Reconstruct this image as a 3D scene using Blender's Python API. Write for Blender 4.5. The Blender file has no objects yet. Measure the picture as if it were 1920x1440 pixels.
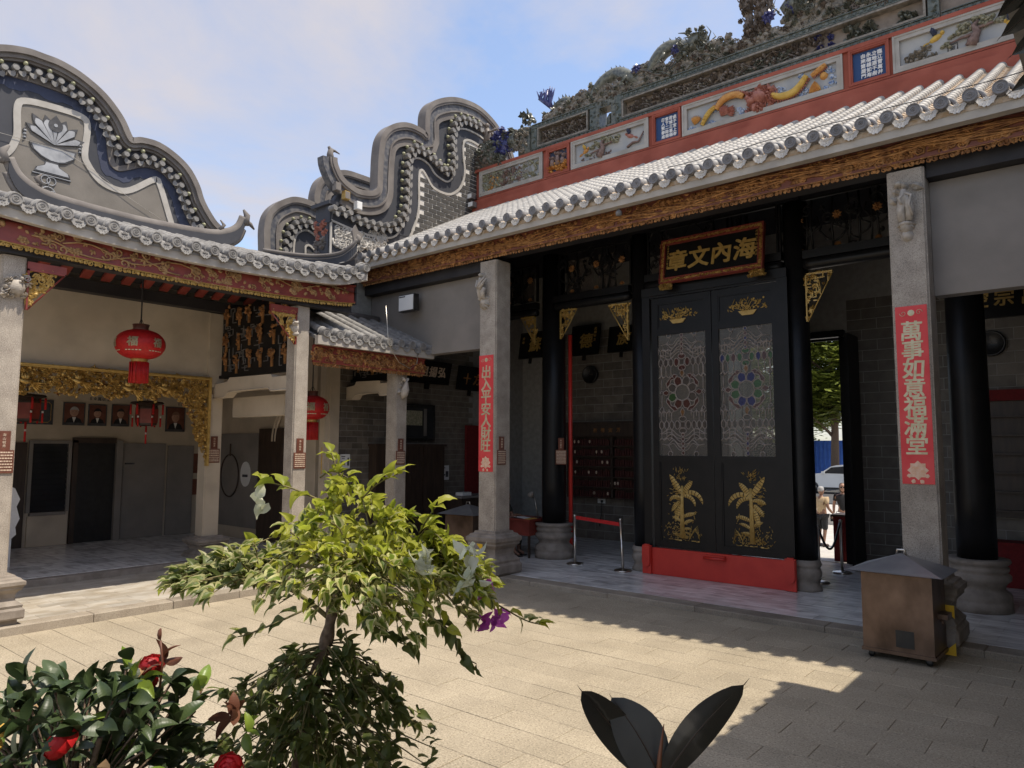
import bpy, math, random
from mathutils import Vector, Matrix
from mathutils.geometry import tessellate_polygon
from math import sin, cos, pi, radians as RD

S = bpy.context.scene
C = S.collection
# ------------------------------------------------------------------ camera, sky, sun, exposure
cam_d = bpy.data.cameras.new("camera"); cam = bpy.data.objects.new("camera", cam_d); C.objects.link(cam); S.camera = cam
cam_d.sensor_fit = 'HORIZONTAL'; cam_d.sensor_width = 36.0; cam_d.lens = 1359.86/1920*36.0
cam_d.clip_start = 0.05; cam_d.clip_end = 2000
_y, _p, _r = RD(39.945), RD(5.102), RD(0.193)
_fw = Vector((-sin(_y)*cos(_p), cos(_y)*cos(_p), sin(_p))); _rt = Vector((cos(_y), sin(_y), 0)); _up = _rt.cross(_fw)
_r2 = _rt*cos(_r)+_up*sin(_r); _u2 = -_rt*sin(_r)+_up*cos(_r)
CAM = Vector((0, 0, 2.40))
cam.matrix_world = Matrix(((_r2.x, _u2.x, -_fw.x, 0), (_r2.y, _u2.y, -_fw.y, 0), (_r2.z, _u2.z, -_fw.z, CAM.z), (0, 0, 0, 1)))

SUN_DIR = Vector((0.41, 0.15, 1.0)).normalized()
sun_el = math.asin(SUN_DIR.z); sun_rot = math.atan2(SUN_DIR.x, SUN_DIR.y)
W_ = bpy.data.worlds.new("World"); S.world = W_; W_.use_nodes = True
nt = W_.node_tree; nt.nodes.clear()
def wn(t, **k):
    n = nt.nodes.new(t)
    for a, b in k.items(): setattr(n, a, b)
    return n
sky = wn('ShaderNodeTexSky', sky_type='NISHITA', sun_disc=False, sun_elevation=sun_el, sun_rotation=sun_rot, altitude=10, air_density=1.0, dust_density=1.2, ozone_density=2.0)
bg1 = wn('ShaderNodeBackground'); bg1.inputs['Strength'].default_value = 0.10
bg2 = wn('ShaderNodeBackground'); bg2.inputs['Strength'].default_value = 0.28; bg2.inputs['Color'].default_value = (0.95, 0.91, 0.97, 1)
tc = wn('ShaderNodeTexCoord'); sep = wn('ShaderNodeSeparateXYZ'); nt.links.new(tc.outputs['Generated'], sep.inputs[0])
mz = wn('ShaderNodeMath', operation='MAXIMUM'); nt.links.new(sep.outputs['Z'], mz.inputs[0]); mz.inputs[1].default_value = 0.0
az = wn('ShaderNodeMath', operation='ADD'); nt.links.new(mz.outputs[0], az.inputs[0]); az.inputs[1].default_value = 0.22
dx = wn('ShaderNodeMath', operation='DIVIDE'); dy = wn('ShaderNodeMath', operation='DIVIDE')
nt.links.new(sep.outputs['X'], dx.inputs[0]); nt.links.new(az.outputs[0], dx.inputs[1])
nt.links.new(sep.outputs['Y'], dy.inputs[0]); nt.links.new(az.outputs[0], dy.inputs[1])
cmb = wn('ShaderNodeCombineXYZ'); nt.links.new(dx.outputs[0], cmb.inputs[0]); nt.links.new(dy.outputs[0], cmb.inputs[1])
nz = wn('ShaderNodeTexNoise'); nz.inputs['Scale'].default_value = 1.3; nz.inputs['Detail'].default_value = 9; nz.inputs['Roughness'].default_value = 0.58; nz.inputs['Distortion'].default_value = 0.35
nt.links.new(cmb.outputs[0], nz.inputs['Vector'])
rmp = wn('ShaderNodeValToRGB'); rmp.color_ramp.elements[0].position = 0.42; rmp.color_ramp.elements[1].position = 0.62
rmp.color_ramp.elements[0].color = (0.14, 0.14, 0.14, 1); rmp.color_ramp.elements[1].color = (0.92, 0.92, 0.92, 1)
nt.links.new(nz.outputs['Fac'], rmp.inputs[0])
mxs = wn('ShaderNodeMixShader'); nt.links.new(rmp.outputs[0], mxs.inputs[0]); nt.links.new(sky.outputs[0], bg1.inputs['Color'])
nt.links.new(bg1.outputs[0], mxs.inputs[1]); nt.links.new(bg2.outputs[0], mxs.inputs[2])
wo = wn('ShaderNodeOutputWorld'); nt.links.new(mxs.outputs[0], wo.inputs[0])

sd = bpy.data.lights.new("sun", 'SUN'); sd.energy = 2.0; sd.angle = RD(0.5); sd.color = (1.0, 0.91, 0.77)
sun = bpy.data.objects.new("sun", sd); C.objects.link(sun); sun.rotation_euler = SUN_DIR.to_track_quat('Z', 'Y').to_euler(); sun.location = (0, 0, 30)
S.view_settings.view_transform = 'Standard'; S.view_settings.look = 'None'; S.view_settings.gamma = 1; S.view_settings.use_curve_mapping = False
S.view_settings.exposure = 1.40
S.cycles.use_denoising = True
S.cycles.max_bounces = 8; S.cycles.diffuse_bounces = 6; S.cycles.glossy_bounces = 3; S.cycles.transparent_max_bounces = 12; S.cycles.transmission_bounces = 4

# ------------------------------------------------------------------ helpers
R = random.Random(7)
WM = {}
class G:
    def __init__(s): s.v = []; s.f = []; s.sm = []; s.mi = []; s.uv = None
    def add(s, vs, fs, sm=False, T=None, mi=0):
        b = len(s.v)
        if T is not None: vs = [T @ Vector(p) for p in vs]
        s.v += [tuple(p) for p in vs]
        for f in fs: s.f.append([b+i for i in f]); s.sm.append(sm); s.mi.append(mi)
        return s
    def box(s, a, b, T=None, mi=0):
        x0, y0, z0 = a; x1, y1, z1 = b
        return s.add([(x0,y0,z0),(x1,y0,z0),(x1,y1,z0),(x0,y1,z0),(x0,y0,z1),(x1,y0,z1),(x1,y1,z1),(x0,y1,z1)],
                     [(0,3,2,1),(4,5,6,7),(0,1,5,4),(1,2,6,5),(2,3,7,6),(3,0,4,7)], False, T, mi)
    def tube(s, P, r, n=6, T=None, cap=True, closed=False, sm=True, mi=0, flat=1.0):
        P = [Vector(p) for p in P]; m = len(P)
        rr = r if isinstance(r, (list, tuple)) else [r]*m
        vs = []; nrm = None
        for i in range(m):
            if closed: t = P[(i+1) % m]-P[i-1]
            else: t = P[min(i+1, m-1)]-P[max(i-1, 0)]
            if t.length < 1e-9: t = Vector((0, 0, 1))
            t.normalize()
            if nrm is None:
                nrm = t.cross(Vector((0, 0, 1)) if abs(t.z) < .9 else Vector((1, 0, 0))).normalized()
            else:
                nrm = nrm-t*nrm.dot(t)
                if nrm.length < 1e-6: nrm = t.orthogonal()
                nrm.normalize()
            b = t.cross(nrm)
            for k in range(n):
                a = 2*pi*k/n
                vs.append(P[i]+(nrm*cos(a)+b*sin(a)*flat)*rr[i])
        fs = []
        for i in range(m if closed else m-1):
            j = (i+1) % m
            for k in range(n):
                k2 = (k+1) % n
                fs.append((i*n+k, i*n+k2, j*n+k2, j*n+k))
        if cap and not closed:
            fs.append(tuple(range(n-1, -1, -1))); fs.append(tuple((m-1)*n+k for k in range(n)))
        return s.add(vs, fs, sm, T, mi)
    def lathe(s, prof, n=16, T=None, sm=True, mi=0, off=0.0, sq=False):
        vs = []; m = len(prof)
        for r, z in prof:
            for k in range(n):
                a = 2*pi*(k+off)/n; q = r
                if sq: q = r/max(abs(cos(a)), abs(sin(a)))
                vs.append((q*cos(a), q*sin(a), z))
        fs = []
        for i in range(m-1):
            for k in range(n):
                k2 = (k+1) % n; fs.append((i*n+k, i*n+k2, (i+1)*n+k2, (i+1)*n+k))
        fs.append(tuple(range(n-1, -1, -1))); fs.append(tuple((m-1)*n+k for k in range(n)))
        return s.add(vs, fs, sm, T, mi)
    def prism(s, loops, n0, n1, T=None, mi=0):
        """solid from outline(s) in the local u,v plane, between depths n0 < n1"""
        if not isinstance(loops[0][0], (list, tuple)): loops = [loops]
        L3 = [[Vector((p[0], p[1], 0)) for p in l] for l in loops]
        tri = tessellate_polygon(L3); flat = [p for l in loops for p in l]; N = len(flat)
        vs = [(p[0], p[1], n1) for p in flat]+[(p[0], p[1], n0) for p in flat]; fs = []
        for t in tri:
            a, b, c = [flat[i] for i in t]
            ar = (b[0]-a[0])*(c[1]-a[1])-(b[1]-a[1])*(c[0]-a[0])
            t = tuple(t) if ar > 0 else tuple(reversed(t))
            fs.append(t); fs.append(tuple(i+N for i in reversed(t)))
        o = 0
        for l in loops:
            m = len(l)
            for i in range(m):
                j = (i+1) % m; fs.append((o+i, o+j, o+j+N, o+i+N))
            o += m
        return s.add(vs, fs, False, T, mi)
    def dome(s, u, v, ru, rv, d, n=7, T=None, n0=0.0, mi=0, rot=0.0):
        vs = []
        for q, h in ((1.0, 0.0), (.72, .66), ):
            for k in range(n):
                a = 2*pi*k/n; x = ru*q*cos(a); y = rv*q*sin(a)
                vs.append((u+x*cos(rot)-y*sin(rot), v+x*sin(rot)+y*cos(rot), n0+d*h))
        vs.append((u, v, n0+d)); fs = []
        for k in range(n):
            k2 = (k+1) % n; fs.append((k, k2, n+k2, n+k)); fs.append((n+k, n+k2, 2*n))
        return s.add(vs, fs, True, T, mi)
    def petal(s, u, v, L, w, ang, d=.02, n0=0.0, T=None, mi=0, tip=.9):
        """pointed relief leaf with a raised midrib lying in the u,v plane"""
        ca, sa = cos(ang), sin(ang)
        P = [(0,0,0),(L*.3,w*.42,.2*d),(L*.62,w*.5,.35*d),(L,0,.25*d),(L*.62,-w*.5,.35*d),(L*.3,-w*.42,.2*d),(L*.35,0,d),(L*.7,0,d*tip)]
        vs = [(u+x*ca-y*sa, v+x*sa+y*ca, n0+z) for x, y, z in P]
        B = [(u+x*ca-y*sa, v+x*sa+y*ca, n0-.004) for x, y, z in P[:6]]
        fs = [(0,6,1),(1,6,7,2),(2,7,3),(3,7,4),(4,7,6,5),(5,6,0)]
        fs = [tuple(reversed(f)) for f in fs]
        fs += [(i, (i+1) % 6, 8+(i+1) % 6, 8+i) for i in range(6)]
        return s.add(vs+B, fs, False, T, mi)
    def mesh(s, name):
        me = bpy.data.meshes.new(name); me.from_pydata(s.v, [], s.f)
        me.polygons.foreach_set('use_smooth', s.sm)
        if any(s.mi): me.polygons.foreach_set('material_index', s.mi)
        if s.uv:
            uvl = me.uv_layers.new(name='UVMap')
            li = [0]*len(me.loops); me.loops.foreach_get('vertex_index', li)
            buf = []
            for i in li: buf += s.uv[i]
            uvl.data.foreach_set('uv', buf)
        me.update(); return me

I4 = Matrix.Identity(4)
def TR(x, y, z, rz=0.0, sc=1.0): return Matrix.Translation((x, y, z)) @ Matrix.Rotation(rz, 4, 'Z') @ Matrix.Scale(sc, 4)
def FY(x, y, z): return Matrix(((1,0,0,x),(0,0,-1,y),(0,1,0,z),(0,0,0,1)))     # faces -Y : u=+X v=+Z n=-Y
def FX(x, y, z): return Matrix(((0,0,1,x),(1,0,0,y),(0,1,0,z),(0,0,0,1)))     # faces +X : u=+Y v=+Z n=+X

def _put(o, parent, M):
    C.objects.link(o)
    WM[o.name] = M
    if parent is not None:
        o.parent = parent; o.matrix_local = WM[parent.name].inverted() @ M
    else: o.matrix_world = M
def tagp(o, label, cat, group=None, kind=None):
    if label: o['label'] = label
    if cat: o['category'] = cat
    if group: o['group'] = group
    if kind: o['kind'] = kind
    return o
def thing(name, label, cat, loc, group=None, rotz=0.0):
    o = bpy.data.objects.new(name, None); o.empty_display_size = .1
    _put(o, None, TR(*loc, rotz)); return tagp(o, label, cat, group)
def _obj(name, me, mats):
    if isinstance(me, G): me = me.mesh(name)
    if mats is not None and not me.materials:
        for m in (mats if isinstance(mats, (list, tuple)) else [mats]): me.materials.append(m)
    return bpy.data.objects.new(name, me)
def part(name, me, mats, parent, M=None, label=None, stuff=False):
    o = _obj(name, me, mats); _put(o, parent, M if M is not None else WM[parent.name])
    if label: o['label'] = label
    if stuff: o['kind'] = 'stuff'
    return o
def wpart(name, me, mats, parent, label=None, stuff=False):     # mesh given in world coordinates
    return part(name, me, mats, parent, I4, label, stuff)
def single(name, me, mats, label, cat, M=None, group=None, kind=None):
    o = _obj(name, me, mats); _put(o, None, M if M is not None else I4); return tagp(o, label, cat, group, kind)
def struct(name, me, mats, M=None):
    o = _obj(name, me, mats); _put(o, None, M if M is not None else I4); o['kind'] = 'structure'; return o

# ------------------------------------------------------------------ materials (all procedural)
MATS = {}
def mat(name, c1, c2=None, scale=6.0, rough=0.6, metal=0.0, bump=0.0, bscale=40.0, rnd=0.0, speck=0.0, spscale=160.0, spdark=None, stretch=None, coat=0.0, detail=4.0, lo=.35, hi=.65, grime=0.0, trans=0.0, spec=None):
    m = bpy.data.materials.new(name); m.use_nodes = True; t = m.node_tree; N = t.nodes; L = t.links
    b = N['Principled BSDF']; b.inputs['Roughness'].default_value = rough; b.inputs['Metallic'].default_value = metal
    if spec is not None: b.inputs['Specular IOR Level'].default_value = spec
    if coat: b.inputs['Coat Weight'].default_value = coat; b.inputs['Coat Roughness'].default_value = .15
    def nn(k, **kw):
        x = N.new(k)
        for a, v in kw.items(): setattr(x, a, v)
        return x
    geo = nn('ShaderNodeNewGeometry'); vec = geo.outputs['Position']
    if stretch:
        mp = nn('ShaderNodeMapping'); L.new(vec, mp.inputs[0]); mp.inputs['Scale'].default_value = stretch; vec = mp.outputs[0]
    def noise(sc, dt=4.0, v=vec):
        x = nn('ShaderNodeTexNoise'); x.inputs['Scale'].default_value = sc; x.inputs['Detail'].default_value = dt; L.new(v, x.inputs['Vector']); return x.outputs['Fac']
    def ramp(f, p0, p1, a, bb):
        x = nn('ShaderNodeValToRGB'); e = x.color_ramp.elements; e[0].position = p0; e[1].position = p1
        e[0].color = (*a, 1); e[1].color = (*bb, 1); L.new(f, x.inputs[0]); return x.outputs[0]
    col = ramp(noise(scale, detail), lo, hi, c1, c2 or c1)
    def mix(a, bcol, fac, mode='MIX'):
        x = nn('ShaderNodeMix', data_type='RGBA', blend_type=mode)
        if isinstance(fac, float): x.inputs[0].default_value = fac
        else: L.new(fac, x.inputs[0])
        L.new(a, x.inputs[6])
        if isinstance(bcol, tuple): x.inputs[7].default_value = (*bcol, 1)
        else: L.new(bcol, x.inputs[7])
        return x.outputs[2]
    if speck:
        dk = spdark or tuple(q*.25 for q in c1)
        f = ramp(noise(spscale, 2.0, geo.outputs['Position']), .36, .47, (speck,)*3, (0, 0, 0)); col = mix(col, dk, f)
        lt = tuple(min(q*1.45, .9) for q in (c2 or c1))
        f = ramp(noise(spscale*.8, 2.0, geo.outputs['Position']), .56, .66, (0, 0, 0), (speck*.8,)*3); col = mix(col, lt, f)
    if grime:
        f = ramp(noise(1.7, 6.0, geo.outputs['Position']), .45, .75, (0, 0, 0), (grime,)*3); col = mix(col, tuple(q*.35 for q in c1), f)
    if rnd:
        oi = nn('ShaderNodeObjectInfo'); mr = nn('ShaderNodeMapRange'); L.new(oi.outputs['Random'], mr.inputs[0])
        mr.inputs[3].default_value = 1-rnd; mr.inputs[4].default_value = 1+rnd
        vm = nn('ShaderNodeVectorMath', operation='SCALE'); L.new(col, vm.inputs[0]); L.new(mr.outputs[0], vm.inputs['Scale']); col = vm.outputs[0]
    L.new(col, b.inputs['Base Color'])
    if bump:
        bp = nn('ShaderNodeBump'); bp.inputs['Strength'].default_value = bump; bp.inputs['Distance'].default_value = .01
        L.new(noise(bscale, 3.0), bp.inputs['Height']); L.new(bp.outputs[0], b.inputs['Normal'])
    if trans:
        tr = nn('ShaderNodeBsdfTranslucent'); L.new(col, tr.inputs[0]); ms = nn('ShaderNodeMixShader'); ms.inputs[0].default_value = trans
        L.new(b.outputs[0], ms.inputs[1]); L.new(tr.outputs[0], ms.inputs[2]); L.new(ms.outputs[0], N['Material Output'].inputs[0])
    MATS[name] = m; return m

paver_m = mat('granite_paver', (0.3362,0.2829,0.2009), (0.4018,0.3403,0.246), 1.3, .8, bump=.35, bscale=120, rnd=.055, speck=.7, spscale=62, spdark=(.15,.12,.085), grime=.20)
pillar_m = mat('granite_pillar', (.33,.285,.235), (.44,.385,.32), 5, .75, bump=.3, bscale=120, speck=.55, spscale=95, spdark=(.10,.085,.075), grime=.3)
kerb_m = mat('granite_kerb', (0.2706,0.2255,0.1722), (0.3444,0.2952,0.2296), 3, .8, bump=.4, bscale=80, rnd=.14, speck=.4, spscale=90, grime=.4)
base_m = mat('old_stone', (.22,.185,.15), (.32,.275,.23), 6, .8, bump=.4, bscale=50, grime=.5)
marble_m = mat('grey_marble', (.46,.44,.42), (.74,.72,.69), 3.2, .22, rnd=.16, stretch=(1, 2.6, 1), detail=8, lo=.3, hi=.55)
cream_m = mat('cream_marble', (0.41,0.3526,0.2747), (0.5412,0.5002,0.4346), 3.0, .3, rnd=.16, stretch=(2.2, 1, 1), detail=7)
joint_m = mat('dark_joint', (0.1968,0.1599,0.1148), (0.246,0.2009,0.1476), 20, .9)
tilew_m = mat('pale_roof_tile', (0.3608,0.3403,0.3116), (0.4428,0.4223,0.3895), 7, .6, bump=.15, rnd=.06, grime=.2)
tileg_m = mat('grey_roof_tile', (.19,.18,.172), (.28,.27,.255), 9, .7, bump=.3, rnd=.10, grime=.35)
disc_m = mat('dark_tile_disc', (.16,.155,.155), (.22,.21,.21), 12, .65, bump=.3, rnd=.08)  # dark tone puts the unlit, backlit disc faces into the colour
drip_m = mat('pale_drip_tile', (.50,.475,.44), (.60,.57,.53), 12, .65, bump=.5, bscale=70, rnd=.07)  # pale tone stands in for light grazing the tilted drip tiles
bedrust_m = mat('stained_tile_bed', (.33,.22,.12), (.5,.42,.33), 9, .7, bump=.3)
fascia_m = mat('concrete_fascia', (.38,.345,.30), (.47,.43,.375), 3, .85, bump=.2, grime=.3)
plgrey_m = mat('grey_plaster', (.21,.19,.17), (.26,.232,.205), 1.0, .85, bump=.1, grime=.28, detail=9)
plcream_m = mat('cream_plaster', (.46,.385,.29), (.56,.475,.365), 1.1, .85, bump=.08, grime=.30, detail=9)
gable_m = mat('weathered_render', (0.1394,0.123,0.1132), (0.205,0.1845,0.1681), 2.6, .85, bump=.15, grime=.3)
gfield_m = mat('ochre_render', (0.164,0.1476,0.1271), (0.205,0.1845,0.1599), 2.2, .85, bump=.15, grime=.22)
slate_m = mat('slate_band', (0.0369,0.0394,0.0492), (0.0558,0.0574,0.0672), 1.6, .8, grime=.2)
slate2_m = mat('mottled_blue_band', (0.0615,0.0656,0.082), (0.1394,0.1353,0.1353), 9, .8, detail=8, lo=.42, hi=.62)
navy_m = mat('ink_navy_paint', (.035,.042,.075), (.05,.06,.10), 1.6, .8)
whiteline_m = mat('white_lime_line', (0.3772,0.3526,0.3157), (0.4592,0.4346,0.3977), 5, .8, grime=.15)
ink_m = mat('ink_paint', (.05,.05,.055), (.085,.085,.09), 9, .8)
washw_m = mat('pale_wash', (0.246,0.2542,0.2706), (0.3936,0.4018,0.4182), 5, .8)
black_m = mat('black_lacquer', (.008,.008,.0085), (.012,.011,.011), 5, .38, spec=.22)
darkwood_m = mat('dark_wood', (.035,.022,.015), (.06,.038,.026), 3, .5, stretch=(4, 4, .7))
ceil_m = mat('dark_boards', (.018,.016,.018), (.03,.027,.028), 3, .7)  # even near-black tone for ceiling, soffit and beam boards
gold_m = mat('gilding', (.36,.22,.055), (.62,.42,.14), 14, .44, metal=.6, bump=.3, bscale=60)
goldp_m = mat('gold_paint', (.40,.25,.06), (.52,.35,.11), 16, .5, metal=.25)
oldgold_m = mat('tarnished_gilding', (.20,.085,.03), (.46,.23,.08), 12, .5, metal=.4, bump=.3)
redlac_m = mat('dark_red_lacquer', (.20,.035,.025), (.28,.055,.038), 5, .45, grime=.25)
red_m = mat('red_paint', (.50,.025,.015), (.56,.035,.02), 4, .5)
redpaper_m = mat('red_paper', (.66,.045,.05), (.72,.075,.075), 4, .6)
redcloth_m = mat('red_cloth', (.42,.012,.012), (.55,.02,.018), 30, .85)
ridgered_m = mat('red_limewash', (0.2952,0.0697,0.041), (0.3772,0.1025,0.064), 2.2, .85, bump=.12, grime=.28)
frame_m = mat('ivory_frame', (0.3444,0.3157,0.2706), (0.4264,0.3977,0.3526), 4, .8, bump=.15, grime=.2)
cgreen_m = mat('green_glaze', (.06,.075,.06), (.15,.155,.125), 10, .35, bump=.3, grime=.3)
ctan_m = mat('tan_glaze', (.20,.155,.115), (.27,.215,.165), 7, .6, bump=.3, grime=.3)
cbrown_m = mat('brown_glaze', (.085,.068,.055), (.19,.152,.122), 12, .5, bump=.4)
cbuff_m = mat('buff_glaze', (.15,.13,.10), (.28,.245,.195), 14, .5, bump=.4, grime=.3)
cblue_m = mat('cobalt_glaze', (.022,.025,.11), (.07,.075,.2), 12, .3, bump=.3)
cteal_m = mat('celadon_glaze', (.06,.065,.052), (.16,.16,.125), 16, .35, bump=.3)
bluepanel_m = mat('blue_panel', (.022,.06,.16), (.03,.075,.19), 3, .8)
white_m = mat('white_paint', (.74,.73,.70), (.80,.79,.77), 5, .7)
skypanel_m = mat('pale_panel', (0.2952,0.3116,0.328), (0.41,0.4018,0.3772), 2.5, .8)
orange_m = mat('orange_relief', (.48,.20,.045), (.60,.31,.08), 9, .6)
pinkred_m = mat('rose_relief', (.33,.12,.085), (.44,.19,.14), 12, .6)
yellow_m = mat('yellow_relief', (.52,.31,.05), (.64,.42,.09), 9, .6)
pine_m = mat('pine_relief', (.18,.18,.11), (.36,.34,.25), 30, .7)
bark_r = mat('bark_relief', (.16,.10,.08), (.25,.17,.14), 20, .8)
cwave_m = mat('blue_scroll_relief', (.10,.18,.36), (.55,.60,.66), 18, .6)
brick_m = mat('grey_brick', (.11,.092,.074), (.165,.142,.115), 5, .55, rnd=.28, bump=.15)
mortar_m = mat('grey_mortar', (.26,.25,.23), (.32,.31,.285), 9, .9)
gbrick_m = mat('charcoal_brick', (.05,.048,.044), (.075,.07,.064), 6, .75, rnd=.22, bump=.25)
gmortar_m = mat('pale_mortar', (.56,.53,.485), (.66,.63,.58), 9, .9)
steel_m = mat('brushed_steel', (.50,.46,.40), (.62,.58,.52), 12, .28, metal=1.0)
darksteel_m = mat('dark_metal', (.05,.05,.05), (.09,.09,.09), 12, .35, metal=.8)
rust_m = mat('heat_stained_steel', (.075,.045,.028), (.23,.15,.105), 3.2, .42, metal=.55, bump=.1, stretch=(1, 1, .7), detail=7, lo=.3, hi=.72)
roofsteel_m = mat('galvanised_sheet', (.30,.30,.31), (.40,.40,.40), 3, .4, metal=.6)
copper_m = mat('brown_plaque', (.13,.045,.028), (.19,.07,.045), 8, .45, metal=.2)
paleletter_m = mat('plaque_letters', (.55,.42,.30), (.66,.52,.40), 30, .6)
plastic_m = mat('white_plastic', (.74,.74,.72), (.78,.78,.76), 5, .45)
tapey_m = mat('yellow_tape', (.80,.48,.02), (.85,.55,.03), 5, .5)
blackp_m = mat('black_plastic', (.012,.012,.012), (.02,.02,.02), 9, .4)
bark_m = mat('bark', (.12,.08,.055), (.22,.155,.11), 40, .9, bump=.6, bscale=90)
twig_m = mat('green_twig', (.13,.12,.045), (.20,.16,.07), 40, .8)
soil_m = mat('soil', (.06,.042,.03), (.10,.07,.05), 30, .95, bump=.6)
pot_m = mat('terracotta', (.32,.13,.07), (.40,.18,.10), 8, .8, bump=.2)
skin_m = mat('skin', (.36,.20,.135), (.42,.24,.165), 9, .55)
skind_m = mat('tan_skin', (.22,.115,.07), (.26,.14,.09), 9, .55)
cloth_black = mat('black_cloth', (.015,.015,.017), (.024,.024,.026), 30, .9)
cloth_beige = mat('beige_cloth', (.45,.33,.19), (.52,.39,.24), 25, .9)
cloth_white = mat('white_cloth', (.68,.67,.65), (.74,.73,.72), 25, .9)
cloth_green = mat('olive_cloth', (.035,.04,.03), (.05,.055,.042), 25, .9)
hair_m = mat('brown_hair', (.05,.03,.018), (.08,.05,.03), 60, .6)
ghair_m = mat('grey_hair', (.32,.31,.30), (.40,.39,.38), 60, .7)
asphalt_m = mat('asphalt', (.05,.05,.05), (.07,.068,.066), 30, .9, bump=.3)
pave2_m = mat('street_paving', (.42,.39,.35), (.50,.47,.42), 4, .85)
carpaint_m = mat('white_car_paint', (.72,.71,.66), (.76,.75,.70), 2, .25, coat=.6)
carglass_m = mat('dark_window_glass', (.02,.022,.025), (.03,.032,.035), 2, .08)
rubber_m = mat('tyre_rubber', (.02,.02,.02), (.03,.03,.03), 20, .85)
contblue_m = mat('blue_container_paint', (.02,.09,.42), (.03,.12,.50), 4, .5)
acry = bpy.data.materials.new('clear_acrylic'); acry.use_nodes = True
_t = acry.node_tree; _b = _t.nodes['Principled BSDF']; _b.inputs['Base Color'].default_value = (.8, .8, .8, 1); _b.inputs['Roughness'].default_value = .15; _b.inputs['Alpha'].default_value = .10

# ------------------------------------------------------------------ lettering
def text(body, size, T, depth=.006, bold=.0, shear=0.0):
    """built-in font lettering as a G, centred on u,v = 0,0; columns are separated by newlines"""
    c = bpy.data.curves.new('lettering', 'FONT'); c.body = body; c.size = 1.0; c.extrude = .02; c.offset = bold; c.resolution_u = 2; c.shear = shear
    c.space_line = 1.0
    o = bpy.data.objects.new('lettering', c); C.objects.link(o)
    me = bpy.data.meshes.new_from_object(o.evaluated_get(bpy.context.evaluated_depsgraph_get()))
    vs = [v.co.copy() for v in me.vertices]; fs = [tuple(p.vertices) for p in me.polygons]
    bpy.data.objects.remove(o); bpy.data.curves.remove(c); bpy.data.meshes.remove(me)
    x0 = min(v.x for v in vs); x1 = max(v.x for v in vs); y0 = min(v.y for v in vs); y1 = max(v.y for v in vs)
    cx, cy = (x0+x1)/2, (y0+y1)/2
    g = G()
    g.add([((v.x-cx)*size, (v.y-cy)*size, (v.z+.02)/.04*depth) for v in vs], fs, False, T)
    return g
def join(gs):
    r = G()
    for g in gs: r.add(g.v, g.f)
    return r
_tc = {}
def tchar(ch):
    if ch not in _tc: _tc[ch] = text(ch, 1.0, I4, 1.0, 0.0, .06)
    return _tc[ch]
def glyphs(g, items, depth=.006, bold=.018, jit=0.0):
    """items: (char, u, v, height)"""
    for ch, u, v, h in items:
        q = tchar(ch); a = R.uniform(-jit, jit); bo = bold*.75
        for k, (ox, oy) in enumerate([(0, 0)] if bold < .015 else [(bo, bo*.6), (-bo, bo*.7), (bo*.7, -bo), (-bo*.8, -bo*.6), (0, 0)]):
            g.add([(u+((x+ox)*cos(a)-(y+oy)*sin(a))*h, v+((x+ox)*sin(a)+(y+oy)*cos(a))*h, z*depth*(1-.04*k)) for x, y, z in q.v], q.f)
    return g

# ------------------------------------------------------------------ carved ornament
def spiral(g, u, v, r, turns=1.6, a0=0.0, w=.012, n0=0.0, T=None, mi=0, cw=1, seg=12):
    P = []
    for i in range(seg+1):
        q = i/seg; a = a0+cw*q*turns*2*pi; rr = r*(1-.82*q)
        P.append((u+rr*cos(a), v+rr*sin(a), n0+w*.6))
    g.tube(P, [w*(1-.35*i/seg) for i in range(seg+1)], 4, T, mi=mi)
def flower(g, u, v, r, d, n0=0.0, T=None, mi=0, n=6):
    a0 = R.uniform(0, 6)
    for k in range(n): g.petal(u, v, r, r*.75, a0+k*2*pi/n, d, n0, T, mi)
    g.dome(u, v, r*.3, r*.3, d*1.3, 5, T, n0, mi)
def carve(g, w, h, d, count, inside=None, size=.07, n0=0.0, T=None, mi=0, mix=(.3, .55, .8), vines=True):
    k = 0; tries = 0
    while k < count and tries < count*8:
        tries += 1; u = R.uniform(0, w); v = R.uniform(0, h)
        if inside and not inside(u, v): continue
        k += 1; t = R.random(); s = size*R.uniform(.6, 1.35)
        s = min(s, max(.012, .5*h))
        if t < mix[0]: spiral(g, u, v, s*.62, R.uniform(1.1, 1.8), R.uniform(0, 6.3), s*.15, n0, T, mi, R.choice((-1, 1)), 9)
        elif t < mix[1]: flower(g, u, v, s*.55, d*R.uniform(.6, 1.1), n0, T, mi, 5)
        elif t < mix[2]:
            a = R.uniform(0, 6.3)
            for q in (-.7, 0, .7): g.petal(u, v, s*(1.1 if q == 0 else .8), s*.36, a+q, d*R.uniform(.5, 1), n0, T, mi)
        else: g.dome(u, v, s*.42, s*.3, d, 6, T, n0, mi, R.uniform(0, 3))
    if vines:
        for q in range(max(1, int(count/45))):
            u0 = R.uniform(0, w*.8); P = []; v0 = R.uniform(.2, .8)*h
            for i in range(12):
                u = u0+i*w*.02+i*size*.5; v = v0+.28*h*sin(i*.9+q)
                if u > w or (inside and not inside(u, max(0, min(h, v)))): break
                P.append((u, max(.01, min(h-.01, v)), n0+d*.5))
            if len(P) > 2: g.tube(P, size*.11, 5, T, mi=mi)

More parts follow.
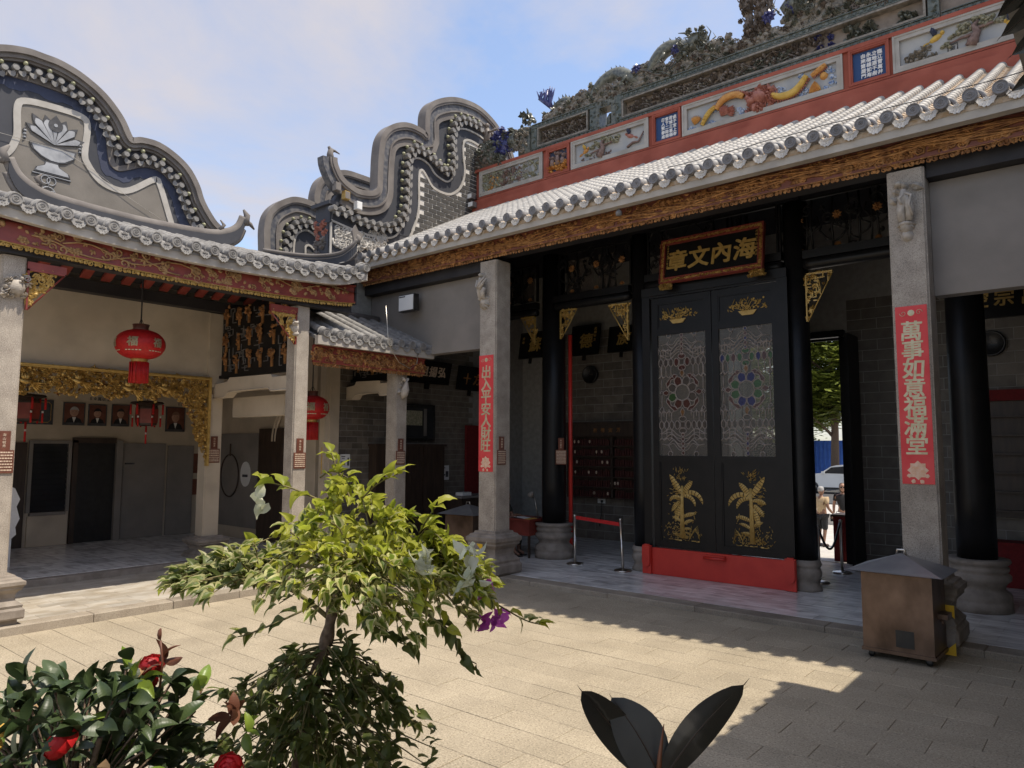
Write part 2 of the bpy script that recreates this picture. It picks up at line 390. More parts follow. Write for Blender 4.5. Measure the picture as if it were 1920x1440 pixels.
def bricks(name, parent, F, u0, u1, v0, v1, bl, bh, gap, depth, m, inside=None, limit=280, phase=0.0, nj=.003):
    """laid bricks, nearest as separate parts, the rest as one mesh"""
    full = G().box((-bl/2+gap/2, -bh/2+gap/2, -depth), (bl/2-gap/2, bh/2-gap/2, 0)); L = []
    row = 0; v = v0
    while v+bh <= v1+1e-6:
        u = u0-((row % 2)*bl*.5)+phase
        while u < u1:
            a, b = max(u, u0), min(u+bl, u1)
            if b-a > bl*.25:
                cu, cv = (a+b)/2, v+bh/2
                if inside is None or inside(cu, cv):
                    L.append(((F @ Vector((cu, cv, 0))-CAM).length, cu, cv, (b-a-gap)/(bl-gap)))
            u += bl
        v += bh; row += 1
    L.sort(); me = full.mesh(name); me.materials.append(m); rest = G()
    for i, (dd, cu, cv, sx) in enumerate(L):
        M = F @ Matrix.Translation((cu, cv, R.uniform(-nj, nj))) @ Matrix.Rotation(R.uniform(-.006, .006), 4, 'X') @ Matrix.Diagonal((sx, 1, 1, 1))
        if i < limit: part(name, me, None, parent, M)
        else: rest.add(full.v, full.f, False, M)
    if rest.v: wpart(name+'_field', rest, m, parent, stuff=True)
statue_m = mat('pale_carved_stone', (.36,.315,.26), (.48,.43,.37), 14, .8, bump=.4, grime=.25)
# ================================================================== SETTING
def inview(P, mg=.12):
    q = cam.matrix_world.inverted() @ Vector(P); d = -q.z
    if d < .1: return False
    x = q.x/d*1359.86/960; y = q.y/d*1359.86/720
    return abs(x) < 1+mg and abs(y) < 1+mg
g = G(); g.add([(-300,-300,-.32),(300,-300,-.32),(300,600,-.32),(-300,600,-.32)], [(0,1,2,3)])
struct('street_ground', g, pave2_m)

def slabs(name, base_name, base_m, rect, zt, m, su, sv, along, limit, gap=.005, th=.06, off=.5, jit=.002, skip=None, phase=0.0):
    """paving: thin base sheet just below, the nearest stones as parts, the rest joined"""
    x0, y0, x1, y1 = rect
    b = struct(base_name, G().box((x0, y0, zt-th-.05), (x1, y1, zt-.007)), base_m)
    L = []
    if along == 'X': U0, U1, V0, V1 = x0, x1, y0, y1
    else: U0, U1, V0, V1 = y0, y1, x0, x1
    r = 0; v = V0+phase
    while v < V1-.02:
        u = U0-((r % 2)*su*off)
        v2 = min(v+sv, V1)
        while u < U1:
            a, c = max(u, U0), min(u+su, U1)
            if c-a > .03 and v2-max(v, V0) > .03:
                va = max(v, V0); cu, cv = (a+c)/2, (va+v2)/2
                P = (cu, cv) if along == 'X' else (cv, cu)
                if not (skip and skip(*P)): L.append(((Vector((P[0], P[1], zt))-CAM).length, P, c-a-gap, v2-va-gap))
            u += su
        v += sv; r += 1
    L.sort(key=lambda q: q[0] if inview((q[1][0], q[1][1], zt)) else q[0]+100)
    unit = G().add([(-.5,-.5,-.05),(.5,-.5,-.05),(.5,.5,-.05),(-.5,.5,-.05),(-.5,-.5,-.003),(.5,-.5,-.003),(.5,.5,-.003),(-.5,.5,-.003),(-.494,-.488,0),(.494,-.488,0),(.494,.488,0),(-.494,.488,0)],
                   [(0,1,5,4),(1,2,6,5),(2,3,7,6),(3,0,4,7),(4,5,9,8),(5,6,10,9),(6,7,11,10),(7,4,8,11),(8,9,10,11)])
    me = unit.mesh(name); me.materials.append(m); rest = G()
    for i, (d, P, lu, lv) in enumerate(L):
        sx, sy = (lu, lv) if along == 'X' else (lv, lu)
        M = Matrix.Translation((P[0], P[1], zt+R.uniform(-jit, jit))) @ Matrix.Rotation(R.uniform(-.0022, .0022), 4, 'X') @ Matrix.Rotation(R.uniform(-.0022, .0022), 4, 'Y') @ Matrix.Diagonal((sx, sy, 1, 1))
        if i < limit and d < 60: part(name, me, None, b, M)
        else: rest.add(unit.v, unit.f, False, M)
    if rest.v: wpart(name+'_field', rest, m, b, stuff=True)
    return b
YK, XK = 10.17, -10.99
slabs('paver', 'courtyard_ground', joint_m, (XK, -1.0, 2.2, YK), 0.0, paver_m, .69, .34, 'X', 300, phase=.225)
slabs('floor_tile', 'hall_floor', joint_m, (-13.0, 10.52, 1.9, 16.0), .08, marble_m, .60, .30, 'X', 290, gap=.003, jit=.0008)
slabs('floor_tile', 'veranda_floor', joint_m, (-13.80, -1.0, -11.27, 10.1), .115, cream_m, .46, .23, 'Y', 220, gap=.004, jit=.001)
slabs('floor_tile', 'inner_room_floor', joint_m, (-18.4, 0, -13.98, 9.4), .235, marble_m, .6, .6, 'Y', 90, gap=.003, jit=.0006, off=0)
slabs('floor_tile', 'passage_floor', joint_m, (-13.0, 10.1, -11.27, 10.52), .09, marble_m, .6, .3, 'X', 20, gap=.003, jit=.0006)
# kerbs: each stone its own part
def kerb(name, stones, m):
    b = struct(name, G().box(*stones[0][2]), base_m)
    for a, c, bb in stones[1:]:
        (x0, y0, z0), (x1, y1, z1) = a, c
        q = .012
        gg = G(); gg.add([(x0,y0,z0),(x1,y0,z0),(x1,y1,z0),(x0,y1,z0),(x0,y0,z1-q),(x1,y0,z1-q),(x1,y1,z1-q),(x0,y1,z1-q),(x0+q,y0+q,z1),(x1-q,y0+q,z1),(x1-q,y1-q,z1),(x0+q,y1-q,z1)],
                   [(0,1,5,4),(1,2,6,5),(2,3,7,6),(3,0,4,7),(4,5,9,8),(5,6,10,9),(6,7,11,10),(7,4,8,11),(8,9,10,11)])
        wpart('kerb_stone', gg, m, b)
xs = [-10.9, -9.42, -8.82, -8.1, -6.5, -4.98, -3.13, -1.35, .2, 1.9]
kerb('hall_kerb', [(0,0,((-10.9,10.20,-.05),(1.9,10.5,.06)))]+[((xs[i]+.004, 10.17+R.uniform(0,.006), -.05), (xs[i+1]-.004, 10.515, .08+R.uniform(-.004,.004)), 0) for i in range(len(xs)-1)], kerb_m)
ys = [-1, .6, 1.9, 3.02, 4.16, 5.26, 6.33, 7.4, 8.5, 9.4, 10.2]
kerb('veranda_kerb', [(0,0,((-11.2,-1,-.05),(-11.02,10.2,.09)))]+[((-11.265, ys[i]+.005, -.05), (XK+R.uniform(-.004,.004), ys[i+1]-.005, .115+R.uniform(-.003,.003)), 0) for i in range(len(ys)-1)], kerb_m)
ys = [-1, 1, 3.2, 5.4, 7.6, 9.4]
kerb('inner_step', [(0,0,((-13.97,-1,-.05),(-13.82,9.4,.2)))]+[((-13.985, ys[i]+.003, .0), (-13.80, ys[i+1]-.003, .225), 0) for i in range(len(ys)-1)], base_m)

# ================================================================== PILLARS
def sqshaft(g, w, z0, z1, ch=.022):
    h = w/2
    P = [(-h+ch,-h),(h-ch,-h),(h-ch,-h+ch*.6),(h-ch*.6,-h+ch*.6),(h-ch*.6,-h+ch),(h,-h+ch),(h,h-ch),(h-ch*.6,h-ch),(h-ch*.6,h-ch*.6),(h-ch,h-ch*.6),(h-ch,h),(-h+ch,h),(-h+ch,h-ch*.6),(-h+ch*.6,h-ch*.6),(-h+ch*.6,h-ch),(-h,h-ch),(-h,-h+ch),(-h+ch*.6,-h+ch),(-h+ch*.6,-h+ch*.6),(-h+ch,-h+ch*.6)]
    g.prism(P, z0, z1)
def grotesque(kind):
    """carved bracket: small standing figure on a lotus / a plump fish, local u,v,n about the pillar face"""
    q = G()
    if kind == 'fairy':
        q.dome(0, 0, .085, .11, .13, 9, n0=0); q.dome(0, .02, .10, .045, .16, 9)
        q.tube([(-.03,.05,.09),(-.045,.2,.10),(-.01,.34,.10),(0,.46,.11)], [.05,.055,.06,.035], 7)
        q.tube([(.05,.05,.09),(.06,.22,.11),(.02,.36,.11)], [.045,.05,.05], 7)
        q.dome(.0, .52, .04, .05, .17, 7); q.dome(-.07, .56, .07, .045, .11, 7)
        q.tube([(.02,.42,.12),(-.05,.33,.17),(-.02,.26,.16)], [.022,.02,.018], 5); q.tube([(-.01,.42,.12),(.09,.36,.15),(.06,.24,.16),(.1,.1,.14)], [.022,.02,.02,.014], 5)
        q.petal(.04,.55,.2,.1,-.5,.09); q.petal(-.1,.3,.14,.09,2.2,.07); q.petal(-.12,.42,.1,.1,1.3,.08)
        for k in range(7): q.petal(.0, .03, .11, .05, -2.9+k*.45, .1)
        q.dome(0, -.12, .075, .08, .08, 8)
    elif kind == 'lute':
        q.dome(0, -.02, .10, .12, .12, 9)
        q.tube([(-.05,.02,.08),(-.06,.18,.11),(-.04,.34,.11),(-.02,.44,.12)], [.045,.055,.06,.035], 7)
        q.tube([(.02,.04,.09),(.04,.16,.13),(.07,.24,.12)], [.05,.05,.045], 7)
        q.dome(-.05, .5, .055, .055, .16, 8); q.tube([(-.1,.4,.12),(-.12,.28,.14),(-.05,.24,.19),(.06,.36,.19),(.12,.44,.16)], [.025,.024,.02,.018,.02], 5)
        q.tube([(.0,.22,.18),(.15,.4,.15)], [.05,.012], 6); q.dome(-.06, .03, .04, .04, .16, 7); q.dome(.05, .05, .035, .035, .15, 7)
        for k in range(6): q.petal(0, -.04, .13, .06, -2.9+k*.5, .1)
        carve(q, .2, .25, .08, 14, size=.06, T=Matrix.Translation((-.1, -.1, 0)), vines=False)
    elif kind == 'fish':
        q.tube([(-.02,-.2,.03),(-.02,-.13,.09),(0,-.02,.11),(.03,.1,.10),(.05,.17,.09)], [.02,.075,.085,.045,.02], 9)
        q.petal(.04,.14,.12,.07,.9,.06,n0=.06); q.petal(.03,.14,.12,.07,2.2,.06,n0=.06); q.petal(-.06,-.05,.1,.06,3.6,.05,n0=.03)
        q.dome(.0, -.12, .03, .03, .2, 6); carve(q, .16, .3, .05, 12, size=.05, T=Matrix.Translation((-.08, -.15, .0)), vines=False)
    else:
        q.dome(0, 0, .12, .13, .12, 9)
        carve(q, .26, .26, .1, 26, size=.08, T=Matrix.Translation((-.13, -.12, .02)), vines=False)
    return q
SQ = [(.30,0),(.30,.1),(.36,.1),(.375,.13),(.375,.26),(.345,.30),(.355,.345),(.27,.43),(.262,.47),(.275,.55),(.315,.60),(.345,.63),(.345,.66),(.375,.70),(.375,.76),(.33,.79),(.32,.815),(.265,.835),(.255,.87)]
def stone_pillar(label, cx, cy, w, z0, z1, kind=None, kface='Y', kz=5.2, m=None, bm=None, bs=1.0, bh=1.0, group='granite pillars round the courtyard', name='stone_pillar', ku=0.0):
    t = thing(name, label, 'pillar', (cx, cy, z0), group)
    k = w/.43*bs
    b = G(); b.lathe([(r*k, z*bh) for r, z in SQ], 4, off=.5, sm=False, sq=True); part('base', b, bm or base_m, t)
    s = G(); sqshaft(s, w, .86*bh, z1-z0); part('shaft', s, m or pillar_m, t)
    if kind:
        F = FY(cx+ku, cy-w/2, kz) if kface == 'Y' else FX(cx+w/2, cy+ku, kz)
        part('carved_bracket', grotesque(kind), statue_m, t, F)
    return t
stone_pillar('granite pillar with red paper couplet left of the screen doors', -9.15, 10.41, .43, 0, 6.0, 'lute', 'Y', 5.22, ku=-.06)
stone_pillar('granite pillar with red paper couplet behind the rusty stove', -1.95, 10.41, .43, 0, 6.0, 'fairy', 'Y', 5.25)
stone_pillar('sunlit granite pillar at the far corner of the left veranda', -11.345, 7.5, .29, .115, 4.95, 'scroll', 'Y', 4.52, bs=1.25, bh=.72, ku=.12)
stone_pillar('granite pillar at the left edge beside the red lantern bay', -11.345, 3.02, .29, .115, 4.95, 'scroll', 'X', 4.52, bs=1.25, bh=.72, ku=.03)
stone_pillar('granite pillar under the small tiled roof with a fish bracket', -11.46, 9.965, .31, .09, 4.2, 'fish', 'X', 3.62, bs=1.1, bh=.72)
stone_pillar('pale plastered pillar at the gilded opening of the room', -14.2, 7.4, .33, .115, 3.48, None, m=plcream_m, bs=1.15, bh=.62, name='plaster_pillar', group=None)
stone_pillar('plain plastered pillar behind the left edge pillar', -14.2, 2.95, .33, .115, 3.48, None, m=plcream_m, bs=1.15, bh=.62, name='plaster_pillar', group=None)

def black_column(label, cx, cy, r, z1, rb, hb, prof):
    t = thing('black_column', label, 'column', (cx, cy, .08), 'black lacquered columns of the hall')
    part('stone_base', G().lathe([(a*rb, b*hb) for a, b in prof], 28), base_m, t)
    part('shaft', G().lathe([(r, hb), (r*1.02, 1.6), (r*1.0, 3.2), (r*.96, z1)], 24), black_m, t)
BIG = [(1,0),(1,.17),(.96,.19),(.98,.23),(.99,.30),(.94,.36),(.80,.42),(.78,.46),(.86,.54),(.98,.6),(.99,.68),(.93,.72),(.86,.74),(.93,.78),(.94,.84),(.86,.87),(.95,.91),(1,.95),(.98,1.0),(.75,1.0)]
SML = [(1,0),(1,.1),(.92,.14),(.86,.22),(.80,.30),(.9,.40),(1,.5),(1,.62),(.92,.70),(.88,.76),(.97,.80),(1.0,.86),(.96,.92),(.9,1.0),(.7,1.0)]
black_column('thick black column on a tall turned stone base left of the rope barrier', -9.50, 12.78, .26, 6.6, .42, .74, BIG)
black_column('thick black column in the shade behind the right granite pillar', -1.72, 12.78, .26, 6.6, .42, .74, BIG)
black_column('slim black column at the left jamb of the screen doors', -7.20, 12.62, .19, 6.6, .24, .46, SML)
black_column('slim black column at the right jamb of the screen doors', -4.16, 12.62, .20, 6.6, .26, .50, SML)

# ================================================================== WALLS OF THE HALL
bw = thing('brick_wall', 'dark grey brick back wall of the hall round the street door', 'wall', (-5.5, 16.0, 0))
DX0, DX1, DZ, WY0 = -6.50, -4.44, 4.76, 16.0
wg = G(); wg.box((-13.4,WY0+.03,0),(DX0,WY0+.4,7.4)); wg.box((DX1,WY0+.03,0),(2.2,WY0+.4,7.4)); wg.box((DX0,WY0+.03,DZ),(DX1,WY0+.4,7.4)); wpart('wall_core', wg, mortar_m, bw)
bricks('brick', bw, FY(0, WY0+.025, .08), -12.6, -6.64, 0, 5.6, .575, .218, .013, .05, brick_m, inside=lambda u, v: u < -6.5 and -12.0 < u, limit=170)
bricks('brick', bw, FY(0, WY0+.025, .08), -4.28, 1.9, 0, 5.6, .575, .218, .013, .05, brick_m, inside=lambda u, v: u < .3, limit=130)
dj = G(); dj.box((DX0-.12,WY0-.1,.08),(DX0,WY0+.42,DZ+.1)); dj.box((DX1,WY0,.08),(DX1+.12,WY0+.42,DZ+.1)); dj.box((DX0-.12,WY0-.1,DZ),(DX1+.12,WY0+.42,DZ+.14)); wpart('door_frame', dj, black_m, bw)
dl = G(); dl.box((DX1+.34,WY0-.85,.12),(DX1+.40,WY0-.1,DZ-.05)); wpart('open_door_leaf', dl, black_m, bw)
dl = G(); dl.box((DX0-.08,WY0-.85,.12),(DX0-.02,WY0-.1,DZ-.05)); wpart('open_door_leaf', dl, black_m, bw)
sw = thing('brick_wall', 'grey brick side wall behind the passage with posters and a television', 'wall', (-13.0, 12, 0))
wpart('wall_core', G().box((-13.45,9.55,0),(-13.03,16.03,6.6)), mortar_m, sw); wpart('upper_wall', G().prism([(9.7,6.55),(16.5,6.55),(16.5,7.05),(13.8,8.62),(13.4,8.5)], -.25, 0, FX(-12.92,0,0)), ceil_m, sw)
bricks('brick', sw, FX(-13.025, 0, .09), 9.6, 16.0, 0, 4.9, .30, .135, .010, .04, brick_m, inside=lambda u, v: u < 13.9 and v > .7, limit=300)
rw = thing('brick_wall', 'grey brick side wall at the right end of the hall', 'wall', (1.9, 14, 0))
wpart('wall_core', G().box((1.9,9.55,0),(2.3,16.03,6.6)), mortar_m, rw); wpart('upper_wall', G().prism([(9.7,6.55),(16.5,6.55),(16.5,7.05),(13.8,8.62),(13.4,8.5)], -.25, 0, FX(2.2,0,0)), plgrey_m, rw)
single('grey_wall', G().box((-13.0,10.50,4.37),(-9.37,10.72,5.84)), plgrey_m, 'smooth grey plaster wall panel above the passage behind the small roof', 'wall')
single('grey_wall', G().box((-1.73,10.50,4.37),(1.9,10.72,5.86)), plgrey_m, 'smooth grey plaster wall panel at the right edge above the dark bay', 'wall')
b = thing('dark_beam', 'dark tie beam above the grey wall panel on the right', 'beam', (0, 10.6, 5.86)); wpart('beam_bar', G().box((-1.73,10.3,5.87),(1.9,10.75,6.55)), ceil_m, b)
b = thing('dark_beam', 'dark tie beam above the grey wall panel on the left', 'beam', (-11, 10.6, 5.86)); wpart('beam_bar', G().box((-13,10.3,5.85),(-9.37,10.75,6.55)), ceil_m, b)
b = thing('dark_beam', 'dark front beam over the middle bay between the granite pillars', 'beam', (-5.5, 10.5, 6.1)); wpart('beam_bar', G().box((-9.36,10.3,6.1),(-1.74,10.62,6.55)), ceil_m, b)

# ================================================================== HALL ROOF
EY, EZ, WY, WZ = 9.72, 6.53, 13.62, 8.58
SL = math.atan2(WZ-EZ, WY-EY); LEN = math.hypot(WZ-EZ, WY-EY)
def roll_mesh(L, r=.078, seg=.2):
    q = G(); n = max(2, int(L/seg)); q.sm = []
    for i in range(n):
        a, c = L*i/n, L*(i+1)/n+.012
        vs = []
        for yy, rr in ((a, r), (c, r*.9)):
            for k in range(8):
                t = -.25+(pi+.5)*k/7; vs.append((rr*cos(t), yy, rr*sin(t)))
        q.add(vs, [(k, k+1, k+9, k+8) for k in range(7)]+[tuple(range(7, -1, -1))], True)
    return q
def disc_mesh(r=.082):
    q = G(); T = Matrix(((1,0,0,0),(0,0,-1,0),(0,1,0,0),(0,0,0,1)))
    q.lathe([(r*.9,-.16),(r*.92,-.02),(r,-.018),(r,.012),(r*.97,.02),(r*.84,.02),(r*.8,.012),(r*.56,.012),(r*.52,.02),(r*.40,.02),(r*.36,.012),(.004,.014)], 20, T, sm=False)
    for k in range(5): q.petal(0, 0, r*.3, r*.2, k*1.257, .012, .012, T)
    return q
def drip_mesh(w=.225, h=.115):
    q = G(); cols = 16; vs = []
    for j in range(4):
        for i in range(cols+1):
            x = -1+2*i/cols; top = .012-.052*(1-x*x)
            low = -.035-h*(1-abs(x)**2.2)*(.86+.14*abs(cos(i*pi/3.2)))
            v = top+(low-top)*j/3
            vs.append((x*w/2, -.012-.020*(j/3)-.010*(1-x*x), v))
    n = len(vs); f = []
    for j in range(3):
        for i in range(cols): a = j*(cols+1)+i; f.append((a, a+cols+1, a+cols+2, a+1))
    m = [tuple(reversed([k+n for k in t])) for t in f]
    for i in range(cols): a = 3*(cols+1)+i; m.append((a, a+n, a+n+1, a+1))
    q.add(vs+[(x, y+.016, z) for x, y, z in vs], f+m, False)
    T = FY(0, -.036, 0)
    for k in range(5): q.petal(0, -.065, .05, .018, .35+k*.61, .006, 0, T)
    for k in range(5): q.petal((k-2)*.03, -.075-.008*abs(k-2), .035, .015, -pi/2+(k-2)*.25, .006, 0, T)
    return q
def clasp_mesh(r=.10):
    P = [(r*cos(t)+.02, .10, r*sin(t)+.012) for t in [-.1+(pi+.2)*k/10 for k in range(11)]]
    q = G(); q.tube(P, .016, 5, flat=1.8); return q
DISC, DRIP, CLASP = disc_mesh(), drip_mesh(), clasp_mesh()
me_roll = roll_mesh(LEN).mesh('tile_row'); me_roll.materials.append(tilew_m)
me_disc = DISC.mesh('eave_disc'); me_disc.materials.append(disc_m)
me_drip = DRIP.mesh('drip_tile'); me_drip.materials.append(drip_m)
me_clasp = CLASP.mesh('tile_clasp'); me_clasp.materials.append(disc_m)
hr = thing('tiled_roof', 'long pale tiled roof of the hall with dark round eave discs', 'roof', (-5.5, 10, 6.3))
dk = G()
def slab(g, x0, x1, ya, za, yb, zb, th):
    g.add([(x0,ya,za),(x1,ya,za),(x1,yb,zb),(x0,yb,zb),(x0,ya,za-th),(x1,ya,za-th),(x1,yb,zb-th),(x0,yb,zb-th)], [(0,1,2,3),(7,6,5,4),(0,4,5,1),(1,5,6,2),(2,6,7,3),(3,7,4,0)])
slab(dk, -12.75, 1.95, EY+.03, EZ-.09, WY+.2, WZ-.02, .06)
wpart('roof_boards', dk, bedrust_m, hr)
un = G(); slab(un, -12.75, 1.95, EY+.12, EZ-.16, 13.8, WZ-.06, .05); slab(un, -13.3, 2.2, 13.8, WZ-.06, 16.9, 6.85, .08); wpart('underside_boards', un, ceil_m, hr)
wpart('eave_fascia', G().box((-12.8,9.76,6.28),(1.95,9.90,6.475)), fascia_m, hr)
wpart('eave_soffit', G().box((-12.8,9.90,6.36),(1.95,10.32,6.46)), ceil_m, hr)
xs = [-12.36+.2955*i for i in range(44)]
bed = G()
for i, x in enumerate(xs):
    M = Matrix.Translation((x, EY+.05, EZ+R.uniform(-.004,.004))) @ Matrix.Rotation(R.uniform(-.002,.002), 4, 'Z')
    part('tile_row', me_roll, None, hr, M @ Matrix.Rotation(SL, 4, 'X'))
    part('eave_disc', me_disc, None, hr, Matrix.Translation((x, EY-.06, EZ)) @ Matrix.Rotation(R.uniform(0,6), 4, 'Y'))
    part('drip_tile', me_drip, None, hr, Matrix.Translation((x+.148, EY+.03, EZ-.015+R.uniform(-.004,.004))))
    part('tile_clasp', me_clasp, None, hr, M)
    for j in range(30):
        q0, q1 = j/30, (j+1.25)/30
        for k in range(4):
            a = -1+k*.5; c = a+.5
            f = lambda e, q, dz: (x+.148+e*.085, EY+.03+(WY-EY)*q, EZ-.02-.05*(1-e*e)+(WZ-EZ)*q+dz)
            bed.add([f(a,q0,.018), f(c,q0,.018), f(c,q1,0), f(a,q1,0)], [(0,1,2,3)], True)
            bed.add([f(a,q0,.018), f(c,q0,.018), f(c,q0,-.006), f(a,q0,-.006)], [(3,2,1,0)])
wpart('tile_bed', bed, bedrust_m, hr, stuff=True)
cb = G(); P = [(-5+.25*i, 9.60, 6.62+.012*sin(i*2.1)-.02*(i % 3 == 1)) for i in range(24)]; cb.tube(P, .006, 4)
single('power_cable', cb, blackp_m, 'thin black cable strung along the hall eave discs', 'cable')
single('eave_spotlight', G().lathe([(.0,0),(.05,.01),(.055,.06),(.03,.1),(.0,.11)], 10, TR(-6.03, 9.88, 6.16)), disc_m, 'small round lamp under the hall eave above the signboard', 'lamp')

# carved eave boards -------------------------------------------------
def eave_board(label, F, w, h, fr, m, gm, seed, count, curve=None, ends=False, cs=.10):
    """board with relief carving and a pierced fringe hanging below; local u along, v up from the fringe bottom"""
    global R
    R = random.Random(seed)
    t = thing('carved_eave_board', label, 'carved board', tuple((F @ Vector((w/2, 0, 0))).to_3d()))
    cv = curve or (lambda u: 0.0)
    def bend(g):
        g.v = [(x, y+cv(x), z) for x, y, z in g.v]; return g
    n = 40 if curve else 1
    bd = G()
    for i in range(n):
        a, c = w*i/n, w*(i+1)/n
        bd.box((a, fr, -.05), (c, fr+h, 0)); bd.box((a, fr, 0), (c, fr+.025, .02)); bd.box((a, fr+h-.03, 0), (c, fr+h, .03))
    part('board', bend(bd), m, t, F)
    cg = G(); carve(cg, w, h-.07, .03, count, size=cs, T=Matrix.Translation((0, fr+.03, 0)), mix=(.28, .5, .84))
    part('relief_carving', bend(cg), gm, t, F, stuff=True)
    f = G(); k = 0; u = 0
    f.box((0, fr-.012, -.03), (w, fr-.001, .012)) if not curve else None
    if curve:
        for i in range(n): f.box((w*i/n, fr-.012, -.03), (w*(i+1)/n, fr-.001, .012))
    while u < w-.06:
        s = R.uniform(.05, .075)
        spiral(f, u+s*.5, fr*.55, s*.55, 1.3, R.uniform(0, 3), .011, -.015, cw=1 if k % 2 else -1, seg=8)
        f.petal(u+s*.5, fr*.9, fr*.75, .035, -pi/2+R.uniform(-.5,.5), .012, -.012); u += s; k += 1
    part('pierced_fringe', bend(f), gm if not ends else goldp_m, t, F, stuff=True)
    return t
boardbrown_m = mat('brown_red_board', (.15,.042,.024), (.22,.07,.04), 6, .5, grime=.3)
eave_board('brown gilded carved board along the hall eave above the signboard', FY(-12.9, 10.15, 6.0), 14.7, .30, .085, boardbrown_m, oldgold_m, 5, 820, cs=.135)
R = random.Random(9)

# ================================================================== GABLES
def smooth(P, k=6):
    out = []; n = len(P)
    for i in range(n-1):
        p0, p1, p2, p3 = P[max(i-1,0)], P[i], P[i+1], P[min(i+2,n-1)]
        for j in range(k):
            t = j/k
            out.append(tuple(.5*((2*p1[a])+(-p0[a]+p2[a])*t+(2*p0[a]-5*p1[a]+4*p2[a]-p3[a])*t*t+(-p0[a]+3*p1[a]-3*p2[a]+p3[a])*t**3) for a in (0,1)))
    out.append(tuple(P[-1])); return out
def offset(P, d):
    out = []; n = len(P)
    for i in range(n):
        a, c = P[max(i-1,0)], P[min(i+1,n-1)]
        tx, ty = c[0]-a[0], c[1]-a[1]; l = math.hypot(tx, ty) or 1
        out.append((P[i][0]+ty/l*d, P[i][1]-tx/l*d))     # to the right of travel = below the outline
    return out
def strip(g, P, Q, n0, n1):
    """solid band between two outlines"""
    n = len(P); vs = [(p[0],p[1],n1) for p in P]+[(q[0],q[1],n1) for q in Q]+[(p[0],p[1],n0) for p in P]+[(q[0],q[1],n0) for q in Q]; f = []
    for i in range(n-1):
        f += [(n+i, n+i+1, i+1, i), (i, i+1, 2*n+i+1, 2*n+i), (3*n+i, 3*n+i+1, n+i+1, n+i)]
    f += [(0, 2*n, 3*n, n), (n-1, 2*n-1, 4*n-1, 3*n-1)]
    g.add(vs, f)
def line_band(P, w): return offset(P, -w/2), offset(P, w/2)
def arclen(P, step, ph=0.0):
    out = []; acc = -ph
    for i in range(len(P)-1):
        a, c = P[i], P[i+1]; l = math.hypot(c[0]-a[0], c[1]-a[1]); 
        while acc+l >= step*len(out) and l > 0:
            t = (step*len(out)-acc)/l
            if t < 0: t = 0
            out.append((a[0]+(c[0]-a[0])*t, a[1]+(c[1]-a[1])*t, math.atan2(c[1]-a[1], c[0]-a[0])))
        acc += l
    return out
TN = Matrix(((1,0,0,0),(0,1,0,0),(0,0,1,0),(0,0,0,1)))
def unit_tile(L=.16, r=.058):
    q = G(); q.lathe([(r,0),(r,L),(r*.9,L+.012),(r*.8,L+.006),(.004,L+.008)], 14, sm=False); return q
def unit_scallop(w=.13, h=.11, L=.12):
    P = [(-w/2,.02),(-w*.3,.0),(0,-.012),(w*.3,.0),(w/2,.02),(w*.46,-h*.35),(w*.3,-h*.75),(0,-h),(-w*.3,-h*.75),(-w*.46,-h*.35)]
    q = G(); q.prism(P[::-1], L-.02, L); q.box((-w*.3,-.03,0),(w*.3,-.012,L-.01)); return q
me_gt = unit_tile().mesh('tile_end'); me_gt.materials.append(tileg_m)
me_gs = unit_scallop().mesh('scalloped_tile'); me_gs.materials.append(tileg_m)
me_gb = G().lathe([(0,-.042),(.026,-.035),(.042,0),(.026,.035),(0,.042)], 10).mesh('ceramic_ball'); me_gb.materials.append(yb := mat('pale_yellow_ball', (.26,.26,.15), (.36,.355,.22), 9, .5))
def tile_course(parent, F, P, step, follow=0.0, balls=None, sc=1.0):
    for i, (u, v, a) in enumerate(arclen(P, step)):
        rot = Matrix.Rotation(a*follow, 4, 'Z')
        M = F @ Matrix.Translation((u, v, 0)) @ rot @ Matrix.Scale(sc, 4)
        part('tile_end', me_gt, None, parent, M)
        part('scalloped_tile', me_gs, None, parent, M @ Matrix.Translation((.5*step/sc, -.05, 0)))
        if balls and balls(i):
            nx, ny = -sin(a), cos(a)
            part('ceramic_ball', me_gb, None, parent, F @ Matrix.Translation((u+nx*.105, v+ny*.105, .09)))

# left gable ---------------------------------------------------------
half = [(4.0,9.14),(4.27,9.13),(4.62,9.03),(4.99,8.82),(5.29,8.51),(5.47,8.19),(5.55,8.17),(5.69,8.22),(5.99,8.23),(6.3,8.12),(6.58,7.93),(6.78,7.65),(6.9,7.36),(7.06,7.12),(7.23,6.94),(7.47,6.82)]
full = [(8.0-y, z) for y, z in half[::-1]]+half[1:]
OUT = smooth(full, 5)
XG = -14.1
gl = thing('gable_wall', 'curved grey gable wall painted with a lotus vase on the left', 'gable wall', (XG, 4, 5.2))
body = OUT+[(7.47,6.0),(7.47,5.25),(.53,5.25),(.53,6.0)]
wpart('wall_core', G().prism(body[::-1], -.40, 0.0, FX(XG,0,0)), slate_m, gl)
q = G(); strip(q, offset(OUT,-.05), offset(OUT,.06), -.42, .17); strip(q, offset(OUT,.06), offset(OUT,.13), -.40, .12); strip(q, offset(OUT,.13), offset(OUT,.17), -.1, .07); part('coping', q, gable_m, gl, FX(XG,0,0))
tile_course(gl, FX(XG,0,0), offset(OUT,.30)[6:-4], .172, 1.0, lambda i: i % 2 == 0, .95)
